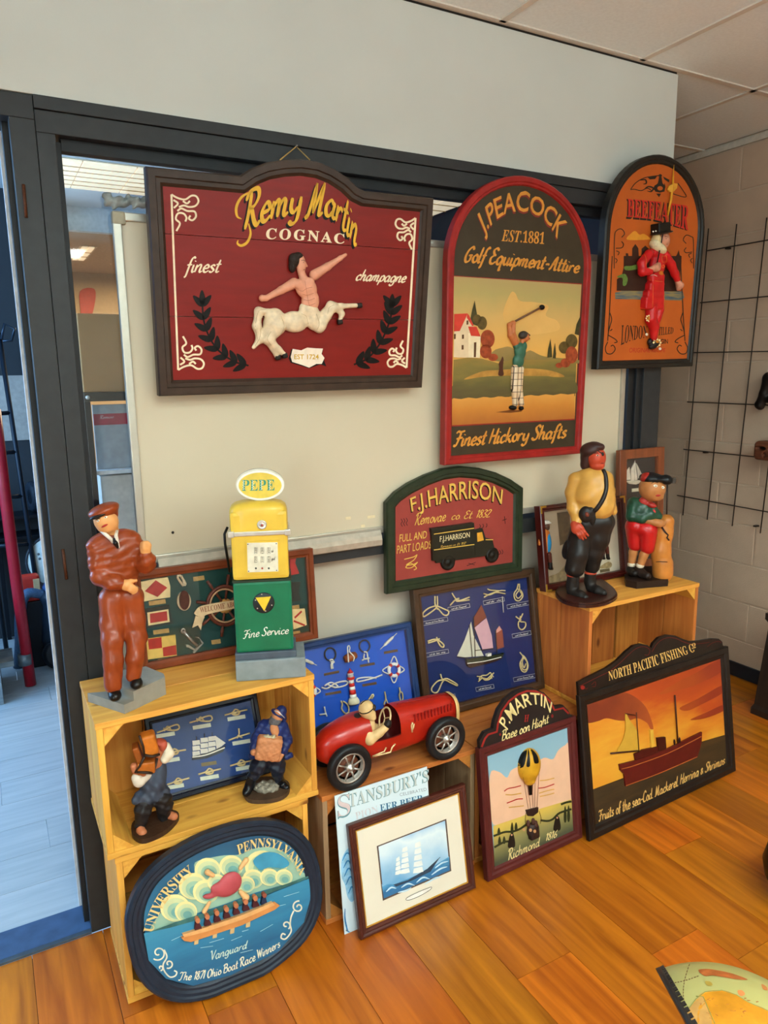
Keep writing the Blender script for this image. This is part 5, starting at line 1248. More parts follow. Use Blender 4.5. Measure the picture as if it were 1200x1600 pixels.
# wheel and banner
cw = (1010, 575)
WD = mat('#5a2a1c', 0.4, 0, 0.3, 60)
rim = tube('wheel_rim', S.p3(circ(cw[0], cw[1], 180, 200, 40), bl+0.009), 0.006, WD, S.root, 8, True)
tube('wheel_ring', S.p3(circ(cw[0], cw[1], 155, 172, 36), bl+0.012), 0.0028, mat('#b08a66', 0.4), S.root, 6, True)
for a in np.linspace(0, 2*math.pi, 8, endpoint=False)+0.12:
    p = [(cw[0]+r*math.cos(a)*0.92, cw[1]+r*math.sin(a)) for r in (35, 180, 215, 260, 325)]
    tube('wheel_spoke', S.p3(p, bl+0.010), [0.0035, 0.0035, 0.003, 0.005, 0.0042], WD, S.root, 8)
lathe('wheel_hub', [(0.022, 0), (0.022, 0.008), (0.012, 0.012)], S.pt(cw[0], cw[1], bl+0.004), mat('#b98a4a', 0.4, 0.3), S.root, ax=S.N, seg=20)
BN = mat('#d9b98e', 0.5, 0, 0.15, 40)
bn = S.plate('welcome_banner', smooth([(700, 640), (745, 590), (850, 562), (1105, 520), (1240, 498), (1240, 580), (1105, 605), (870, 655), (800, 680), (790, 705), (700, 670)], 4, True), bl+0.014, bl+0.019, BN)
S.plate('banner_tail', [(705, 680), (795, 700), (775, 750), (760, 832), (730, 780), (672, 806), (690, 740)], bl+0.010, bl+0.014, BN, parent=bn)
S.text('banner_text', 'WELCOME ABOARD', [(752, 650), (1000, 605), (1235, 572)], [(745, 595), (990, 552), (1230, 515)], mat('#8a4a30'), bl+0.0196, 'serif', 0.0, parent=bn)
# right end: red pennants, black block, chequered pennant seen past the pump
Kq = crop(350, 720, 8.5714)
S.plate('red_pennant', [(885, 1300), (970, 1290), (955, 1370), (1010, 1510), (885, 1535)], bl, bl+0.006, FR, Kq)
Kr = crop(120, 720, 3.1579)
S.plate('dark_block', [(1060, 600), (1105, 598), (1095, 650), (1108, 690), (1065, 695)], bl, bl+0.006, FK, Kr)
fl = S.plate('signal_flag', [(1060, 735), (1125, 730), (1135, 810), (1070, 832)], bl, bl+0.006, FC, Kr)
S.strokes('red_cross', [[(1075, 775), (1110, 742)], [(1070, 790), (1125, 812)]], 9, FR, bl+0.0066, Kr, parent=fl, sm=False)
for c, w2 in (((1078, 722), 40), ((1085, 850), 35)): label_strip(S, c, w2, 18, -0.14, LBR, Kr)
# ---- small knot box inside the crate
K = crop(120, 1040, 3.1579)
S = Sign('knot_display_box', 'small dark-framed knot box with sailing ship inside the crate', 'framed display', (0.3128, 1.8809, 0.4435), 0.16, 22.75, 0, K, rest=0.022)
shadow_box(S, 0.3292, 0.2371, 0.020, 0.022, mat('#0d1322', 0.2, 0, 0.1), mat('#1c3f7a', 0.55, 0, 0.06, 6))
bl = S.bl
def bend(c, ang, l=85, kind=0):
    ca, sa = math.cos(ang), math.sin(ang)
    def q(pts): return [(c[0]+x*ca-y*sa, c[1]+x*sa+y*ca) for x, y in pts]
    if kind == 0: return [q([(-l*0.6, 6), (-20, 0), (0, -14), (18, 0), (0, 14), (-18, 2), (l*0.6, -4)]), q([(-20, -2), (10, 12), (22, -4)])]
    if kind == 1: return [q([(-l*0.6, 10), (-15, 2), (15, -10), (48, -14), (56, 2), (40, 12), (0, 6), (-22, -6)]), q([(-20, 8), (0, -12), (14, 8)])]
    return [q([(-l*0.6, 8), (-10, 0), (l*0.55, -6)]), q([(-14, 6), (0, -12), (4, -40)]), q([(-10, -6), (12, 8)])]
for c, a, k in (((450, 312), -0.15, 1), ((612, 266), -0.1, 1), ((785, 230), -0.15, 0), ((803, 350), -0.2, 2), ((482, 425), -0.1, 0), ((500, 570), -0.2, 0), ((655, 522), -0.15, 0), ((812, 480), -0.15, 0)):
    S.rope('knot', bend(c, a, 95, k), 0.0024, ROPE, bl+0.005)
for c, w2 in (((438, 342), 92), ((617, 300), 90), ((788, 258), 88), ((812, 378), 88), ((468, 466), 80), ((490, 596), 78), ((655, 552), 92), ((820, 506), 70)):
    label_strip(S, c, w2, 19, -0.17, mat('#c9cdb8', 0.6))
label_strip(S, (652, 484), 76, 18, -0.15, mat('#6a5a30', 0.5))
S.plate('ship_hull', [(570, 448), (640, 432), (735, 395), (722, 425), (640, 458), (572, 466)], bl, bl+0.008, mat('#141a20', 0.4))
S.strokes('hull_line', [[(570, 452), (640, 440), (730, 405)]], 6, mat('#d9d2c0'), bl+0.0085)
SA = mat('#cfc9bc', 0.6, 0, 0.08)
for x, y, n, w2 in ((590, 375, 3, 40), (630, 362, 3, 40), (668, 355, 3, 38)):
    for i in range(n):
        yy = y+i*27-8; S.plate('square_sail', [(x-w2/2, yy+4), (x+w2/2-4, yy), (x+w2/2, yy+22), (x-w2/2+2, yy+27)], bl+0.004, bl+0.0052, SA)
for i in range(3): S.plate('jib_sail', [(682+i*12, 345+i*8), (735-i*8, 382+i*6), (690+i*12, 412-i*6)], bl+0.004+i*0.001, bl+0.005+i*0.001, SA)
for x, y in ((590, 350), (630, 335), (668, 328)): tube('mast', S.p3([(x, y), (x+6, 440)], bl+0.003), 0.0012, mat('#2a221a'), S.root, 6)

# ================================================================== captains picture and ship picture on the right crate
K = crop(800, 670, 4.0)
S = Sign('framed_picture', 'deep mahogany frame with sailor cut-outs behind the pirate', 'framed picture', (1.7590, 1.9600, 0.802), 0, 8.0, 0, K, rest=0.034)
MAH = mat('#4a1712', 0.3, 0, 0.2, 20, coat=0.3)
wC, hC = 0.4320, 0.3180
S.mould('frame', rect(wC, hC), [(0, -0.034), (0, -0.003), (0.003, 0), (0.012, 0.0), (0.016, -0.006), (0.022, -0.006), (0.024, -0.012), (0.024, -0.034)], MAH)
S.plate_uv('backboard', inset(rect(wC, hC), 0.022), -0.034, -0.026, ramp_mat('parchment', [(0.2, '#b7a488'), (0.8, '#d2c6ae')], (1, 0, 0), 0, 0.4, 0.4, 9)); bl = -0.026
S.plate_uv('glass', inset(rect(wC, hC), 0.022), -0.0135, -0.0125, GLASS)
for c in ((0, 0), (1, 0), (0, 1), (1, 1)):
    x, y = c[0]*wC, c[1]*hC; sx = 1 if c[0] == 0 else -1; sy = 1 if c[1] == 0 else -1
    S.plate_uv('brass_corner', [(x, y), (x+sx*0.028, y), (x+sx*0.028, y+sy*0.007), (x+sx*0.007, y+sy*0.007), (x+sx*0.007, y+sy*0.028), (x, y+sy*0.028)], 0.0002, 0.0014, mat('#b98a30', 0.35, 0.6))
S.paint('old_photograph', [[(280, 525), (360, 515), (368, 700), (300, 730)]], mat('#5c4a2c', 0.6, 0, 0.45, 60), bl+0.0006)
S.paint('rocky_shore', [smooth([(205, 960), (225, 925), (290, 900), (340, 850), (345, 950), (215, 985)], 3, True), smooth([(545, 870), (600, 830), (625, 845), (610, 870)], 3, True)], mat('#a08a62', 0.6, 0, 0.35, 80), bl+0.0008)
S.paint('small_plaque', [[(548, 880), (610, 872), (612, 890), (550, 900)]], mat('#6a5c40', 0.5), bl+0.001)
Fg = Fig(None, S, K, bl); Fg.ks = 4.0
def sailor(cx, cy, sc_, coat, vest):
    q = lambda x, y, d=-.006: (cx+x*sc_, cy+y*sc_, d)
    blob('sailor_coat', [Fg.ell(q(0, 110), (38*sc_, 80*sc_, 24)), Fg.ell(q(-2, 70), (36*sc_, 34*sc_, 22))]+Fg.chain((q(-26, 60), 13*sc_), (q(-34, 130), 12*sc_)), coat, S.root, 0.0022, 0.003)
    blob('sailor_vest', [Fg.ell(q(16, 118, -.011), (24*sc_, 66*sc_, 20))], vest, S.root, 0.0022, 0.003)
    blob('sailor_head', [Fg.ell(q(4, 18), (24*sc_, 27*sc_, 22)), Fg.ell(q(10, 32, -.009), (18*sc_, 14*sc_, 16))], mat('#5a3a2c', 0.5), S.root, 0.0022, 0.003)
    blob('sailor_cap', [Fg.ell(q(0, -8), (30*sc_, 12*sc_, 26)), Fg.bx(q(6, 0), (26*sc_, 5*sc_, 22), 0, 3)], mat('#d9d4c8', 0.5), S.root, 0.0022, 0.002)
    blob('sailor_trousers', Fg.chain((q(-8, 200), 18*sc_), (q(-6, 242), 16*sc_))+Fg.chain((q(22, 196), 18*sc_), (q(28, 236), 16*sc_)), mat('#5a2418', 0.5), S.root, 0.0022, 0.003)
    for x in (-8, 30): blob('sailor_boot', Fg.chain((q(x, 250), 15*sc_), (q(x+2, 278), 14*sc_), (q(x+12, 284), 10*sc_)), mat('#1a1512', 0.4), S.root, 0.0022, 0.003)
sailor(208, 590, 1.0, mat('#c8702c', 0.5), mat('#2a86b8', 0.5))
sailor(575, 590, 0.78, mat('#c9c2b0', 0.5), mat('#c0b8a8', 0.5))
S = Sign('framed_picture', 'narrow brown-framed sailing ship picture behind the boy golfer', 'framed picture', (2.1780, 2.0020, 0.802), 0, 2.6, 0, K, rest=0.022)
wV, hV = 0.2520, 0.4960
S.mould('frame', rect(wV, hV), [(0, -0.022), (0, -0.002), (0.002, 0), (0.036, 0.0), (0.038, -0.006), (0.038, -0.022)], wood('frame_brown', '#8a4426', '#6c3018', 'z', 0.35, 0.05))
S.plate_uv('backboard', inset(rect(wV, hV), 0.036), -0.022, -0.016, mat('#2c2a2a', 0.5, 0, 0.2, 8)); bl = -0.016
S.plate_uv('glass', inset(rect(wV, hV), 0.036), -0.0075, -0.0065, GLASS)
SA2 = mat('#cfc4b2', 0.6)
for P in ([(712, 270), (735, 240), (742, 318), (714, 320)], [(745, 255), (770, 205), (785, 320), (745, 325)], [(778, 215), (818, 295), (790, 310)], [(790, 240), (812, 300), (800, 305)]): S.plate('ship_sail', P, bl, bl+0.004, SA2)
S.plate('ship_hull', [(712, 325), (800, 322), (812, 335), (775, 348), (735, 345)], bl, bl+0.006, mat('#c9c0aa', 0.5))
tube('mast', S.p3([(768, 198), (766, 335)], bl+0.004), 0.0014, SA2, S.root, 6)
S.plate('name_plate', [(750, 375), (798, 370), (798, 390), (750, 395)], bl, bl+0.002, mat('#d8d0b4', 0.5))
# ================================================================== pictures standing on the floor
# ---------------------------------------------------------------- fishing company sign
K = crop(880, 980, 4.2857)
S = Sign('pub_sign', 'black-framed fishing company sign with a trawler at sunset', 'sign', (1.6958, 1.6316, 0.0), 2.48, 8.2, 0, K, rest=0.018)
wN, hN = 0.8388, 0.5155
BKW = mat('#1d1612', 0.4, 0, 0.35, 25, 0.15, 40)
S.mould('frame', rect(wN, hN), [(0, -0.018), (0, -0.004), (0.004, 0), (0.022, 0), (0.028, -0.005), (0.038, -0.006), (0.044, -0.012), (0.044, -0.018)], BKW)
pl = -0.0125
cr = S.uv(K([(100, 462), (90, 440), (68, 440), (72, 412), (100, 375), (160, 345), (230, 310), (300, 275), (370, 225), (430, 165), (480, 125), (530, 112), (575, 122), (600, 142), (612, 110), (650, 70), (705, 52), (760, 58), (810, 80), (860, 96), (930, 90), (1010, 76), (1050, 78), (1075, 100), (1078, 122), (1090, 135)]))
cr = [(max(0.004, min(wN-0.004, a)), b) for a, b in cr]
cr = [(0.004, hN-0.006)]+[q for q in cr if q[1] > hN-0.004]+[(wN-0.004, hN-0.006)]
crest = S.plate_uv('crest', cr, -0.017, -0.006, BKW)
RL = mat('#6a1a14', 0.5)
ins = inset([q for q in cr[::-1]], 0.010)
S.strokes('crest_line', [[(110, 395), (170, 365), (240, 330), (310, 295), (380, 240), (440, 182), (490, 142), (540, 130), (578, 150), (570, 185), (545, 185)], [(595, 165), (625, 115), (660, 85), (705, 70), (755, 76), (805, 98), (860, 112), (930, 108), (980, 100)], [(120, 408), (140, 395), (150, 415), (165, 405)], [(190, 385), (215, 365), (215, 395), (195, 398)], [(965, 130), (1000, 105), (1040, 95), (1060, 105)]], 4, RL, -0.0054)
S.paint('red_rose', [circ(130, 404, 14)], mat('#8a1c16'), -0.0052)
NPT = mat('#d9ae62', 0.45)
S.text('lettering', 'NORTH PACIFIC FISHING C', [(306, 358), (480, 305), (640, 250), (880, 163)], [(302, 298), (478, 238), (640, 180), (862, 112)], NPT, -0.0052, 'serif', 0.0)
S.text('lettering', 'o', [(864, 132), (886, 128)], [(862, 98), (886, 94)], NPT, -0.0052, 'serif', 0.0)
S.strokes('lettering', [[(862, 142), (888, 134)], [(874, 152), (876, 162)]], 6, NPT, -0.0052, sm=False)
S.plate_uv('panel', inset(rect(wN, hN), 0.040), -0.017, pl, mat('#3a2a14', 0.5)); L = pl+0.0006
a_, b2 = S.uv(K([(180, 1070), (600, 300)]), L)
SUN = ramp_mat('sunset_sky', [(0.0, '#d98e22'), (0.28, '#e0a02e'), (0.5, '#d5801c'), (0.72, '#b9480f'), (1.0, '#a53a10')], (0.25, 0, 1), 0.16, 0.62, 0.42, 4.0, stretch=(0.9, 1, 3.2))
q_ = [(145, 498), (1052, 205), (1085, 720), (930, 765), (400, 1010), (188, 1090)]
S.paint('sunset_sky', [q_], SUN, L)
SMOKE = ramp_mat('smoke', [(0.2, '#7a2c10'), (0.8, '#a3481a')], (1, 0, 0), 0, 0.5, 0.4, 10)
S.paint('funnel_smoke', [smooth([(150, 520), (240, 460), (360, 428), (470, 460), (550, 530), (590, 620), (604, 680), (584, 680), (560, 640), (500, 610), (440, 625), (370, 625), (290, 610), (230, 630), (158, 635)], 4, True)], SMOKE, L+0.0005)
S.paint('red_cloud', [smooth([(640, 450), (760, 370), (900, 300), (1052, 215), (1056, 300), (900, 380), (780, 420)], 4, True), smooth([(780, 540), (900, 480), (1062, 390), (1068, 440), (920, 520), (830, 560)], 4, True), smooth([(850, 620), (960, 570), (1072, 520), (1074, 560), (950, 610)], 4, True)], ramp_mat('red_cloud', [(0.1, '#b5500f'), (0.9, '#8f2d10')], (1, 0, 0), 0.3, 0.8, 0.35, 9), L+0.0004)
S.paint('sea', [[(188, 1092), (420, 1010), (640, 920), (930, 770), (1085, 722), (1108, 925), (640, 1118), (228, 1305)]], ramp_mat('evening_sea', [(0.1, '#2a2010'), (0.55, '#4a3616'), (0.85, '#8a6420')], (0, 0, 1), 0.0, 0.42, 0.45, 8, stretch=(0.7, 1, 4)), L+0.0006)
S.plate('trawler_hull', [(378, 920), (480, 895), (700, 815), (930, 702), (928, 770), (900, 870), (640, 985), (420, 1066), (410, 985), (385, 960)], pl, pl+0.008, mat('#5a1612', 0.4, 0, 0.12, 30))
S.strokes('hull_stripe', [[(390, 950), (480, 925), (700, 845), (925, 732)], [(420, 1062), (640, 980), (898, 868)]], 5, mat('#b0602a'), pl+0.0085)
S.plate('deck_house', [(478, 850), (535, 820), (640, 800), (690, 815), (688, 818), (600, 850), (485, 890)], pl, pl+0.007, mat('#4a120e', 0.4))
S.plate('wheel_house', [(632, 742), (686, 735), (692, 812), (640, 828)], pl, pl+0.009, mat('#3c110c', 0.4))
S.plate('funnel', [(584, 688), (604, 686), (614, 800), (592, 806)], pl, pl+0.009, mat('#d8a83c', 0.4))
S.plate('mizzen_sail', smooth([(418, 578), (450, 630), (496, 700), (506, 830), (430, 828), (362, 836), (400, 760), (420, 680)], 3, True), pl+0.003, pl+0.006, mat('#c99a34', 0.5, 0, 0.12, 20))
for a, b, r in (((490, 570), (508, 840), 0.0018), ((748, 455), (768, 770), 0.003), ((318, 845), (500, 828), 0.003), ((418, 578), (480, 590), 0.0016)):
    tube('mast', S.p3([a, b], pl+0.007), r, mat('#3c1a10', 0.5), S.root, 6)
for x in (745, 768, 780): blob('deckhand', [('e', S.pt(x, 770-(x-745)*0.4, pl+0.005), np.stack([S.U, S.V, S.N]), np.array([0.004, 0.012, 0.004]))], mat('#2c1410'), S.root, 0.0018, 0.002)
S.text('lettering', 'Fruits of the sea-Cod, Mackerel, Herring & Shrimps', [(238, 1300), (480, 1200), (660, 1115), (880, 1005), (1085, 912)], [(228, 1235), (470, 1130), (655, 1050), (880, 942), (1084, 855)], NPT, L+0.0012, 'brush', 0.17)

# ---------------------------------------------------------------- balloon picture
K = crop(730, 1060, 4.8485)
S = Sign('pub_sign', 'balloon picture sign with maroon frame and arched black crest', 'sign', (1.2682, 1.6442, 0.0), 2.25, 6.74, 0, K, rest=0.024)
wP, hP = 0.4225, 0.4400
MAR2 = mat('#54201e', 0.38, 0, 0.15, 20)
S.mould('frame', rect(wP, hP), [(0, -0.024), (0, -0.004), (0.003, 0), (0.016, 0), (0.022, -0.004), (0.030, -0.004), (0.036, -0.010), (0.036, -0.024)], MAR2)
cr = S.uv(K([(85, 520), (100, 480), (140, 412), (205, 385), (215, 330), (245, 240), (300, 160), (370, 105), (450, 78), (520, 80), (590, 110), (640, 160), (672, 215), (735, 205), (775, 245), (790, 275)]))
cr = [(max(0.006, min(wP-0.006, a)), b) for a, b in cr]
cr = [(0.006, hP-0.004)]+[q for q in cr if q[1] > hP]+[(wP-0.006, hP-0.004)]
CRB = mat('#211b1a', 0.45)
S.plate_uv('crest', cr, -0.020, -0.006, CRB)
S.strokes('crest_border', [[(110, 520), (135, 455), (160, 425), (225, 405), (232, 350), (262, 250), (318, 172), (385, 122), (455, 95), (520, 98), (578, 125), (625, 172), (662, 240), (728, 225), (770, 268)]], 15, mat('#8f231e', 0.45), -0.0052, sm=False)
b_ = [(305, 392), (330, 330), (385, 268), (440, 218), (520, 196), (590, 225), (630, 262)]; t_ = [(240, 330), (272, 262), (330, 180), (415, 122), (520, 106), (600, 140), (645, 185)]
PMT = mat('#e3cf8e', 0.45)
S.text('lettering', 'P.MARTIN', b_, t_, PMT, -0.0050, 'sans', 0.01)
S.text('lettering', 'Baee oon Hight', [(262, 472), (420, 415), (625, 330)], [(258, 400), (416, 342), (616, 268)], PMT, -0.0050, 'brush', 0.15)
S.text('emblem', 'H', [(432, 330), (470, 326)], [(428, 280), (470, 274)], mat('#9a2420'), -0.0050, 'bolditalic', 0.0)
S.paint('red_dot', [circ(645, 285, 9, 14), circ(250, 425, 8, 10)], mat('#7a1c1c'), -0.0050)
pl = -0.0105; L = pl+0.0006
z_hi = S.uv(K([(700, 420)]))[0][1]
S.plate_uv('panel', inset(rect(wP, hP), 0.033), -0.022, pl, ramp_mat('balloon_sky', [(0, '#93b6c4'), (1, '#82aabc')], (0, 0, 1), 0.2, 0.42, 0.2, 6))
S.paint('pink_cloud', [smooth([(172, 735), (240, 708), (300, 752), (330, 700), (380, 670), (440, 640), (540, 620), (590, 600), (650, 612), (690, 545), (740, 508), (772, 520), (795, 930), (560, 990), (200, 1110)], 4, True)], mat('#e0b494', 0.5, 0, 0.05, 20), L)
a_ = S.uv(K([(500, 1400)]), L)[0][1]; b2 = S.uv(K([(500, 960)]), L)[0][1]
S.paint('meadow', [[(198, 1118), (400, 1050), (560, 985), (795, 915), (822, 1170), (205, 1432)]], ramp_mat('meadow', [(0.0, '#262c22'), (0.3, '#454a34'), (0.55, '#8a8450'), (0.8, '#cdb04e'), (1.0, '#dcb860')], (0, 0, 1), a_-0.01, b2+0.01, 0.06, 8), L+0.0005)
DG = mat('#2c3018', 0.5)
S.strokes('hedge', [[(200, 1195), (280, 1165), (345, 1160), (400, 1140), (450, 1105)], [(555, 1075), (610, 1080), (650, 1065), (700, 1020), (790, 990)], [(205, 1280), (280, 1240), (330, 1235)], [(710, 955), (750, 940), (790, 932)]], 16, DG, L+0.0009)
S.paint('hedge_tree', [leafpoly(x, y, -1.57, h_, 22) for x, y, h_ in ((240, 1160, 60), (340, 1140, 100), (370, 1125, 70), (245, 1230, 70), (280, 1225, 60), (742, 1030, 130), (768, 1025, 130))], DG, L+0.0011)
S.strokes('ribbon', [[(280, 855), (310, 835), (360, 825), (408, 812)], [(300, 945), (340, 930), (380, 915), (422, 912)], [(540, 832), (590, 825), (660, 800)]], 8, mat('#b02820'), L+0.0010)
S.strokes('ribbon', [[(290, 880), (340, 882), (410, 870)], [(315, 978), (370, 972), (430, 965)], [(550, 775), (600, 770), (660, 755)], [(545, 870), (610, 850), (660, 840)], [(550, 895), (620, 880), (660, 868)]], 8, mat('#cf9a48'), L+0.0010)
F = Fig(None, S, K, pl); F.ks = 4.8485
bln = blob('balloon', [F.ell((465, 655, -0.004), (105, 132, 80), -0.12), F.ell((470, 760, -0.004), (55, 50, 50))], mat('#c99422', 0.3, 0, 0.12, 40), S.root, 0.002, 0.006)
for P in ([(362, 672), (378, 600), (420, 548), (452, 528), (448, 590), (424, 672)], [(448, 665), (456, 600), (462, 535), (472, 570), (476, 662)], [(478, 530), (515, 560), (538, 600), (540, 640), (510, 642), (498, 590)]):
    skin_patch('black_gore', bln, K(smooth(P, 3, True)), BLACK, bln, 0.0008)
for x0, x1 in ((420, 462), (450, 480), (485, 500), (515, 512), (545, 528)):
    tube('rigging', [S.pt(x0, 700 if x0 > 430 else 720, pl+0.018), S.pt(x0+(x1-x0)*0.3, 800, pl+0.012), S.pt(x1, 985, pl+0.006)], 0.0008, mat('#7a3a1c'), S.root, 5)
S.plate('burner', [(465, 802), (498, 798), (494, 882), (474, 886)], pl, pl+0.007, BLACK)
S.plate('load_ring', [(448, 1000), (540, 978), (538, 1015), (500, 1045), (460, 1042)], pl, pl+0.006, mat('#2c1a16'))
blob('basket', [F.ell((496, 1145, -0.003), (60, 62, 40)), F.bx((498, 1180, -0.003), (46, 32, 34), 0, 14)], mat('#2f1c18', 0.5, 0, 0.3, 80), S.root, 0.002, 0.004)
for x, y in ((462, 1105), (500, 1090), (520, 1108)): blob('passenger', [F.ell((x, y, -0.012), (17, 22, 16)), F.ell((x, y-20, -0.012), (13, 13, 13))], mat('#4a2a20', 0.5), S.root, 0.0018, 0.003)
for x, y in ((430, 1145), (512, 1158), (480, 1150)): S.paint('basket_patch', [circ(x, y, 11, 13, 10)], mat('#c09060'), pl+0.020)
S.strokes('basket_rope', [[(445, 1020), (440, 1080), (445, 1110)], [(545, 1005), (560, 1060), (555, 1100)]], 3.5, mat('#3a201a'), L+0.0014)
for x, y in ((335, 1230), (680, 1100)):
    S.paint('spectator', [smooth([(x-8, y-50), (x+14, y-52), (x+28, y+10), (x+22, y+50), (x-25, y+52), (x-22, y)], 3, True)], mat('#171310'), L+0.0014)
    S.paint('spectator_face', [circ(x+2, y-44, 7, 8, 8)], mat('#c89070'), L+0.0018)
S.text('lettering', 'Richmond', [(312, 1378), (560, 1262)], [(304, 1300), (552, 1200)], PMT, L+0.0016, 'brush', 0.13)
S.text('lettering', '1816', [(598, 1232), (690, 1196)], [(592, 1182), (686, 1146)], PMT, L+0.0016, 'brush', 0.13)

# ---------------------------------------------------------------- brewery poster
K = crop(480, 1060, 3.8095)
S = Sign('metal_poster', 'pale blue brewery poster with a wave, behind the ship print', 'poster', (0.7740, 1.6800, 0.0), 0, 5.58, 0, K, rest=0.004)
wT, hT = 0.3119, 0.4234
S.plate_uv('sheet', rect(wT, hT), -0.003, 0, mat('#cfe0e6', 0.4, 0, 0.03, 15))
STT = mat('#5d8a92', 0.5); PNK = mat('#cdbcbc', 0.5)
S.text('letter_outline', 'S', [(182, 835), (262, 812)], [(176, 705), (256, 682)], STT, 0.0006, 'serif', 0.006)
S.text('lettering', 'S', [(186, 828), (258, 806)], [(180, 708), (252, 688)], PNK, 0.0010, 'serif', -0.012)
b_ = [(248, 770), (440, 712), (560, 668), (722, 612)]; t_ = [(244, 692), (440, 638), (560, 596), (722, 542)]
S.text('letter_outline', "TANSBURY'S", b_, t_, STT, 0.0006, 'serif', 0.006)
S.text('lettering', "TANSBURY'S", [(x+3, y-1) for x, y in b_], [(x+3, y-1) for x, y in t_], mat('#b9c3c0', 0.5), 0.0010, 'serif', -0.012)
S.text('lettering', 'CELEBRATED', [(552, 702), (712, 668)], [(549, 684), (709, 650)], mat('#8a98a0'), 0.0006, 'sans', 0.0)
S.text('lettering', 'PION', [(290, 842), (424, 796)], [(284, 800), (418, 756)], mat('#c9c8cc'), 0.0006, 'serif', 0.0)
S.text('lettering', 'EER BEER', [(436, 792), (560, 762), (690, 730)], [(432, 752), (556, 724), (688, 692)], mat('#2c6a8c'), 0.0006, 'serif', 0.0)
WV = mat('#2a7ab0', 0.45, 0, 0.3, 60); WL = mat('#8fc0dc', 0.45, 0, 0.2, 60)
S.paint('wave', [smooth([(205, 1080), (235, 1020), (262, 1010), (300, 1060), (300, 1250), (270, 1330), (240, 1300), (225, 1230), (205, 1180)], 4, True)], WL, 0.0008)
S.strokes('wave_line', [[(210, 1085), (235, 1040), (265, 1060), (290, 1110)], [(215, 1130), (245, 1085), (280, 1150)], [(220, 1180), (250, 1130), (290, 1200)], [(230, 1230), (260, 1180), (295, 1260)], [(245, 1280), (270, 1240), (300, 1330)], [(225, 1370), (225, 1430), (240, 1500), (255, 1510)]], 9, WV, 0.0012, taper=True)
S.paint('rivet', [circ(236, 1500, 6, 6, 10)], mat('#6a7a84'), 0.0012)

# ---------------------------------------------------------------- framed clipper print
S = Sign('framed_picture', 'clipper ship print in cream mount with reddish-brown frame', 'framed picture', (0.8038, 1.6322, 0.0), 1.37, 10.41, 0, K, rest=0.018)
wS, hS = 0.4152, 0.3355
BRF = mat('#4c2219', 0.3, 0, 0.2, 25, coat=0.2)
S.mould('frame', rect(wS, hS), [(0, -0.018), (0, -0.003), (0.002, 0), (0.008, 0.001), (0.012, -0.003), (0.016, -0.002), (0.021, -0.004), (0.024, -0.008), (0.024, -0.018)], BRF)
S.mould('gold_slip', inset(rect(wS, hS), 0.023), [(0, -0.012), (0, -0.0075), (0.004, -0.0075), (0.004, -0.012)], mat('#d0a040', 0.3, 0.5))
S.plate_uv('mount', inset(rect(wS, hS), 0.026), -0.014, -0.010, mat('#ded6c2', 0.7, 0, 0.02, 10)); L = -0.0095
S.paint('print_border', [[(414, 998), (828, 836), (858, 1146), (450, 1324)]], mat('#5c4a40'), L)
L += 0.0004
p4 = [(424, 1002), (820, 847), (849, 1142), (456, 1310)]
zz = S.uv(K([(456, 1310), (600, 900)]), L)
S.paint('sky', [p4], ramp_mat('print_sky', [(0.2, '#6aa4cc'), (0.5, '#a9cbe0'), (0.75, '#d8e6ea'), (0.95, '#9cc4de')], (0.2, 0, 1), zz[0][1], zz[1][1]+0.05, 0.35, 9), L)
S.paint('sea', [[(444, 1225), (520, 1225), (700, 1150), (780, 1100), (845, 1060), (849, 1142), (456, 1310)]], ramp_mat('print_sea', [(0.2, '#2c6c9c'), (0.6, '#4f98c4'), (0.9, '#d0e4ea')], (0, 0, 1), zz[0][1], zz[0][1]+0.06, 0.5, 30, stretch=(0.6, 1, 2)), L+0.0004)
S.paint('hull', [[(512, 1228), (600, 1200), (720, 1130), (790, 1065), (770, 1095), (735, 1150), (620, 1205), (530, 1240)]], mat('#2f4054'), L+0.0008)
SW = mat('#e2e6e2', 0.6, 0, 0.06)
for cx, y0, n, w0 in ((538, 1065, 4, 26), (578, 1005, 5, 40), (655, 975, 5, 44)):
    for i in range(n):
        w2 = w0*(0.5+0.5*(i+1)/n)*1.35; y = y0+i*(1190-y0-10)/n*0.92; h2 = (1190-y0)/n*0.70
        S.paint('sail', [[(cx-w2*0.35, y+6), (cx+w2*0.5, y-6), (cx+w2*0.62, y+h2-6), (cx+w2*0.1, y+h2+2), (cx-w2*0.42, y+h2+4)]], SW, L+0.0012+i*0.00005)
S.strokes('bowsprit', [[(720, 1130), (792, 1064)]], 3, mat('#3a3a40'), L+0.0012, sm=False)
S.strokes('wave_crest', [[(470, 1270), (500, 1245), (530, 1250)], [(560, 1245), (600, 1222), (640, 1232)], [(650, 1215), (690, 1185), (730, 1195)], [(740, 1170), (790, 1135), (835, 1120)], [(540, 1275), (590, 1262), (620, 1245)], [(700, 1225), (760, 1190), (800, 1180)], [(760, 1130), (800, 1100), (840, 1088)]], 10, mat('#bcdcea', 0.5, 0, 0.2, 60), L+0.0010, taper=True)
pl_ = smooth([(588, 1318), (600, 1302), (660, 1272), (720, 1248), (740, 1242), (732, 1258), (680, 1290), (620, 1316)], 3, True)
S.paint('title_plate', [pl_], mat('#eeeae0'), L+0.0004)
S.strokes('title_border', [list(pl_)+[pl_[0]]], 3, mat('#3a3430'), L+0.0008, sm=False)

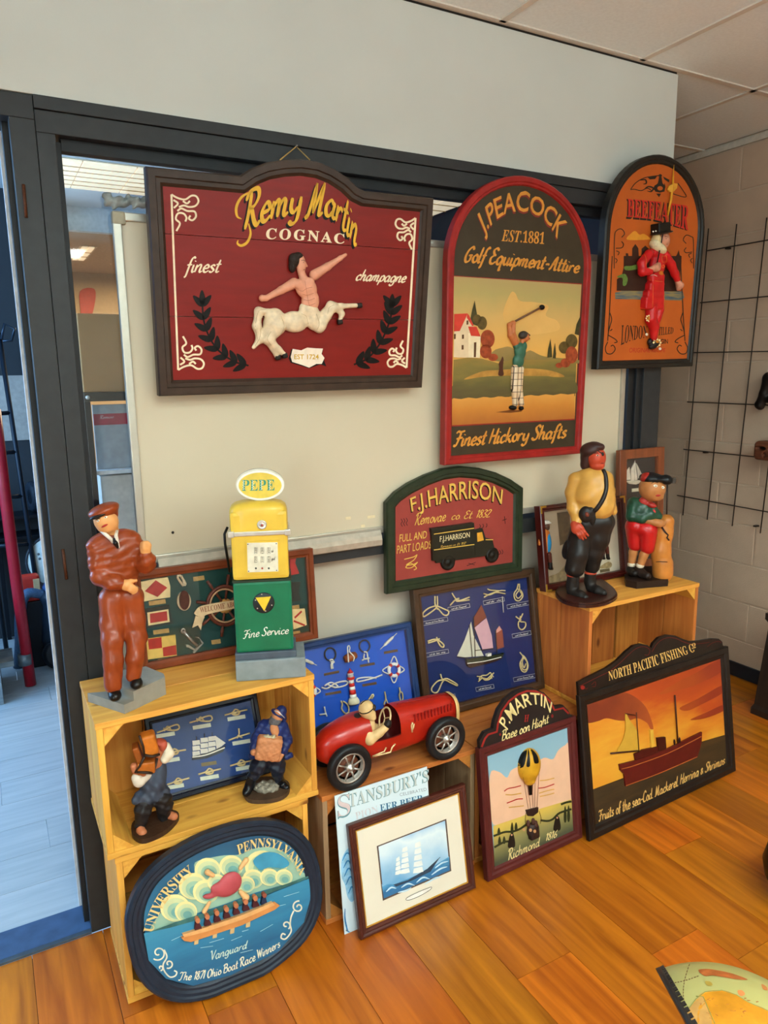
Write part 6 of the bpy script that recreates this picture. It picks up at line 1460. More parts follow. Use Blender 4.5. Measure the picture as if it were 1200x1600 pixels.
# ---------------------------------------------------------------- oval boat race sign
K = crop(180, 1260, 3.5294)
S = Sign('pub_sign', 'oval university boat race sign with dark blue rim and rowing eight', 'sign', (0.20, 1.6455, 0.0), 0, 8.4, 0, K, rest=0.028)
out = S.uv(K(smooth([(62, 700), (78, 560), (150, 410), (270, 290), (430, 190), (600, 122), (760, 85), (880, 85), (990, 122), (1080, 205), (1130, 330), (1148, 480), (1128, 610), (1060, 740), (950, 850), (820, 945), (660, 1025), (510, 1072), (380, 1092), (270, 1072), (170, 1005), (100, 890)], 3, True)))
out = out.copy(); out[:, 1] = np.maximum(out[:, 1], 0.002)
NB = mat('#1e2836', 0.4, 0, 0.2, 25, 0.05)
S.mould('frame', out, [(0, -0.028), (0, -0.006), (0.005, 0), (0.012, 0), (0.016, -0.004), (0.024, -0.003), (0.030, -0.006), (0.036, -0.005), (0.044, -0.012), (0.044, -0.028)], NB)
pl = -0.0125; L = pl+0.0005
inn = inset(out if sum(out[i][0]*out[(i+1) % len(out)][1]-out[(i+1) % len(out)][0]*out[i][1] for i in range(len(out))) > 0 else out[::-1], 0.040)
S.plate_uv('panel', inn, -0.026, pl, ramp_mat('oval_blue', [(0, '#1c5c80'), (0.5, '#256e90'), (1, '#1f4a6a')], (0, 0, 1), 0.05, 0.42, 0.2, 6))
LW = mat('#dfc07a', 0.5)
CL = [ramp_mat('cloud_a', [(0, '#4f8f8c'), (0.6, '#bcc08c'), (1.0, '#e8d494')], (0, 0, 1), 0, 0.45, 0.05, 5), mat('#a9bf98', 0.5, 0, 0.2, 14), mat('#d6cf96', 0.5, 0, 0.12, 14), mat('#79a89a', 0.5, 0, 0.2, 14)]
def puff(cx, cy, r, k):
    S.paint('cloud', [circ(cx, cy, r, r*0.92, 22)], mat('#e6d898', 0.5, 0, 0.06, 20), L+k); S.paint('cloud', [circ(cx+r*0.06, cy+r*0.10, r*0.86, r*0.78, 22)], mat('#c2cb9c', 0.5, 0, 0.12, 20), L+k+0.00012); S.paint('cloud', [circ(cx+r*0.1, cy+r*0.2, r*0.62, r*0.55, 20)], mat('#93b69c', 0.5, 0, 0.15, 20), L+k+0.00024); S.paint('cloud', [circ(cx+r*0.14, cy+r*0.3, r*0.40, r*0.34, 18)], mat('#6fa39c', 0.5, 0, 0.15, 20), L+k+0.00034)
S.paint('cloud_bank', [smooth([(190, 690), (240, 600), (330, 500), (430, 380), (440, 310), (520, 285), (600, 270), (690, 265), (760, 235), (860, 225), (960, 270), (1020, 350), (1050, 390), (900, 440), (760, 480), (600, 540), (420, 600), (280, 660)], 4, True)], mat('#8fb09a', 0.5, 0, 0.2, 10), L)
for i, (x, y, r) in enumerate(((510, 350, 72), (640, 330, 66), (810, 330, 95), (880, 320, 70), (430, 440, 80), (330, 560, 82), (500, 470, 72), (390, 580, 62), (760, 400, 58), (850, 390, 52), (930, 390, 48), (560, 420, 52), (720, 430, 50))): puff(x, y, r, 0.0004+i*0.0004)
S.paint('blue_sky_patch', [smooth([(760, 300), (820, 255), (900, 260), (960, 310), (930, 340), (850, 335), (800, 350)], 3, True)], mat('#3f8fae', 0.5, 0, 0.2, 15), L+0.0057)
S.paint('far_shore', [smooth([(190, 695), (330, 640), (480, 590), (640, 530), (800, 475), (950, 425), (1060, 385), (1055, 400), (900, 460), (700, 540), (480, 620), (300, 670)], 3, True)], mat('#3c6a66', 0.5, 0, 0.3, 40), L+0.0058)
S.paint('water', [[(158, 700), (300, 670), (480, 620), (700, 545), (900, 465), (1075, 395), (1085, 480), (1040, 640), (900, 800), (640, 930), (430, 990), (280, 950), (185, 850)]], ramp_mat('boat_water', [(0.1, '#1a5a80'), (0.5, '#2a7a9e'), (0.9, '#3a8aa8')], (0, 0, 1), 0.04, 0.3, 0.3, 12, stretch=(0.5, 1, 3)), L+0.0060)
S.strokes('water_glint', [[(310, 740), (370, 712)], [(520, 752), (600, 728)], [(640, 740), (700, 715)], [(800, 690), (870, 650)], [(930, 498), (1015, 472)], [(690, 808), (760, 790)], [(470, 780), (540, 770)], [(860, 560), (940, 540)], [(700, 690), (735, 680)]], 7, mat('#a8d0d8'), L+0.0063, sm=False, taper=True)
S.text('lettering', 'UNIVERSITY', [(205, 695), (235, 610), (280, 530), (340, 450), (435, 362)], [(155, 690), (185, 590), (235, 490), (300, 410), (405, 320)], LW, L+0.0064, 'serif', 0.0)
S.text('lettering', 'PENNSYLVANIA', [(680, 268), (760, 235), (850, 225), (930, 258), (985, 320), (1020, 385)], [(668, 215), (760, 182), (860, 178), (950, 215), (1015, 280), (1052, 358)], LW, L+0.0064, 'serif', 0.0)
S.text('lettering', 'Vanguard', [(534, 848), (735, 778)], [(526, 800), (732, 738)], mat('#b8cfc0'), L+0.0064, 'brush', 0.14)
S.text('lettering', 'The 1871 Ohio Boat Race Winners', [(348, 960), (500, 948), (640, 905), (770, 850), (915, 770)], [(350, 915), (495, 905), (632, 862), (760, 805), (900, 732)], mat('#e0dcc0'), L+0.0064, 'brush', 0.15)
sc_l = [[(330, 900)]+[], ]
S.strokes('scroll', [spiral(238, 808, 8, 42, 1.0, 1.2), [(270, 790), (285, 830), (265, 870), (270, 905), (300, 940), (330, 935), (340, 915), (325, 905)], spiral(295, 868, 5, 26, 2.0, 1.0), spiral(250, 890, 3, 16, 2.2, 0.9)], 8, mat('#d8d4bc'), L+0.0064)
S.strokes('scroll', [spiral(1010, 555, 6, 34, 3.0, 1.3), [(985, 575), (970, 610), (965, 650), (970, 690), (940, 730), (915, 725), (922, 702), (940, 708)], spiral(942, 655, 5, 25, 1.0, 1.0)], 8, mat('#d8d4bc'), L+0.0064)
# carved crest, oars, hull, crew
F = Fig(None, S, K, pl); F.ks = 3.5294
PK = mat('#b04a50', 0.4, 0, 0.2, 25)
CO = mat('#e0ad74', 0.45)
def oar(a, b, r0, r1): return blob('oar', F.chain((a+(-0.008,), r0), (b+(-0.008,), r1)), CO, S.root, 0.0022, 0.003)
oar((540, 380), (508, 362), 12, 16); oar((690, 340), (722, 296), 12, 16); oar((690, 470), (722, 502), 12, 20); oar((520, 530), (492, 578), 10, 14)
blob('cap_crest', [F.ell((635, 425, -0.010), (68, 66, 26), 0.15), F.ell((580, 460, -0.009), (60, 36, 20), -0.6), F.ell((515, 496, -0.008), (34, 14, 14), -0.3)], PK, S.root, 0.0022, 0.012)
hull = S.plate('boat_hull', [(365, 725), (500, 682), (700, 615), (880, 530), (908, 548), (880, 570), (700, 655), (520, 715), (420, 748), (380, 742)], pl, pl+0.013, mat('#c98448', 0.45, 0, 0.15, 20))
S.plate('boat_deck', [(372, 708), (500, 668), (700, 600), (868, 530), (880, 545), (700, 625), (500, 692), (380, 722)], pl, pl+0.016, mat('#dca266', 0.45), parent=hull)
for x, y in ((450, 740), (552, 705), (648, 680), (735, 645)): S.plate('oar_blade', [(x-10, y-25), (x+12, y-32), (x+8, y+18), (x-14, y+24)], pl, pl+0.010, mat('#cfae78', 0.5))
for i in range(7):
    x = 458+i*53; y = 655-i*20.5
    S.plate('rower', [(x-18, y+28), (x-14, y-8), (x+4, y-16), (x+18, y+8), (x+20, y+18)], L+0.0064, pl+0.018, mat('#4a1f24', 0.5))
    S.plate('rower_head', circ(x-2, y-24, 13, 15, 12), L+0.0064, pl+0.019, mat('#b8704a', 0.5))
S.plate('coxswain', [(805, 545), (812, 505), (830, 500), (838, 530)], L+0.0064, pl+0.018, mat('#1f2a44', 0.5))
S.plate('coxswain_head', circ(824, 492, 12, 14, 12), L+0.0064, pl+0.018, mat('#8a4a38', 0.5))
# ================================================================== painted figures and models
def face(F, root, mesh, eyes, mouth, brows=None, white=True, er=(1.9, 1.2), lips='#a8221c', pupil='#1a1410', mr=(4, 1.1), mrot=0.0, erot=0.0):
    """eyes, brows and lips set on the carved head (photo pixels)"""
    def A_(r): c_, s_ = math.cos(r), math.sin(r); return np.stack([F.A[0]*c_+F.A[1]*s_, F.A[1]*c_-F.A[0]*s_, F.A[2]])
    for e in eyes:
        p = skin(mesh, e[0], e[1], 0.0)
        if p is None: continue
        if white: ball('eye', p, A_(erot), [F.sc(er[0]), F.sc(er[1]), F.sc(0.9)], mat('#e9e0cc', 0.3), root, 6)
        d_ = ray(e[0]+e[2], e[1]); ball('pupil', p+F.R*F.sc(e[2])-d_*F.sc(0.55), F.A, [F.sc(0.9), F.sc(1.0), F.sc(0.6)], mat(pupil, 0.2), root, 6)
    p = skin(mesh, mouth[0], mouth[1], 0.0)
    if p is not None: ball('lips', p, A_(mrot), [F.sc(mr[0]), F.sc(mr[1]), F.sc(1.3)], mat(lips, 0.35), root, 6)
    for b in brows or []:
        pts = [skin(mesh, x, y, 0.0004) for x, y in b]; pts = [q for q in pts if q is not None]
        if len(pts) > 1: tube('eyebrow', pts, F.sc(0.6), mat('#2a1a10', 0.6), root, 6)
def strap_on(name, mesh, pts, r, m, root, out=0.0008, n=4):
    P = smooth(pts, n) if len(pts) > 2 else np.array([np.array(pts[0])+(np.array(pts[1])-np.array(pts[0]))*t_ for t_ in np.linspace(0, 1, 5)])
    q = [skin(mesh, x, y, out) for x, y in P]; q = [x for x in q if x is not None]
    return tube(name, q, r, m, root, 8) if len(q) > 1 else None

# ---------------------------------------------------------------- uniformed man
KA = crop(130, 780, 8.892); KB = crop(130, 940, 8.571)
def a(x, y, d=0.0): q = KA([(x, y)])[0]; return (q[0], q[1], d)
def b(x, y, d=0.0): q = KB([(x, y)])[0]; return (q[0], q[1], d)
o = np.array([0.262, 1.845, 0.792]); F = Fig(o)
t = thing('attendant_figurine', o, 'carved man in brown uniform and cap leaning on the pine crate', 'figurine')
CON = mat('#8d8678', 0.7, 0, 0.12, 30, 0.15)
zc = 0.7925
Ff, P0, Lf, Bk, Rt = (0.236, 1.7640), (0.262, 1.776), (0.167, 1.884), (0.213, 1.868), (0.350, 1.826)
v1 = rbox_vf([Ff, P0, Bk, Lf], zc, zc+0.024); v2 = rbox_vf([P0, Rt, (0.352, 1.850), (0.322, 1.925), (0.250, 1.935), Bk], zc, zc+0.048)
bs = mk('plinth', *join(v1, v2), CON, t)
UNI = mat('#8f3c18', 0.32, 0, 0.16, 22, 0.05, 40, coat=0.15); SK = mat('#dc9a5c', 0.4, 0, 0.08, 60); SHO = mat('#16110e', 0.3)
d1 = F.d_on(181, 1094, zc+0.024)-0.012; d2 = F.d_on(214, 1072, zc+0.048)-0.010
blob('trousers', F.chain((b(410, -40, 0.0), 21), (b(390, 260, -.008), 18), (b(392, 520, -.012+d1*0.3), 15.5), (b(398, 800, d1*0.7), 14), (b(402, 1110, d1+.012), 13))
     + F.chain((b(640, -40, 0.004), 19), (b(680, 250, -.004), 17), (b(715, 480, d2*0.3), 15), (b(690, 760, d2*0.7), 12.5), (b(676, 985, d2+.012), 11.5))
     + [F.ell(b(510, -60, 0.004), (31, 24, 20))], UNI, t, 0.003, 0.010, fold=(0.0008, [((240, 100, 25), 0.0)]))
for q, dd, nm in (((425, 1255), d1, 0), ((712, 1095), d2, 1)):
    blob('shoe', [F.ell(b(q[0], q[1], dd), (9.5, 8.5, 13)), F.ell(b(q[0]-20, q[1]-60, dd+.014), (8.5, 8, 10))], SHO, t, 0.0025, 0.006)
jc = [F.ell(a(430, 700, 0.0), (35, 30, 19), 0.12), F.ell(a(470, 880, -.002), (32, 34, 18)), F.ell(a(490, 1080, 0.0), (29, 26, 18)), F.ell(a(300, 590, 0.004), (22, 14, 15), 0.3), F.ell(a(600, 540, 0.004), (20, 14, 15), -0.25)]
jc += F.chain((a(180, 660, 0.0), 14), (a(215, 900, -.004), 13.5), (a(235, 1075, -.012), 13), (a(400, 1150, -.030), 11.5), (a(520, 1175, -.038), 9.5))
jc += F.chain((a(690, 590, 0.002), 13), (a(790, 780, -.006), 14), (a(870, 900, -.018), 13.5), (a(890, 850, -.036), 11.5), (a(878, 790, -.042), 9.5))
blob('jacket', jc, UNI, t, 0.003, 0.010, fold=(0.0007, [((150, 50, -170), 0.0), ((-60, 60, 300), 1.0)]))
hc = a(318, 300, -.010); hr = (17, 19.5, 17)
body = [F.ell(hc, hr, 0.45), F.ell(a(320, 380, -.014), (12, 9, 12), 0.3), F.ell(a(300, 345, -.020), (11, 8, 9))] + F.chain((a(400, 420, -.004), 9.5), (a(420, 560, 0.0), 11), (a(430, 700, 0.0), 12))
body += [F.ell(a(252, 318, -.024), (2.6, 4.4, 5), 0.45), F.ell(a(446, 290, -.004), (3, 5.5, 4), 0.3)]
body += F.chain((a(430, 700, 0), 9), (a(190, 680, 0), 8), (a(240, 1060, -.012), 8), (a(520, 1175, -.038), 7), (a(590, 1190, -.041), 8))
for i, (x, y) in enumerate(((690, 1305), (725, 1290), (745, 1262), (742, 1232))): body += F.chain((a(600, 1225-i*12, -.043), 3.8), (a((600+x)/2+10, (1215+y)/2+4-i*4, -.047), 3.1), (a(x, y, -.044), 2.3))
body += F.chain((a(590, 1165, -.042), 4), (a(660, 1140, -.045), 3.2), (a(735, 1130, -.043), 2.4)) + [F.ell(a(605, 1205, -.042), (9, 7.5, 5), -0.2)]
body += F.chain((a(430, 700, 0), 9), (a(690, 600, 0), 8), (a(870, 900, -.018), 8), (a(878, 780, -.042), 7), (a(868, 720, -.044), 7.5)) + [F.ell(a(866, 665, -.044), (8, 9, 7))]
for i in range(4): body += F.chain((a(818+i*2, 612+i*26, -.048), 2.6), (a(850, 606+i*26, -.054), 2.8), (a(900, 614+i*26, -.052), 2.6))
body += F.chain((a(905, 690, -.046), 3.4), (a(915, 640, -.050), 3.0), (a(890, 600, -.050), 2.5))
bod = blob('body', body, SK, t, 0.0022, 0.004)
face(F, t, bod, [a(212, 300)[:2]+(-0.5,), a(312, 252)[:2]+(-0.5,)], a(298, 368)[:2], [[a(175, 290)[:2], a(205, 272)[:2], a(235, 268)[:2]], [a(285, 232)[:2], a(315, 220)[:2], a(345, 222)[:2]]], er=(2.8, 1.6), mr=(5.4, 1.5), mrot=0.42, erot=0.45)
blob('cap', [F.ell(a(285, 150, -.006), (23, 9.5, 21), 0.30), F.ell(a(300, 190, -.004), (20, 8, 18), 0.34), F.ell(a(430, 200, -.002), (6, 9, 9))], UNI, t, 0.0025, 0.006)
blob('cap_peak', [F.ell(a(238, 215, -.026), (16, 3.6, 9), 0.36)], SHO, t, 0.0022, 0.002)
blob('hair', [F.ell(a(388, 215, -.016), (3, 5, 4), -0.5)], SHO, t, 0.0022, 0.002)
for s_ in ([a(255, 445, -.022), a(330, 505, -.030), a(390, 560, -.034), a(410, 610, -.034)], [a(470, 440, -.018), a(455, 510, -.030), a(470, 560, -.034), a(500, 680, -.034)]):
    tube('shirt_collar', [F.P(*q) for q in s_], [F.sc(2.4), F.sc(2.8), F.sc(2.6), F.sc(1.2)], mat('#d9ccb8', 0.5), t, 8)
blob('necktie', F.chain((a(432, 560, -.033), 2.6), (a(450, 610, -.036), 3.4), (a(480, 670, -.035), 2.0)), SHO, t, 0.0018, 0.002)

# ---------------------------------------------------------------- petrol pump model
ux = np.array([0.9357, -0.3528, 0]); uy = np.array([0.3528, 0.9357, 0]); A3 = np.stack([ux, uy, [0, 0, 1]])
o = np.array([0.532, 1.806, 0.7925]); yawp = math.degrees(math.atan2(ux[1], ux[0]))
t = thing('petrol_pump_model', o+ux*0.09+uy*0.06, 'yellow and green model petrol pump with oval sign on the pine crate', 'model')
YLW = mat('#d9b23e', 0.35, 0, 0.1, 14, coat=0.15); GRE = mat('#0f6a48', 0.35, 0, 0.12, 14, coat=0.15); SIL = mat('#c9c6bc', 0.3, 0.7, 0.1, 40); GRY = mat('#7e8788', 0.5, 0, 0.15, 30, 0.1)
K = crop(120, 720, 3.1579); KP = crop(350, 720, 8.5714)
PS = Sign('x', None, None, o, yawp, 0, 0, K, root=t)
zz = lambda y, x=900: PS.uv(K([(x, y)]))[0][1]
zb = zz(985); zg = zz(600); zy = zz(262)
def pbox(name, x0, x1, y0, y1, z0, z1, m, bev, parent=None): return box(name, (x0, y0, z0), (x1, y1, z1), m, parent or t, bev, A3, o)
pbox('plinth', 0, 0.188, 0, 0.125, 0, zb, GRY, 0.004)
pbox('foot_plate', 0.0, 0.165, 0.006, 0.112, zb, zb+0.020, mat('#4a5560', 0.4), 0.003)
fy = 0.010
xl_, xr_ = 0.004, 0.158
low = pbox('lower_body', xl_, xr_, fy, 0.108, zb+0.020, zg, GRE, 0.008)
pbox('waist_seam', xl_-0.001, xr_+0.001, fy-0.001, 0.109, zg-0.002, zg+0.004, mat('#22301e', 0.5), 0.001)
up_ = pbox('upper_body', xl_+0.001, xr_-0.004, fy+0.001, 0.107, zg+0.004, zy+0.004, YLW, 0.010)
# domed cap: stacked rounded slices
V = []; Fq = []; n = 36
ring = []
for k, (f_, dz) in enumerate(((1.0, -0.05), (1.0, -0.012), (0.985, 0.0), (0.94, 0.008), (0.82, 0.015), (0.6, 0.020), (0.3, 0.022))):
    for i in range(n):
        an = 2*math.pi*i/n; c_, s_ = math.cos(an), math.sin(an); e = 0.45
        x = (xl_+xr_)/2-0.002+0.0765*f_*abs(c_)**e*np.sign(c_); y = 0.0585+0.049*f_*abs(s_)**e*np.sign(s_)
        V.append(o+ux*x+uy*y+np.array([0, 0, zy+0.006+dz]))
for k in range(6):
    for i in range(n): Fq.append([k*n+i, k*n+(i+1) % n, (k+1)*n+(i+1) % n, (k+1)*n+i])
Fq.append([6*n+i for i in range(n)])
mk('domed_top', V, Fq, YLW, t, True)
zband = zz(362)
pbox('chrome_band', xl_-0.003, xr_+0.001, fy-0.003, 0.110, zband-0.006, zband+0.006, SIL, 0.002)
for x in (xl_-0.005, xr_-0.012): pbox('band_clip', x, x+0.016, fy-0.006, fy+0.006, zband-0.008, zband+0.008, SIL, 0.002)
L = -fy
PS2 = Sign('x', None, None, o+uy*fy, yawp, 0, 0, KP, root=t)
Pc = PS2.pt(508, 855, 0.0)
rg = 0.0125
lathe('round_lamp', [(rg, 0), (rg, 0.003), (rg*0.8, 0.005), (rg*0.62, 0.003), (rg*0.4, 0.003), (rg*0.3, 0.006), (0.001, 0.007)], Pc, SIL, t, ax=PS2.N, seg=24)
lathe('red_lens', [(rg*0.25, 0.006), (rg*0.2, 0.0085), (0.0005, 0.009)], Pc, mat('#a83a34', 0.3), t, ax=PS2.N, seg=16)
PS2.plate('dial_surround', [(290, 1075), (740, 1065), (758, 1510), (290, 1525)], 0.0, 0.0025, YLW)
dp = PS2.plate('dial_panel', [(308, 1100), (718, 1092), (728, 1480), (318, 1495)], 0.0, 0.0035, mat('#d9d2ba', 0.35))
INK = mat('#3a3026', 0.5)
for r_, (y, s3) in enumerate(((1205, ('230', '120', '430')), (1325, ('150', '210', '001')))):
    for i, x in enumerate((425, 512, 600)):
        PS2.strokes('digit_window', [[(x-18, y-42), (x+20, y-44), (x+20, y+38), (x-18, y+40), (x-18, y-42)]], 3, INK, 0.0040, sm=False, parent=dp)
        PS2.text('digits', s3[i], [(x-8, y+34), (x-10, y-38)], [(x+12, y+34), (x+10, y-38)][::1], INK, 0.0042, 'sans', 0.0, parent=dp)
PS2.text('dial_text', 'sale', [(632, 1225), (664, 1222)], [(632, 1185), (664, 1180)], INK, 0.0042, 'brush', 0.14, parent=dp)
PS2.text('dial_text', 'gal', [(632, 1330), (688, 1326)], [(632, 1288), (688, 1284)], INK, 0.0042, 'brush', 0.16, parent=dp)
for i, x in enumerate((427, 512, 600)): PS2.paint('dial_button', [circ(x, 1440, 14, 14, 12)], mat('#b0483a' if i == 1 else '#4a4a44'), 0.0042, parent=dp)
for x, y in ((320, 1118), (700, 1110), (330, 1480), (704, 1468)): PS2.paint('screw', [circ(x, y, 8, 8, 8)], INK, 0.0042, parent=dp)
# badge and lettering on the lower body
PS2.K = K
Pc = PS2.pt(922, 700, 0.0); rg = 0.0285
bd = lathe('round_badge', [(rg, 0), (rg, 0.003), (rg*0.93, 0.0045), (0.0005, 0.0045)], Pc, mat('#22282a', 0.4), t, ax=PS2.N, seg=32)
PS2.plate('yellow_triangle', [(882, 676), (958, 670), (925, 742)], 0.0045, 0.0065, mat('#e0bc34', 0.4), parent=bd)
for an in np.linspace(0.3, 2*math.pi+0.3, 6, endpoint=False): PS2.paint('rivet', [circ(922+42*math.cos(an), 700+42*math.sin(an), 3.5, 3.5, 8)], SIL, 0.0050, parent=bd)
PS2.text('lettering', 'Fine Service', [(820, 878), (930, 862), (1048, 852)], [(816, 840), (926, 822), (1044, 814)], mat('#e6e6d8', 0.5), 0.0012, 'brush', 0.12)
# neck and oval sign
PS3 = Sign('x', None, None, o+uy*0.052, yawp, 0, 0, KP, root=t)
PS3.plate('sign_neck', [(412, 530), (565, 528), (572, 640), (410, 640)], -0.008, 0.006, mat('#cfd0cc', 0.35, 0.3))
ov = PS3.plate('oval_sign', circ(484, 318, 328, 212, 40), -0.012, 0.006, mat('#c9c4b2', 0.4))
PS3.plate('sign_rim', circ(486, 330, 318, 200, 40), 0.006, 0.008, mat('#e6e4da', 0.35), parent=ov)
PS3.plate('sign_face', circ(484, 330, 288, 172, 40), 0.008, 0.009, mat('#d9bd4c', 0.45), parent=ov)
PS3.text('lettering', 'PEPE', [(236, 402), (680, 396)], [(240, 258), (676, 252)], mat('#3a8a70', 0.5), 0.0098, 'serif', 0.0, parent=ov)
PS3.strokes('zigzag', [[(x+(8 if i % 2 else -8), 262+i*16) for i in range(9)] for x in (262, 384, 500, 612)], 7, mat('#e9efe6'), 0.0104, sm=False, parent=ov)
# hose hook on the left side
tube('hose', [o+ux*(-0.004)+uy*0.05+np.array([0, 0, zband+0.012]), o+ux*(-0.012)+uy*0.04+np.array([0, 0, zband-0.004]), o+ux*(-0.012)+uy*0.04+np.array([0, 0, zband-0.03]), o+ux*(-0.004)+uy*0.045+np.array([0, 0, zg+0.02])], 0.0035, BLACK, t, 8)

# ---------------------------------------------------------------- red racing car
zt = 0.4185
t = thing('racing_car_model', (1.0, 1.80, zt), 'red vintage racing car model with goggled driver on the weathered crate', 'model car')
CRED = mat('#ac1f10', 0.28, 0, 0.22, 12, 0.04, 60, coat=0.35)
YC = 1.806
secs = [(0.752, 0.012, 0.512, 0.545), (0.762, 0.026, 0.497, 0.562), (0.785, 0.040, 0.482, 0.580), (0.815, 0.049, 0.474, 0.592), (0.850, 0.055, 0.469, 0.602), (0.890, 0.058, 0.467, 0.608),
        (0.915, 0.059, 0.466, 0.608), (0.95, 0.059, 0.466, 0.604), (0.985, 0.058, 0.466, 0.602), (1.012, 0.057, 0.466, 0.606), (1.03, 0.056, 0.467, 0.606), (1.08, 0.054, 0.470, 0.603), (1.14, 0.050, 0.476, 0.600), (1.195, 0.046, 0.484, 0.597), (1.222, 0.044, 0.490, 0.594)]
NS = 32
def car_ring(x, hw, z0, z1, k=1.0, e=0.72):
    out = []
    for i in range(NS):
        an = 2*math.pi*i/NS; c_, s_ = math.cos(an), math.sin(an)
        out.append((x, YC+k*hw*abs(c_)**e*np.sign(c_), (z0+z1)/2+k*(z1-z0)/2*abs(s_)**e*np.sign(s_)))
    return out
V = []; Fq = []
for s_ in secs: V += car_ring(*s_)
for k in range(len(secs)-1):
    for i in range(NS):
        mid = (i+0.5)/NS*2*math.pi
        if 6 <= k <= 8 and math.sin(mid) > (0.05 if math.cos(mid) < 0 else 0.45): continue
        Fq.append([k*NS+i, k*NS+(i+1) % NS, (k+1)*NS+(i+1) % NS, (k+1)*NS+i])
Fq.append(list(range(NS))[::-1]); Fq.append([(len(secs)-1)*NS+i for i in range(NS)])
carb = mk('body', V, Fq, CRED, t, True)
V = []; Fq = []
ins_ = [(s_[0], s_[1]-0.004, s_[2]+0.006, s_[3]-0.003) for s_ in secs[5:11]]
for s_ in ins_: V += car_ring(*s_)
for k in range(len(ins_)-1):
    for i in range(NS):
        if math.sin((i+0.5)/NS*2*math.pi) > (0.05 if math.cos((i+0.5)/NS*2*math.pi) < 0 else 0.5): continue
        Fq.append([k*NS+i, (k+1)*NS+i, (k+1)*NS+(i+1) % NS, k*NS+(i+1) % NS])
Fq.append(list(range(NS))); Fq.append([(len(ins_)-1)*NS+i for i in range(NS)][::-1])
mk('cockpit_lining', V, Fq, mat('#5a1412', 0.5), t, True)
# cockpit rim
rimp = []
for i in range(28):
    an = 2*math.pi*i/28; rimp.append((0.951+0.038*math.cos(an)*1.0, YC+0.048*math.sin(an), 0.601+0.003*math.cos(an)))
# grille with cream surround
V = []; Fq = []
gr = car_ring(1.222, 0.0455, 0.488, 0.596); gr2 = car_ring(1.234, 0.0455, 0.489, 0.595)
V = gr+gr2; Fq = [[i, (i+1) % NS, NS+(i+1) % NS, NS+i] for i in range(NS)]+[[NS+i for i in range(NS)]]
mk('grille_surround', V, Fq, mat('#d9b476', 0.4), t, True)
V = car_ring(1.2345, 0.036, 0.498, 0.586)+car_ring(1.2365, 0.034, 0.500, 0.584); mk('grille', V, [[i, (i+1) % NS, NS+(i+1) % NS, NS+i] for i in range(NS)]+[[NS+i for i in range(NS)]], mat('#3a342c', 0.4, 0.4), t)
DR = mat('#8a1512', 0.4)
for i in range(12):            # bonnet louvres, near side
    x = 1.062+i*0.0125; box('louvre', (x, YC-0.0545+i*0.0006, 0.562), (x+0.0045, YC-0.050+i*0.0006, 0.586), DR, t, 0.0008)
tube('bonnet_hinge', [(1.03, YC, 0.607), (1.22, YC, 0.596)], 0.0016, DR, t, 6)
BRS = mat('#d8bc8a', 0.35, 0.2)
def cpt(x, y, Y): return plane_hit(480+x/4.6154, 1080+y/4.6154, Y)
def plane_hit(px, py, Y): return hit(px, py, (0, Y, 0), (0, 1, 0))
yn = YC-0.060
for L_ in ([(760, 225), (752, 250), (757, 295)], [(770, 235), (765, 262), (757, 280)]): tube('bonnet_strap', [cpt(x, y, yn+0.004) for x, y in L_], 0.0028, BRS, t, 6)
tube('exhaust_pipe', [cpt(470, 470, yn+0.003), cpt(540, 455, yn), cpt(600, 440, yn-0.002), cpt(612, 405, yn-0.001), cpt(635, 380, yn+0.003)], 0.0026, BRS, t, 6)
tube('brake_lever', [cpt(475, 470, yn+0.002), cpt(520, 448, yn-0.001), cpt(555, 435, yn-0.002), cpt(570, 405, yn)], 0.0022, BRS, t, 6)
# axles, wheels
TYRE = mat('#17181a', 0.42, 0, 0.08, 40); RIM = mat('#a9a39a', 0.3, 0.7, 0.1, 60)
for X, Z in ((0.83, 0.4890), (1.164, 0.4890)):
    tube('axle', [(X, 1.73, Z), (X, 1.895, Z)], 0.005, mat('#5a1c18', 0.4), t, 10)
    for side, Yw in ((-1, 1.736), (1, 1.888)):
        c = np.array([X, Yw, Z]); ax = np.array([0, side, 0.0])
        R_ = 0.0700
        w_ = lathe('wheel', [(0.046, -0.012), (0.060, -0.0155), (0.066, -0.013), (0.0695, -0.006), (R_, 0), (0.0695, 0.006), (0.066, 0.013), (0.060, 0.0155), (0.049, 0.013), (0.046, 0.009), (0.046, -0.012)], c, TYRE, t, ax=ax, seg=40)
        lathe('rim', [(0.0465, -0.008), (0.0465, 0.009), (0.0445, 0.0105), (0.041, 0.008), (0.041, -0.008)], c, RIM, w_, ax=ax, seg=32)
        lathe('hub', [(0.014, -0.006), (0.014, 0.006), (0.011, 0.010), (0.006, 0.011), (0.005, 0.016), (0.001, 0.017)], c, RIM, w_, ax=ax, seg=18)
        lathe('brake_drum', [(0.034, -0.010), (0.034, -0.007), (0.001, -0.006)], c, mat('#6a3a24', 0.5, 0, 0.3, 60), w_, ax=ax, seg=24)
        for i in range(8):
            an = 2*math.pi*i/8+0.35; dr_ = np.array([math.cos(an), 0, math.sin(an)])
            tube('spoke', [c+ax*0.004+dr_*0.012, c+ax*0.004+dr_*0.043], [0.0032, 0.0024], RIM, w_, 6)
blob('axle_cover', [('c', np.array([1.125, YC-0.045, 0.512]), np.array([1.15, YC-0.056, 0.505]), 0.012, 0.008)], CRED, t, 0.0025, 0.004)
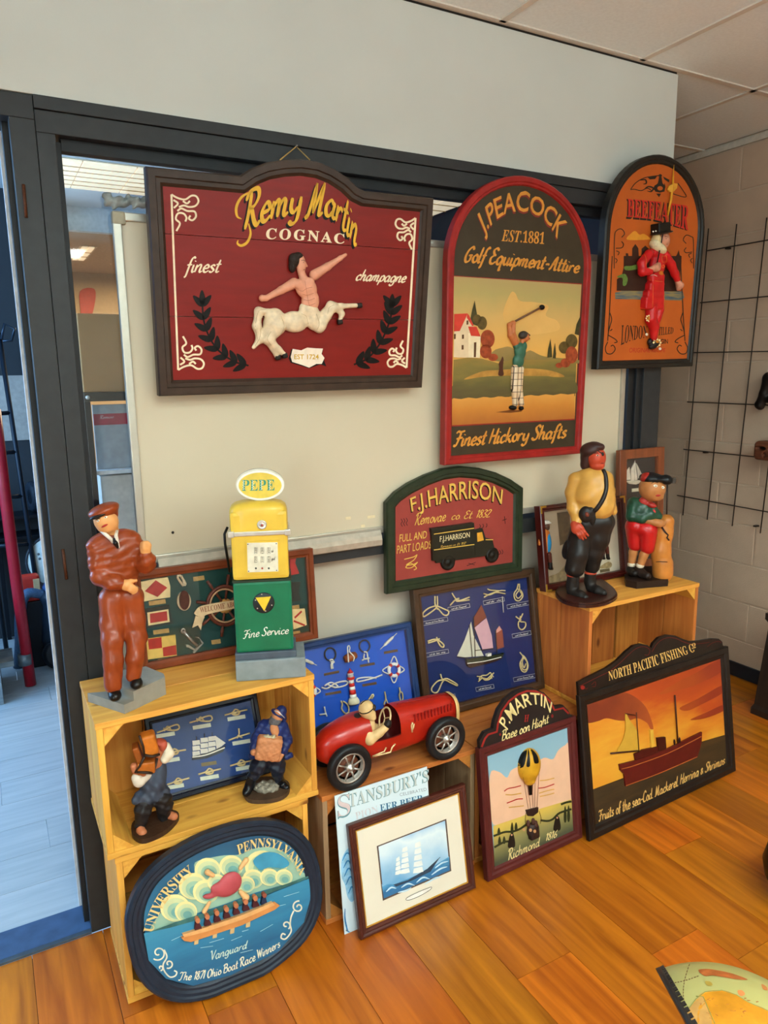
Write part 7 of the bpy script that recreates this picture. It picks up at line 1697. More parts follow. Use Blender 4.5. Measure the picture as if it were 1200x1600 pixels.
# driver
t_car = t
oD = np.array([0.935, YC, 0.47]); F = Fig(oD)
def k(x, y, d=0.0): return (480+x/4.6154, 1080+y/4.6154, d)
CRM = mat('#d6b37c', 0.45, 0, 0.14, 50)
drv = blob('driver_body', [F.ell(k(425, 275, -.026), (14, 22, 13), -0.25), F.ell(k(395, 245, -.022), (11, 12, 12)), F.ell(k(432, 330, -.026), (15, 13, 13))]
           + F.chain((k(420, 270, -.044), 9), (k(450, 345, -.058), 9), (k(520, 300, -.054), 6.5), (k(565, 262, -.046), 5.5))
           + F.chain((k(430, 250, -.006), 8), (k(520, 275, .0), 7), (k(570, 240, .0), 5)), CRM, t, 0.0024, 0.005)
hd = k(428, 128, -.028)
dhd = blob('driver_head', [F.ell(hd, (12.5, 13.5, 12.5)), F.ell(k(450, 165, -.030), (9.5, 8, 9)), F.ell(k(470, 190, -.032), (6, 5, 6)), F.cone(k(420, 185, -.024), 7, k(415, 215, -.024), 8)], CRM, drv, 0.0022, 0.004)
def ringpts(c, rx, ry, rot, d, n=24): return [F.surf((c[0], c[1], c[2]), (12.8, 13.8, 12.8), c[0]+q[0], c[1]+q[1], 0.001) for q in [(rx*math.cos(a_)*math.cos(rot)-ry*math.sin(a_)*math.sin(rot), rx*math.cos(a_)*math.sin(rot)+ry*math.sin(a_)*math.cos(rot)) for a_ in np.linspace(0.2, 3.3, n)]]
strap_on('goggle_strap', dhd, [(480+x/4.6154, 1080+y/4.6154) for x, y in ((372, 150), (400, 162), (440, 155), (472, 130), (488, 105))], F.sc(0.9), BLACK, drv, 0.0004)
strap_on('goggle_strap', dhd, [(480+x/4.6154, 1080+y/4.6154) for x, y in ((385, 95), (415, 70), (448, 62), (470, 85), (480, 110))], F.sc(0.9), BLACK, drv, 0.0004)
blob('goggle_lens', [F.ell(k(482, 118, -.034), (3, 5, 5))], mat('#3a3026', 0.2), drv, 0.002, 0.002)
blob('scarf', [F.ell(k(385, 200, -.024), (12, 6.5, 12), -0.5), F.ell(k(360, 195, -.018), (7, 7, 8)), F.ell(k(425, 208, -.030), (8, 4, 9), -0.1)], mat('#2c1f1a', 0.6), drv, 0.0022, 0.004)
blob('driver_glove', [F.ell(k(580, 240, -.044), (6, 6, 6)), F.ell(k(590, 225, -.040), (4, 5, 5))], mat('#1c1512', 0.5), drv, 0.0022, 0.003)
sw = F.P(*k(560, 195, -.016)); wr_ = []
for i in range(22):
    an = 2*math.pi*i/22; wr_.append(sw+np.array([0.012*math.sin(an), 0.028*math.cos(an), 0.030*math.sin(an)]))
st_ = tube('steering_wheel', wr_, 0.0028, BRS, t, 6, True)
for an in (0.6, 2.7, 4.6): tube('steering_spoke', [sw, sw+np.array([0.012*math.sin(an), 0.028*math.cos(an), 0.030*math.sin(an)])], 0.0018, BRS, st_, 6)

# ---------------------------------------------------------------- pirate
zc = 0.8025
KA = crop(870, 680, 10.909); KB = crop(860, 800, 10.0)
def a(x, y, d=0.0): q = KA([(x, y)])[0]; return (q[0], q[1], d)
def b(x, y, d=0.0): q = KB([(x, y)])[0]; return (q[0], q[1], d)
o = np.array([1.868, 1.842, zc]); F = Fig(o)
t = thing('pirate_figurine', o, 'carved pirate with eyepatch, mustard jumper and black trousers on the right crate', 'figurine')
PLI = mat('#3a1a14', 0.3, 0, 0.2, 25, coat=0.2)
px_ = smooth([(868, 925), (880, 914), (905, 905), (935, 906), (955, 918), (964, 928), (962, 936), (945, 944), (915, 948), (885, 943), (871, 934)], 3, True)
pg = [hit(x, y-3, (0, 0, zc+0.012), (0, 0, 1))[:2] for x, y in px_]
cx_ = np.mean(pg, 0); pg = [(q-cx_)*np.array([1.0, 1.0])+cx_ for q in pg]
v1, f1 = rbox_vf([tuple((q-cx_)*1.0+cx_) for q in pg], zc, zc+0.010); v2, f2 = rbox_vf([tuple((q-cx_)*0.96+cx_) for q in pg], zc+0.010, zc+0.016)
mk('plinth', *join((v1, f1), (v2, f2)), PLI, t)
MUS = mat('#cf9a48', 0.32, 0, 0.16, 20, coat=0.15); BLK = mat('#221e1c', 0.35, 0, 0.2, 30); RSK = mat('#b8452c', 0.35, 0, 0.14, 40)
zp = zc+0.016
dl = F.d_on(895, 928, zp)-0.004; dr2 = F.d_on(926, 924, zp)-0.004
blob('boot', F.chain((b(360, 1010, dl+.012), 9.5), (b(340, 1150, dl+.014), 9.5), (b(350, 1240, dl+.012), 9), (b(470, 1300, dl-.012), 7.5), (b(540, 1335, dl-.024), 5.5)), BLK, t, 0.0028, 0.006)
blob('boot', F.chain((b(620, 970, dr2+.012), 9), (b(620, 1090, dr2+.014), 9), (b(640, 1170, dr2+.010), 8.5), (b(740, 1225, dr2-.012), 7.5), (b(830, 1260, dr2-.024), 5.5)), BLK, t, 0.0028, 0.006)
for q, dd in (((350, 985), dl), ((625, 945), dr2)): blob('red_sock', [F.ell(b(q[0], q[1], dd+.012), (10, 3.6, 10))], RSK, t, 0.0025, 0.003)
blob('trousers', F.chain((b(560, 170, 0.0), 22), (b(480, 420, 0.0), 19), (b(430, 650, dl*0.6), 16), (b(380, 880, dl+.010), 15))
     + F.chain((b(800, 150, 0.006), 19), (b(740, 420, 0.008), 17), (b(690, 640, dr2*0.6), 13), (b(650, 850, dr2+.010), 12))
     + [F.ell(b(700, 150, 0.0), (28, 17, 19)), F.ell(b(300, 570, 0.016), (11, 19, 8), -0.35)], BLK, t, 0.003, 0.010, fold=(0.0008, [((240, 100, 25), 0.0)]))
jump = blob('jumper', [F.ell(a(620, 780, 0.002), (27, 22, 20), -0.1), F.ell(a(620, 1000, -.004), (31, 30, 24)), F.ell(a(740, 1180, -.010), (22, 24, 22)), F.ell(a(600, 1250, -.002), (28, 18, 20)), F.ell(a(640, 650, 0.0), (16, 8, 13))]
     + F.chain((a(330, 760, -.002), 12), (a(265, 980, -.006), 10.5), (a(290, 1250, -.014), 9.5), (a(345, 1440, -.036), 7.5), (a(335, 1500, -.044), 7))
     + F.chain((a(840, 740, 0.012), 11), (a(880, 950, 0.020), 9), (a(960, 1300, 0.018), 6)), MUS, t, 0.003, 0.010, fold=(0.0006, [((140, 50, -150), 0.0)]))
hc = a(680, 390, -.006); hr = (13.5, 17, 14)
body = [F.ell(hc, hr, 0.0), F.ell(a(690, 510, -.010), (11, 8, 11)), F.cone(a(650, 560, 0), 9, a(650, 660, 0), 10), F.ell(a(792, 420, -.014), (2.2, 4, 4)), F.ell(a(770, 400, -.017), (3, 5, 3)), F.ell(a(640, 430, -.017), (5, 6, 4))]
body += F.chain((a(650, 660, 0), 9), (a(330, 760, 0), 7), (a(280, 1200, -.012), 6), (a(340, 1500, -.026), 5.5), (b(385, 200, -.050), 7.0)) + [F.ell(b(415, 255, -.058), (8.5, 9.5, 5.5), -0.6)]
for i, (x, y) in enumerate(((462, 412), (510, 430), (552, 408), (590, 370))): body += F.chain((b(398+i*30, 296-i*20, -.061), 2.5), (b((398+i*30+x)/2, (296+y)/2-i*6, -.066), 2.2), (b(x, y, -.062), 1.6))
body += F.chain((b(440, 200, -.060), 3), (b(490, 250, -.064), 2.7), (b(530, 300, -.062), 2.0))
bod = blob('body', body, RSK, t, 0.0022, 0.0024)
face(F, t, bod, [a(692, 345)[:2]+(0.5,)], a(765, 478)[:2], [[a(640, 318)[:2], a(670, 298)[:2], a(705, 305)[:2]]], white=True, er=(2.0, 1.0), lips='#8a2a1e', mr=(3.4, 1.1))
strap_on('eyepatch_strap', bod, [a(672, 240)[:2], a(715, 275)[:2], a(760, 306)[:2]], F.sc(0.8), BLK, t)
p_ = skin(bod, *a(778, 325)[:2], 0.0)
if p_ is not None: ball('eyepatch', p_, F.A, [F.sc(2.4), F.sc(3.2), F.sc(1.6)], BLK, t, 6)
blob('headscarf', [F.ell(a(590, 250, 0.0), (17, 12, 15.5), 0.15), F.ell(a(520, 380, 0.006), (10.5, 18, 12), 0.05), F.ell(a(490, 500, 0.006), (8, 9, 10)), F.ell(a(690, 185, -.004), (11, 5.5, 12), -0.3), F.ell(a(770, 195, -.008), (3.5, 4, 6))], mat('#3c2420', 0.4, 0, 0.2, 40), t, 0.0026, 0.006)
strap_on('baldric', jump, [a(790, 600)[:2], a(828, 700)[:2], a(840, 900)[:2], a(790, 1080)[:2], a(700, 1230)[:2], a(640, 1290)[:2]], F.sc(3.6), BLK, t, -0.001)
blob('pouch', [F.ell(a(500, 1350, -.046), (11, 13, 7)), F.ell(a(600, 1290, -.046), (7, 8, 6)), F.ell(a(610, 1390, -.044), (5, 14, 5))], BLK, t, 0.0024, 0.004)
blob('pistol_butt', [F.ell(a(515, 1350, -.060), (3.2, 4, 3), 0.4)], mat('#7a3a2a', 0.3), t, 0.0022, 0.002)

# ---------------------------------------------------------------- boy golfer
KC = crop(960, 720, 7.62)
def c(x, y, d=0.0): q = KC([(x, y)])[0]; return (q[0], q[1], d)
o = np.array([2.165, 1.862, zc]); F = Fig(o)
t = thing('golfer_figurine', o, 'carved boy golfer in red shorts holding a golf bag', 'figurine')
pp = [(976, 908), (978, 916), (995, 919.5), (1044, 915.5), (1046.5, 901), (1030, 893), (990, 896)]
BAS = mat('#2a1c16', 0.45, 0, 0.2, 25, 0.1)
pg = [tuple(hit(x, y-10, (0, 0, zc+0.026), (0, 0, 1))[:2]) for x, y in pp]
V, Fq = rbox_vf(pg, zc, zc+0.026); mk('plinth', V, Fq, BAS, t); zp = zc+0.026
BS = mat('#b87844', 0.4, 0, 0.12, 50)
d1 = F.d_on(988, 900, zp); d2 = F.d_on(1004, 903, zp)
blob('golf_bag', F.chain((c(575, 1330, 0.02), 15.5), (c(575, 1220, 0.02), 15.5)) + [F.ell(c(555, 1080, 0.02), (15.5, 28, 15)), F.ell(c(590, 860, 0.018), (14, 26, 13), -0.05), F.ell(c(622, 720, 0.016), (11, 11, 11))], mat('#c27a34', 0.35, 0, 0.2, 18, coat=0.15), t, 0.003, 0.010)
tube('bag_band', [F.surf(c(575, 1205, 0.02), (16, 3, 16), c(x, 0)[0], c(0, 1200+abs(x-560)*0.06)[1], 0.0004) for x in (462, 500, 545, 590, 630)], 0.0014, BAS, t, 6)
tube('bag_strap', [F.P(*c(565, 790, -.012)), F.P(*c(605, 850, -.014)), F.P(*c(640, 885, -.010)), F.P(*c(625, 915, -.012)), F.P(*c(650, 945, -.008))], 0.0034, BAS, t, 6)
tube('golf_club', [F.P(*c(622, 690, 0.016)), F.P(*c(632, 270, 0.016))], 0.0030, mat('#3a2c24', 0.4), t, 8)
box('club_head', (-0.012, -0.006, -0.009), (0.022, 0.006, 0.012), mat('#3a3026', 0.4), t, 0.002, F.A[[0, 2, 1]], F.P(*c(660, 238, 0.016)))
RS = mat('#c01c1c', 0.28, 0, 0.14, 20, coat=0.2)
blob('shorts', [F.ell(c(250, 770, 0.0), (15, 13, 15)), F.ell(c(360, 800, -.004), (18, 13, 15))] + F.chain((c(235, 800, 0.006), 13.5), (c(245, 1000, 0.006), 10.5)) + F.chain((c(400, 840, -.008), 14), (c(390, 1030, -.008), 11)), RS, t, 0.003, 0.006)
blob('jacket', [F.ell(c(300, 590, 0.0), (19, 20, 15), 0.2), F.ell(c(400, 640, -.004), (15, 13, 14)), F.ell(c(230, 520, 0.0), (10, 12, 12))] + F.chain((c(215, 560, -.010), 9), (c(205, 660, -.016), 8.5), (c(330, 690, -.024), 8)) + F.chain((c(450, 580, -.004), 8), (c(520, 660, -.006), 6.5)), mat('#1f4632', 0.3, 0, 0.35, 30, coat=0.2), t, 0.003, 0.006)
blob('red_collar', [F.ell(c(350, 490, -.016), (8, 8, 5), -0.5), F.ell(c(440, 525, -.018), (8, 4.5, 5), -0.3)], mat('#a83028', 0.4), t, 0.0024, 0.004)
ball('red_badge', F.P(*c(468, 620, -.024)), F.A, [F.sc(3), F.sc(5.5), F.sc(1.5)], RS, t, 6)
hc = c(450, 330, -.010); hr = (19.5, 19, 18)
body = [F.ell(hc, hr), F.ell(c(480, 420, -.014), (13, 8, 13)), F.ell(c(530, 365, -.032), (3.4, 3.4, 4)), F.ell(c(330, 300, 0.0), (4.5, 8, 4)), F.cone(c(400, 430, 0), 9, c(370, 520, 0), 9)]
body += F.chain((c(370, 520, 0), 8), (c(300, 780, 0), 8), (c(240, 1000, .006), 7), (c(225, 1090, 0.006), 6.8), (c(205, 1230, d1+.006), 5.5))
body += F.chain((c(300, 780, 0), 8), (c(390, 1040, -.008), 7), (c(350, 1120, d2*0.6), 6.6), (c(310, 1240, d2+.006), 5.6))
body += F.chain((c(370, 520, 0), 7), (c(330, 690, -.020), 6), (c(490, 735, -.022), 5.5), (c(535, 745, -.020), 6)) + [F.ell(c(545, 742, -.018), (7, 5.5, 6))]
for i in range(4): body += F.chain((c(530, 725+i*13, -.024), 2.4), (c(560, 722+i*13, -.026), 2.3), (c(590, 728+i*11, -.018), 1.9))
bod = blob('body', body, BS, t, 0.0026, 0.005)
face(F, t, bod, [c(488, 300)[:2]+(0.6,), c(572, 318)[:2]+(0.6,)], c(515, 412)[:2], [[c(440, 265)[:2], c(480, 250)[:2], c(520, 262)[:2]]], er=(3.2, 2.2), mr=(4.5, 1.8), lips='#b02a22')
blob('cap', [F.ell(c(440, 205, -.008), (18, 8.5, 17), -0.05), F.ell(c(560, 215, -.016), (12, 5, 14), 0.05), F.ell(c(620, 225, -.022), (9, 7.5, 11), -0.35)], mat('#15191c', 0.35, 0, 0.15, 40), t, 0.0026, 0.005)
blob('cap_panel', [F.ell(c(375, 195, -.014), (9, 7, 13), 0.4)], mat('#a8281f', 0.4), t, 0.0026, 0.003)
blob('hair', [F.ell(c(372, 255, -.010), (4, 6, 8)), F.ell(c(540, 240, -.026), (5, 2.4, 4))], mat('#2a1a12', 0.6), t, 0.0024, 0.003)
for q, dd in (((205, 1232), d1+.006), ((305, 1245), d2+.006)): blob('sock', [F.ell(c(q[0], q[1], dd), (6.4, 5, 6.4))], mat('#d9ccb4', 0.5), t, 0.0024, 0.003)
blob('shoe', F.chain((c(195, 1290, d1+.006), 7), (c(210, 1330, d1-.004), 6.5), (c(240, 1340, d1-.02), 5.5)), mat('#1c1512', 0.4), t, 0.0026, 0.004)
blob('shoe', F.chain((c(300, 1310, d2+.006), 7), (c(330, 1345, d2-.004), 7), (c(390, 1370, d2-.02), 6)), mat('#241a16', 0.4), t, 0.0026, 0.004)

# ---------------------------------------------------------------- fisherman with a basket of fish (inside the crate)
zc = 0.4433
KD = crop(380, 1090, 9.4118)
def e(x, y, d=0.0): q = KD([(x, y)])[0]; return (q[0], q[1], d)
o = np.array([0.598, 1.808, zc]); F = Fig(o)
t = thing('fisherman_figurine', o, 'resin fisherman in blue coat and sou\'wester holding a fish basket', 'figurine')
px_ = smooth([(380, 1240), (386, 1228), (402, 1219), (425, 1217), (446, 1222), (453, 1231), (448, 1243), (432, 1251), (408, 1254), (388, 1252)], 3, True)
pg = [tuple(hit(x, y-3, (0, 0, zc+0.010), (0, 0, 1))[:2]) for x, y in px_]
V, Fq = rbox_vf(pg, zc, zc+0.012)
RCK = mat('#4a3626', 0.6, 0, 0.35, 40, 0.5, 90); mk('rock_plinth', V, Fq, RCK, t)
zp = zc+0.012; dm = F.d_on(417, 1232, zp)
blob('net_heap', [F.ell(e(340, 1310, dm), (20, 7, 15)), F.ell(e(250, 1330, dm-.004), (9, 5, 8)), F.ell(e(430, 1330, dm-.01), (9, 5, 8))], mat('#8a8272', 0.45, 0, 0.5, 120, 0.9, 160), t, 0.0024, 0.004, fold=(0.0012, [((300, 100, 200), 0), ((-200, 260, 120), 1.0)]))
NVY = mat('#1c2a5c', 0.4, 0, 0.2, 30); TRS = mat('#171d2a', 0.35, 0, 0.25, 30)
d1 = F.d_on(385, 1240, zp); d2 = F.d_on(445, 1228, zp)
blob('coat', [F.ell(e(420, 480, 0.0), (22, 19, 15)), F.ell(e(430, 720, 0.002), (22, 22, 15)), F.ell(e(620, 850, 0.0), (10, 6, 7), 0.1), F.ell(e(690, 855, 0.0), (5.5, 4.5, 6))]
     + F.chain((e(290, 420, 0.0), 9.5), (e(210, 600, -.006), 9), (e(160, 760, -.020), 7.5)) + F.chain((e(580, 440, 0.0), 9.5), (e(630, 620, -.004), 9.5), (e(590, 780, -.018), 8))
     + F.chain((e(300, 860, 0.006), 14), (e(140, 850, 0.01), 6)), NVY, t, 0.0026, 0.006, fold=(0.0010, [((240, 90, 260), 0), ((-210, 190, 150), 1)]))
blob('trousers', F.chain((e(330, 880, 0.0), 14), (e(220, 1020, -.008), 13), (e(150, 1150, d1*0.7), 9)) + F.chain((e(500, 880, 0.0), 13), (e(500, 1030, -.004), 12), (e(520, 1170, d2*0.7), 8.5)), TRS, t, 0.0026, 0.006, fold=(0.0010, [((160, 60, 300), 0), ((-230, 130, 190), 1)]))
blob('boot', F.chain((e(130, 1170, d1*0.8), 8), (e(100, 1290, d1+.006), 7.5), (e(55, 1380, d1-.006), 6.5), (e(40, 1405, d1-.012), 5.5)), mat('#0e1014', 0.25), t, 0.0024, 0.004)
blob('boot', F.chain((e(530, 1190, d2*0.8), 7.5), (e(560, 1260, d2+.006), 7), (e(610, 1310, d2-.004), 6), (e(640, 1325, d2-.01), 5)), mat('#0e1014', 0.25), t, 0.0024, 0.004)
TER = mat('#bd7d52', 0.6, 0, 0.15, 60, 0.3, 200)
bk_ = blob('fish_basket', [F.bx(e(375, 740, -.034), (19, 18.5, 10), -0.22, 5), F.ell(e(370, 780, -.042), (16, 14, 8), -0.2)], TER, t, 0.0026, 0.005, fold=(0.0005, [((520, 120, 260), 0), ((-200, 120, 620), 1)]))
blob('fish', [F.ell(e(x, y, -.036), (5.5, 2.4, 4), r_) for x, y, r_ in ((335, 570, 0.3), (390, 585, -0.4), (450, 600, -0.2), (520, 622, -0.3), (430, 580, 0.5))], mat('#b8ae8c', 0.35, 0.2, 0.3, 200), bk_, 0.002, 0.002)
hc = e(500, 275, -.008); hr = (9, 11, 9.5)
SKF = mat('#a87a5e', 0.5, 0, 0.15, 60)
bod = blob('body', [F.ell(hc, hr), F.cone(e(485, 340, 0), 6, e(470, 420, 0), 8), F.ell(e(500, 292, -.020), (2, 3, 3)), F.ell(e(460, 480, -.022), (7, 12, 5), 0.15)]
     + F.chain((e(470, 420, 0), 7), (e(290, 420, 0), 5), (e(160, 760, -.02), 5), (e(158, 800, -.030), 5.5)) + F.chain((e(470, 420, 0), 7), (e(580, 440, 0), 5), (e(590, 780, -.018), 5), (e(520, 900, -.034), 4.5)), TER, t, 0.0024, 0.004)
blob('beard', [F.ell(e(470, 345, -.014), (10, 8, 8), 0.3), F.ell(e(440, 320, -.010), (5, 7, 6))], mat('#5c5a5c', 0.7, 0, 0.25, 200, 0.6, 300), t, 0.0022, 0.004)
for x, y in ((492, 262), (528, 278)):
    q_ = skin(bod, *e(x, y)[:2], 0.0)
    if q_ is not None: ball('eye', q_, F.A, [F.sc(1.3), F.sc(0.9), F.sc(0.8)], mat('#3a2418'), t, 6)
blob('souwester', [F.ell(e(560, 200, 0.0), (8.5, 9, 9), -0.25), F.ell(e(525, 235, -.004), (13.5, 3.2, 12), -0.55), F.ell(e(595, 300, 0.004), (5, 6, 7))], NVY, t, 0.0022, 0.004)
tube('hat_edge', [F.P(*e(455, 192, -.024)), F.P(*e(510, 205, -.034)), F.P(*e(560, 250, -.034)), F.P(*e(610, 300, -.022))], F.sc(0.7), mat('#cfd4dc', 0.4), t, 6)

# ---------------------------------------------------------------- porter carrying a chest (inside the crate, left)
KE = crop(190, 1130, 8.421)
def g(x, y, d=0.0): q = KE([(x, y)])[0]; return (q[0], q[1], d)
o = np.array([0.292, 1.800, zc]); F = Fig(o)
t = thing('porter_figurine', o, 'resin porter bent under an orange wooden chest, inside the crate', 'figurine')
px_ = smooth([(205, 1298), (209, 1286), (228, 1275), (255, 1268), (275, 1270), (279, 1279), (262, 1298), (240, 1310), (222, 1315), (209, 1309)], 3, True)
pg = [tuple(hit(x, y-3, (0, 0, zc+0.012), (0, 0, 1))[:2]) for x, y in px_]
V, Fq = rbox_vf(pg, zc, zc+0.013); mk('rock_plinth', V, Fq, mat('#3c2618', 0.5, 0, 0.3, 30, 0.4, 80), t); zp = zc+0.013
d1 = F.d_on(221, 1298, zp); d2 = F.d_on(268, 1278, zp)
BTR = mat('#1e1a1a', 0.5, 0, 0.25, 40); SMK = mat('#3a4250', 0.5, 0, 0.3, 40, 0.2)
FOOT = mat('#b56c46', 0.5)
blob('trousers', F.chain((g(310, 1010, 0.0), 15), (g(280, 1150, d1*0.5), 12), (g(250, 1320, d1+.010), 9)) + F.chain((g(530, 980, 0.004), 15), (g(560, 1080, 0.004), 13), (g(560, 1210, d2*0.6+.008), 10)), BTR, t, 0.0026, 0.006, fold=(0.0010, [((160, 60, 300), 0), ((-230, 130, 190), 1)]))
blob('smock', [F.ell(g(420, 780, 0.0), (20, 24, 14), 0.1), F.ell(g(320, 960, 0.0), (21, 13, 14), 0.15), F.ell(g(500, 620, 0.004), (10, 20, 11)), F.ell(g(420, 940, 0.0), (17, 12, 14)), F.ell(g(560, 880, 0.006), (9, 8, 9))], SMK, t, 0.0026, 0.008, fold=(0.0014, [((260, 90, 120), 0), ((-220, 180, 90), 1)]))
body = [F.ell(g(500, 330, 0.002), (9, 10, 9.5)), F.cone(g(500, 400, 0.004), 7, g(480, 520, 0.004), 9)]
body += F.chain((g(480, 520, 0.004), 7), (g(300, 700, -.014), 6), (g(180, 620, -.022), 5), (g(165, 570, -.020), 6)) + F.chain((g(480, 520, 0.004), 7), (g(430, 800, 0.0), 7), (g(310, 1010, 0), 7), (g(250, 1330, d1+.008), 5.5), (g(250, 1410, d1-.002), 6), (g(275, 1440, d1-.010), 6.5))
body += F.chain((g(430, 800, 0), 7), (g(530, 980, 0.004), 7), (g(570, 1210, d2*0.6+.008), 5.5), (g(650, 1215, d2), 5.5), (g(690, 1228, d2-.006), 6))
body += [F.ell(g(565, 350, -.002), (3, 3.5, 4))]
blob('body', body, FOOT, t, 0.0024, 0.004)
blob('sleeve', F.chain((g(330, 680, -.010), 8), (g(230, 760, -.018), 9), (g(200, 720, -.022), 8)), mat('#d6ccba', 0.5), t, 0.0024, 0.004)
blob('sleeve', F.chain((g(590, 300, 0.0), 6), (g(620, 400, -.006), 8), (g(570, 470, -.008), 7)), mat('#dccfb4', 0.5), t, 0.0024, 0.004)
blob('red_scarf', [F.ell(g(510, 250, 0.002), (10, 5, 10), -0.3), F.ell(g(545, 300, -.008), (6, 9, 6), -0.4)], mat('#b05038', 0.5), t, 0.0022, 0.004)
OW = wood('chest_wood', '#c06a1e', '#8f4812', 'z', 0.4, 0.05, gscale=3.0)
ch = blob('chest_lid', [F.bx(g(360, 262, -.016), (11.5, 17, 12), 0.16, 5)], mat('#bd6a20', 0.4, 0, 0.25, 40, 0.1, 120), t, 0.0024, 0.004)
blob('chest_side', [F.bx(g(215, 400, -.010), (5, 15, 11), 0.22, 2)], mat('#8f4a18', 0.45, 0, 0.25, 40), ch, 0.0024, 0.002)
blob('chest_front', [F.bx(g(320, 560, -.020), (13, 9.5, 10), -0.05, 2)], mat('#a85a1c', 0.4, 0, 0.25, 40), ch, 0.0024, 0.002)
SB = mat('#33241a', 0.5)
for L_ in ([g(235, 165, -.034), g(280, 300, -.036), g(300, 420, -.034)], [g(300, 420, -.038), g(400, 440, -.040), g(500, 410, -.032)], [g(300, 440, -.036), g(240, 560, -.036), g(180, 650, -.032)], [g(200, 645, -.036), g(320, 650, -.042), g(400, 655, -.036)], [g(470, 460, -.020), g(430, 620, -.030), g(400, 655, -.034)]):
    tube('strap', [F.P(*q) for q in L_], F.sc(2.0), SB, ch, 6)
# ================================================================== wire grid on the block wall and what hangs from it
XW = 3.362
t = thing('wire_grid_panel', (XW, 2.4, 0.81), 'dark wire mesh panel hung on the concrete block wall', 'wire grid')
WIRE = mat('#3a302a', 0.45, 0.4, 0.2, 60)
def onw(px, py, X=XW): return hit(px, py, (X, 0, 0), (1, 0, 0))
vt = [((1107, 357), (1067, 805)), ((1151, 350), (1105, 812)), ((1198, 340), (1144, 822))]
vw = [(onw(*a_), onw(*b_)) for a_, b_ in vt]
dstep = vw[2][0]-vw[1][0]
for k_ in range(1, 6): vw.append((vw[2][0]+dstep*k_, vw[2][1]+dstep*k_+np.array([0, 0, -0.01])))
for a_, b_ in vw: tube('wire', [a_, b_], 0.0030, WIRE, t, 6)
for a_, b_ in (((1104, 392), (1200, 375)), ((1094, 473), (1200, 463)), ((1083, 551), (1200, 549)), ((1074, 628), (1200, 633)), ((1068, 702), (1200, 716)), ((1058, 774), (1200, 800))):
    p, q = onw(*a_, XW-0.005), onw(*b_, XW-0.005); d = (q-p)/np.linalg.norm(q-p)
    tube('wire', [p, p+d*1.35], 0.0030, WIRE, t, 6)
for a_ in ((1136, 388), (1101, 707), (1180, 822)): box('wall_hook', tuple(onw(*a_)-np.array([0.006, 0.008, 0.004])), tuple(onw(*a_)+np.array([0.022, 0.008, 0.004])), WIRE, t, 0.001)
# carved mask
o = onw(1200, 704, 3.30)
t = thing('wooden_mask', o, 'rough brown wooden mask hanging low on the wire grid', 'mask')
A_ = np.stack([[0, -1, 0], [0, 0, 1], [1, 0, 0]]).astype(float)
blob('mask_face', [('b', o+np.array([0.0, -0.02, 0.0]), A_, np.array([0.072, 0.046, 0.045]), 0.022), ('-', ('e', o+np.array([-0.045, 0.012, 0.012]), A_, np.array([0.028, 0.010, 0.03]))), ('-', ('e', o+np.array([-0.045, -0.01, -0.018]), A_, np.array([0.010, 0.012, 0.02]))), ('-', ('e', o+np.array([-0.045, -0.05, 0.012]), A_, np.array([0.024, 0.010, 0.03])))], wood('mask_wood', '#7a4426', '#4a2614', 'y', 0.6, 0.05, gscale=2.0), t, 0.003, 0.006)
for yy in (0.012, -0.05): ball('mask_eye', o+np.array([-0.022, yy, 0.012]), A_, [0.018, 0.006, 0.004], mat('#1a100a', 0.6), t, 6)
tube('mask_hook', [o+np.array([0.045, -0.02, 0.04]), o+np.array([0.058, -0.02, 0.052])], 0.003, WIRE, t, 6)
# black carving
o = onw(1196, 622, 3.31)
t = thing('black_carving', o, 'black carved animal figure hanging above the wooden mask', 'carving')
P_ = lambda x, y, X=3.325: onw(1120+x/8, 560+y/8, X)
blob('carved_body', [('c', P_(540, 575), P_(600, 440), 0.022, 0.024), ('c', P_(600, 440), P_(660, 250), 0.024, 0.030), ('c', P_(520, 580), P_(545, 600), 0.017, 0.017), ('c', P_(600, 500), P_(720, 520), 0.016, 0.022), ('c', P_(720, 520), P_(760, 300), 0.022, 0.03), ('c', P_(660, 250), P_(760, 300), 0.03, 0.03)], mat('#1c1512', 0.4, 0, 0.25, 50, 0.1), t, 0.004, 0.01)
tube('hook', [P_(660, 240, 3.33), P_(665, 215, 3.356)], 0.003, WIRE, t, 6)

# ================================================================== right foreground: globe, dark vase, dark stand
gc = np.array([0.952, 0.588, 0.40]); gr = 0.2186
t = thing('globe_lid', (gc[0], gc[1], 0.0), 'antique style globe cabinet with cream map surface at the bottom right corner', 'globe')
MAP = bpy.data.materials.new('globe_map'); MAP.use_nodes = True; nt = MAP.node_tree; pb = nt.nodes['Principled BSDF']
tcn = nt.nodes.new('ShaderNodeTexCoord'); nz1 = nt.nodes.new('ShaderNodeTexNoise'); nz1.inputs['Scale'].default_value = 9; nz1.inputs['Detail'].default_value = 6
nt.links.new(tcn.outputs['Object'], nz1.inputs['Vector'])
rp1 = nt.nodes.new('ShaderNodeValToRGB'); el = rp1.color_ramp.elements
el[0].position = 0.0; el[0].color = lin('#a19858')+(1,); el[1].position = 1.0; el[1].color = lin('#b0a768')+(1,)
nt.links.new(nz1.outputs['Fac'], rp1.inputs[0]); nt.links.new(rp1.outputs[0], pb.inputs['Base Color']); pb.inputs['Roughness'].default_value = 0.35
# frame of the globe from the viewer's side
vd = gc-CAM; vd /= np.linalg.norm(vd); gR = np.cross(vd, [0, 0, 1.0]); gR /= np.linalg.norm(gR); gU = np.cross(gR, vd)
def gpt(px, py, out=0.0):
    d = ray(px, py); w_ = CAM-gc; b_ = w_@d; c_ = w_@w_-(gr+out)**2; disc = b_*b_-c_
    return CAM+d*(-b_-math.sqrt(max(disc, 0)))
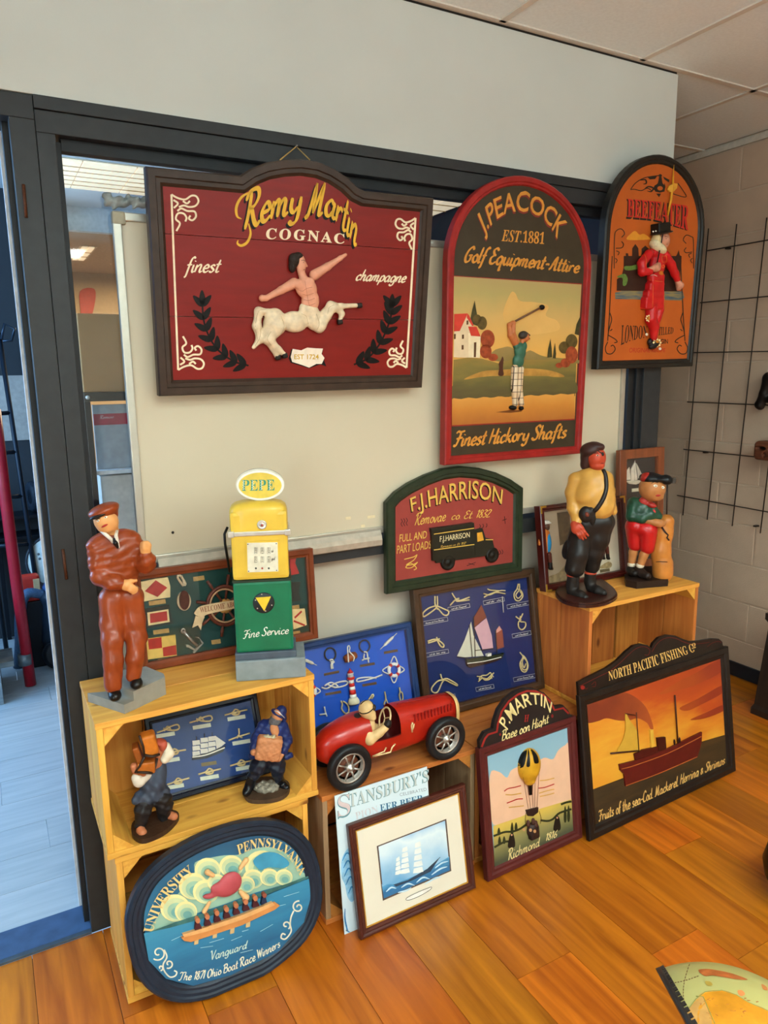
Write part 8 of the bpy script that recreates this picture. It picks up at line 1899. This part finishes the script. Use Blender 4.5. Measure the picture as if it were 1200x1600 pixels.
# rim plane cuts the sphere along the dark line that runs from (1024,1519) to (1075,1600)
p1, p2 = gpt(1034, 1521), gpt(1079, 1600)
nrm = np.cross(p2-p1, gc-p1+vd*0.2); nrm /= np.linalg.norm(nrm)
nrm = np.cross(p2-p1, vd); nrm /= np.linalg.norm(nrm)
if nrm@gR > 0: nrm = -nrm
off = (p1-gc)@nrm
ux_ = np.cross(nrm, [0, 0, 1.0]); ux_ /= np.linalg.norm(ux_); uz_ = np.cross(ux_, nrm)
V = []; Fq = []; nn_, mm_ = 24, 64
th0 = math.acos(max(-1, min(1, off/gr)))
for i in range(nn_+1):
    th = th0+(math.pi-th0)*i/nn_
    for j in range(mm_):
        ph = 2*math.pi*j/mm_; V.append(gc+gr*(nrm*math.cos(th)+(ux_*math.cos(ph)+uz_*math.sin(ph))*math.sin(th)))
for i in range(nn_):
    for j in range(mm_): Fq.append([i*mm_+j, i*mm_+(j+1) % mm_, (i+1)*mm_+(j+1) % mm_, (i+1)*mm_+j])
gsph = mk('map_sphere', V, Fq, MAP, t, True)
rr_ = gr*math.sin(th0); c0 = gc+nrm*off
BANDM = mat('#2a2420', 0.45, 0, 0.2, 60)
lathe('rim_band', [(rr_*0.93, -0.004), (rr_+0.003, -0.004), (rr_+0.004, 0.005), (rr_*0.93, 0.005)], c0, BANDM, t, ax=nrm, seg=64)
for j in range(120):
    ph = 2*math.pi*j/120; dirv = ux_*math.cos(ph)+uz_*math.sin(ph); tv = np.cross(nrm, dirv)
    box('rim_tooth', (-0.0035, -0.001, -0.010), (0.0035, 0.0014, -0.003), BANDM, t, 0, np.stack([tv, dirv, nrm]), c0+dirv*(rr_+0.0015))
def gline(pts, w_, m, nm, n=10):
    P = []
    for i in range(len(pts)-1):
        for k_ in np.linspace(0, 1, n, endpoint=False): P.append((pts[i][0]+(pts[i+1][0]-pts[i][0])*k_, pts[i][1]+(pts[i+1][1]-pts[i][1])*k_))
    P.append(pts[-1]); tube(nm, [gpt(x, y, 0.0002) for x, y in P], w_, m, gsph, 5)
def gpatch(pts, m, nm):
    pts = smooth(pts, 4, True); c_ = np.mean(pts, 0)
    V = [gpt(c_[0], c_[1], 0.0006)]; n = len(pts)
    for f_ in (0.35, 0.7, 1.0): V += [gpt(c_[0]+(x-c_[0])*f_, c_[1]+(y-c_[1])*f_, 0.0006) for x, y in pts]
    Fq = [[0, 1+(i+1) % n, 1+i] for i in range(n)]
    for k_ in range(2):
        for i in range(n): Fq.append([1+k_*n+i, 1+k_*n+(i+1) % n, 1+(k_+1)*n+(i+1) % n, 1+(k_+1)*n+i])
    mk(nm, V, Fq, m, gsph, True)
KG = crop(930, 1480, 4.444)
q = lambda P: KG(P)
gpatch(q([(640, 440), (700, 360), (760, 310), (880, 298), (980, 330), (1060, 380), (1200, 440), (1300, 560), (1100, 640), (850, 640), (660, 600), (640, 520)]), mat('#bd7a1c', 0.4, 0, 0.25, 30), 'continent')
gpatch(q([(640, 450), (690, 370), (745, 345), (780, 430), (810, 520), (800, 620), (660, 600), (642, 520)]), mat('#b58446', 0.4, 0, 0.25, 40), 'continent')
gpatch(q([(715, 160), (770, 150), (850, 160), (960, 185), (1060, 225), (980, 222), (880, 205), (800, 195), (760, 200)]), mat('#ad5c2c', 0.4, 0, 0.3, 60), 'island')
gpatch(q([(765, 235), (800, 240), (815, 262), (790, 268), (770, 258)]), mat('#a88a3a', 0.4), 'island')
gpatch(q([(990, 300), (1020, 300), (1040, 325), (1015, 340), (995, 325)]), mat('#c87a44', 0.4), 'island')
gpatch(q([(1155, 255), (1190, 275), (1195, 300), (1165, 290)]), mat('#b8703a', 0.4), 'island')
INKB = mat('#6a4a28', 0.5)
for i in range(16):
    a0 = i/16; a1 = a0+0.035
    f1 = lambda s: (668-150*s*0.55+(-20*s), 110+370*s)
    gline(q([(655-35*math.sin(a0*3.0)-15*a0, 118+340*a0), (655-35*math.sin(a1*3.0)-15*a1, 118+340*a1)]), 0.0007, INKB, 'map_line', 2)
for i in range(12):
    a0 = i/12; a1 = a0+0.05
    gline(q([(495+230*a0, 255-60*a0+10*math.sin(a0*3)), (495+230*a1, 255-60*a1+10*math.sin(a1*3))]), 0.0007, INKB, 'map_line', 2)
gline(q([(640, 440), (700, 362), (762, 312), (880, 300), (980, 332), (1060, 382), (1200, 442)]), 0.0008, mat('#7a7a3a'), 'coast_line')
gline(q([(700, 340), (750, 345), (790, 440), (830, 530)]), 0.0008, mat('#7a7a3a'), 'coast_line')
for i in range(22):
    x, y = 700+RNG.uniform(0, 420), 340+RNG.uniform(0, 180); gline(q([(x, y), (x+RNG.uniform(8, 26), y+RNG.uniform(-14, 14))]), 0.0006, mat('#a05a24'), 'map_mark', 2)
DW = mat('#3a2014', 0.4, 0, 0.2, 20)
for an in (0.5, 2.6, 4.7):
    tube('leg', [gc+np.array([0.14*math.cos(an), 0.14*math.sin(an), -0.20]), gc+np.array([0.19*math.cos(an), 0.19*math.sin(an), -0.32]), np.array([gc[0]+0.20*math.cos(an), gc[1]+0.20*math.sin(an), 0.001])], [0.014, 0.012, 0.010], DW, t, 10)
lathe('cradle_ring', [(0.150, -0.012), (0.170, -0.012), (0.170, 0.012), (0.150, 0.012), (0.150, -0.012)], gc+np.array([0, 0, -0.195]), DW, t, seg=40)
# dark vase at the right edge
vx = hit(1253, 1408, (0, 0, 0), (0, 0, 1))
t = thing('dark_vase', (vx[0], vx[1], 0), 'dark rounded vase cut off by the right edge of the frame', 'vase')
lathe('vase_body', [(0.045, 0.0005), (0.075, 0.02), (0.108, 0.07), (0.116, 0.115), (0.105, 0.165), (0.07, 0.21), (0.045, 0.235), (0.05, 0.255), (0.04, 0.255), (0.035, 0.235)], vx, mat('#20160f', 0.4, 0, 0.2, 20), t, seg=40)
# dark tapered stand by the block wall
sx = hit(1211, 1118, (0, 0, 0), (0, 0, 1))
t = thing('dark_stand', (sx[0], sx[1], 0), 'dark tapered wooden stand by the baseboard at the right edge', 'stand')
V = []
for z, h_ in ((0.0005, 0.075), (0.03, 0.075), (0.05, 0.066), (0.45, 0.042), (0.47, 0.055), (0.50, 0.055)):
    V += [(sx[0]-h_, sx[1]-h_, z), (sx[0]+h_, sx[1]-h_, z), (sx[0]+h_, sx[1]+h_, z), (sx[0]-h_, sx[1]+h_, z)]
Fq = [[3, 2, 1, 0], [20, 21, 22, 23]]
for k_ in range(5):
    for i in range(4): Fq.append([k_*4+i, k_*4+(i+1) % 4, k_*4+4+(i+1) % 4, k_*4+4+i])
mk('pedestal', V, Fq, wood('dark_stand_wood', '#33241a', '#20150e', 'z', 0.5, 0.05), t)

# ================================================================== bag on top of the whiteboard
KW = crop(80, 190, 5.4545)
o = hit(*KW([(640, 740)])[0], (0, 2.078, 0), (0, 1, 0))
t = thing('plastic_bag', o, 'crumpled grey translucent plastic lying on top of the whiteboard', 'plastic bag')
Fb = Fig(o)
bp_ = lambda x, y, d=0.0: (KW([(x, y)])[0][0], KW([(x, y)])[0][1], d)
blob('crumpled_film', [Fb.ell(bp_(520, 690), (13, 8, 7), -0.2), Fb.ell(bp_(620, 680), (16, 8, 7), 0.1), Fb.ell(bp_(740, 690), (16, 8, 7), -0.05), Fb.ell(bp_(860, 700), (18, 7, 7)), Fb.ell(bp_(1000, 715), (20, 6, 7)), Fb.ell(bp_(465, 640), (6, 7, 5), 0.5)], mat('#8d9492', 0.3, 0, 0.3, 60), t, 0.004, 0.012, fold=(0.0022, [((160, 40, 220), 0), ((-120, 60, 310), 1.2), ((300, 10, -90), 2.0)]), cut=[((0, 0, 2.0312), (0, 0, -1)), ((0, 2.092, 0), (0, 1, 0))])

# ================================================================== things in the room behind
def bk(px, py, Y): return hit(px, py, (0, Y, 0), (0, 1, 0))
Y0 = 4.05
t = thing('red_pole', hit(48, 1072, (0, 0, 0), (0, 0, 1)), 'leaning red painted pole seen through the doorway', 'pole')
b0 = hit(48, 1070, (0, 0, 0.004), (0, 0, 1))
tube('pole', [b0, bk(25, 905, b0[1]+0.02), bk(6, 760, b0[1]+0.05), bk(-8, 640, b0[1]+0.08)], 0.028, mat('#a01c2c', 0.3, 0, 0.1, 30), t, 16)
tube('pole_clamp', [bk(38, 1022, b0[1]), bk(40, 1038, b0[1])], 0.034, mat('#6f7a80', 0.4, 0.5), t, 12)
t = thing('step_ladder', bk(40, 1040, 4.5)*np.array([1, 1, 0]), 'dark blue-black step ladder leaning on the navy wall', 'ladder')
LDR = mat('#16202c', 0.4, 0.2, 0.15, 40)
Yl = 4.62
for dx in (0, -62):
    a1, b1 = bk(-2+dx, 520, Yl+0.12), bk(34+dx, 760, Yl+0.04)
    c1 = b1+(b1-a1)*((b1[2]-0.002)/(a1[2]-b1[2]))
    tube('ladder_rail', [a1, b1, c1], 0.013, LDR, t, 8)
for y in (645, 706, 775, 850):
    f_ = (y-520)/240; p = bk(-2+36*f_, y, Yl+0.12-0.08*f_); q2 = bk(-2+36*f_-62, y+4, Yl+0.12-0.08*f_); tube('rung', [p, q2], 0.012, LDR, t, 8)
tube('ladder_hook', [bk(2, 530, Yl+0.1), bk(7, 506, Yl+0.1), bk(23, 514, Yl+0.1), bk(18, 532, Yl+0.1), bk(4, 533, Yl+0.1)], 0.008, mat('#2c3846', 0.25, 0.5), t, 8)
# shelf with a knobbly tyre
t = thing('black_shelf_rack', bk(40, 1000, 4.6)*np.array([1, 1, 0]), 'black metal rack with tools behind the red pole', 'rack')
RK = mat('#10161e', 0.45, 0.3, 0.2, 40)
for y in (806, 838):
    z = bk(50, y, 4.78)[2]; box('shelf_bar', (-0.5, 4.76, z-0.010), (0.40, 4.97, z+0.008), RK, t, 0.002)
for x in (-0.45, 0.02, 0.38): box('rack_post', (x-0.012, 4.945, 0.001), (x+0.012, 4.97, 1.0), RK, t, 0.002)
for x in (-0.45, 0.38): box('rack_post', (x-0.012, 4.76, 0.001), (x+0.012, 4.785, 1.0), RK, t, 0.002)
o = bk(55, 785, 4.87)
t = thing('knobbly_tyre', o, 'small dark knobbly tyre on the black rack', 'tyre')
zs = bk(50, 806, 4.78)[2]+0.009
c_ = np.array([o[0], 4.87, zs+0.0955])
lathe('tyre', [(0.045, -0.028), (0.080, -0.034), (0.092, -0.022), (0.095, 0), (0.092, 0.022), (0.080, 0.034), (0.045, 0.028), (0.045, -0.028)], c_, mat('#1c2530', 0.6, 0, 0.3, 80, 0.9, 90), t, ax=(1, 0.2, 0), seg=32)
# round white drum head
o = bk(86, 876, 4.62)
t = thing('round_clock', o, 'round white dial with black rim half hidden by the door frame', 'dial')
lathe('dial_rim', [(0.161, -0.03), (0.161, 0.004), (0.152, 0.010), (0.146, 0.004)], o, mat('#2a3038', 0.4), t, ax=(-0.1, -1, 0.1), seg=40)
lathe('dial_face', [(0.148, 0.0), (0.148, 0.004), (0.001, 0.005)], o, mat('#c9cfc8', 0.45), t, ax=(-0.1, -1, 0.1), seg=40)
for L_ in (((67, 850), (70, 905)), ((70, 870), (76, 895))): tube('dial_hand', [bk(*L_[0], 4.60), bk(*L_[1], 4.60)], 0.0035, mat('#20242a'), t, 6)
for x, y in ((60, 866), (62, 873), (73, 852)): ball('dial_knob', bk(x, y, 4.605), np.eye(3), [0.008]*3, mat('#5a6064'), t, 6)
tube('dial_stand', [o+np.array([0.0, 0.05, -0.12]), np.array([o[0], 4.72, 0.0015])], 0.012, RK, t, 8)
# vacuum cleaner
o = hit(98, 1042, (0, 0, 0), (0, 0, 1)); o[1] = 4.32
o = np.array([bk(100, 1040, 4.32)[0], 4.32, 0.0])
t = thing('vacuum_cleaner', o, 'dark canister vacuum cleaner with blue-grey hose on the pale floor', 'vacuum cleaner')
blob('canister', [('c', o+np.array([0.02, 0.06, 0.16]), o+np.array([0.02, 0.06, 0.32]), 0.12, 0.10), ('e', o+np.array([0.02, 0.06, 0.40]), np.eye(3), np.array([0.11, 0.11, 0.06]))], mat('#1f2a36', 0.35), t, 0.010, 0.03)
lathe('wheel', [(0.086, -0.02), (0.090, 0), (0.086, 0.02), (0.06, 0.024), (0.03, 0.018), (0.001, 0.02)], o+np.array([-0.02, -0.05, 0.092]), mat('#141a22', 0.3), t, ax=(-0.2, -1, 0), seg=32)
blob('lid', [('e', o+np.array([0.02, 0.05, 0.46]), np.eye(3), np.array([0.09, 0.09, 0.035]))], mat('#2c4a78', 0.35), t, 0.010, 0.02)
tube('hose', smooth([o+np.array([-0.06, 0.05, 0.42]), o+np.array([-0.15, 0.03, 0.44]), o+np.array([-0.19, 0.02, 0.34]), o+np.array([-0.21, 0.01, 0.16]), o+np.array([-0.23, 0.02, 0.03])], 6), 0.028, mat('#44607e', 0.4, 0, 0.2, 120, 0.6, 200), t, 10)
# red bag with tan strap
o = bk(46, 918, 4.40)
t = thing('red_tool_bag', o, 'small red tool bag with tan flap beside the round dial', 'bag')
blob('bag_body', [('b', o, np.eye(3), np.array([0.055, 0.04, 0.075]), 0.02)], mat('#b02a20', 0.5), t, 0.008, 0.01)
box('bag_flap', tuple(o+np.array([0.02, -0.046, -0.05])), tuple(o+np.array([0.052, -0.039, 0.055])), mat('#b8a078', 0.6), t, 0.002)
box('bag_support', (o[0]-0.06, o[1]-0.04, 0.001), (o[0]+0.06, o[1]+0.04, o[2]-0.074), RK, t, 0.004)
# grey steps
t = thing('grey_step_stool', hit(5, 1090, (0, 0, 0), (0, 0, 1)), 'worn grey wooden step stool at the left edge of the doorway', 'step stool')
GW = wood('grey_wood', '#8e9aa0', '#6f7c84', 'x', 0.6, 0.05, knots=False)
zs_ = bk(20, 1035, 4.0)[2]
pR = hit(8, 1098, (0, 0, 0), (0, 0, 1))
box('stool_side', (pR[0]-0.03, pR[1]-0.02, 0.001), (pR[0]-0.005, pR[1]+0.36, zs_+0.27), GW, t, 0.002)
box('stool_side', (pR[0]-0.50, pR[1]-0.02, 0.001), (pR[0]-0.475, pR[1]+0.36, zs_+0.27), GW, t, 0.002)
xr2 = bk(51, 1040, pR[1]+0.1)[0]
box('stool_step', (pR[0]-0.005, pR[1]+0.08, zs_-0.03), (xr2-0.085, pR[1]+0.30, zs_), GW, t, 0.003)
box('stool_step', (pR[0]-0.475, pR[1]+0.06, zs_+0.24), (pR[0]-0.03, pR[1]+0.36, zs_+0.27), GW, t, 0.003)
# carton with a red mark, on a black rack seen through the glass strip
Ys = 3.0
t = thing('black_display_rack', (0.5, Ys, 0), 'black display rack behind the glass left of the whiteboard', 'rack')
z1_ = bk(160, 613, Ys)[2]; z2_ = bk(160, 627, Ys)[2]
x0_ = bk(131, 620, Ys)[0]; x1_ = x0_+0.62
box('rack_shelf', (x0_, Ys, z2_), (x1_, Ys+0.34, z1_), mat('#1c1a18', 0.4), t, 0.003)
for x in (x0_, x1_-0.022):
    for y in (Ys, Ys+0.32): box('rack_post', (x, y, 0.001), (x+0.022, y+0.02, z2_), mat('#15161a', 0.35, 0.3), t, 0.002)
zl_ = bk(160, 735, Ys)[2]
box('rack_shelf', (x0_+0.022, Ys+0.02, zl_-0.02), (x1_-0.022, Ys+0.32, zl_-0.004), mat('#d9dcdc', 0.4), t, 0.002)
ball('rack_bolt', bk(137, 621, Ys-0.002), np.eye(3), [0.008, 0.005, 0.008], mat('#d0ccc0', 0.3, 0.5), t, 6)
zt_ = bk(150, 490, Ys+0.03)[2]
t = thing('cardboard_carton', (x0_+0.30, Ys+0.18, z1_), 'plain brown cardboard carton on top of the black display rack', 'carton')
box('carton_body', (x0_+0.005, Ys+0.03, z1_+0.001), (x1_-0.01, Ys+0.33, zt_), mat('#a87a48', 0.7, 0, 0.08, 10), t, 0.004)
box('packing_tape', (x0_+0.34, Ys+0.0285, zt_-0.10), (x0_+0.40, Ys+0.0298, zt_), mat('#b98f5c', 0.3), t)
for i in range(4): box('printed_label', (x0_+0.24, Ys+0.0285, z1_+0.03+i*0.05), (x0_+0.30, Ys+0.0298, z1_+0.05+i*0.05), mat('#b88a58', 0.5), t)
# red mark on the far wall
SR = Sign('wall_mark', 'faded red curved mark on the far beige wall behind the glass', 'wall decal', (0.5, 7.295, 1.0), 0, 0, 0, lambda p: p)
SR.paint('red_stroke', [smooth([(125, 455), (148, 452), (147, 480), (138, 505), (124, 522), (126, 490)], 4, True)], mat('#b8503c', 0.6), 0.004)
# poster and white bin on the lower shelf
zA, zB = bk(170, 632, Ys+0.06)[2], bk(170, 728, Ys+0.06)[2]
t = thing('pricing_board', (x0_+0.3, Ys+0.08, zl_), 'grey board with a red band of handwriting inside the display rack', 'board')
box('board', (x0_+0.035, Ys+0.07, zl_-0.003), (x1_-0.03, Ys+0.085, zA), mat('#9aa0a2', 0.5), t, 0.002)
zr_ = bk(170, 655, Ys+0.07)[2]
box('red_band', (x0_+0.036, Ys+0.0688, zr_-0.022), (x1_-0.031, Ys+0.0699, zr_+0.022), mat('#a82c40', 0.5), t)
SB_ = Sign('x', None, None, (x0_, Ys+0.0680, 0), 0, 0, 0, crop(80, 580, 5.333), root=t)
SB_.text('handwriting', 'Remise', [(405, 398), (522, 390)], [(405, 370), (522, 366)], mat('#d8c8c8'), 0.0, 'brush', 0.1)
box('pink_note', (x0_+0.20, Ys+0.0688, zr_-0.13), (x0_+0.30, Ys+0.0699, zr_-0.05), mat('#b08a98', 0.5), t)
zC = bk(160, 820, Ys+0.06)[2]
t = thing('white_bin', (x0_+0.16, Ys+0.16, 0), 'white plastic bin under the display rack shelf behind the glass', 'bin')
v1 = rbox_vf([(x0_+0.04, Ys+0.05), (x0_+0.22, Ys+0.05), (x0_+0.22, Ys+0.30), (x0_+0.04, Ys+0.30)], 0.62, zl_-0.030)
mk('bin_body', *v1, mat('#c9c4ba', 0.4), t)
box('bin_foot', (x0_+0.05, Ys+0.06, 0.001), (x0_+0.21, Ys+0.29, 0.62), mat('#26262a', 0.5), t, 0.003)
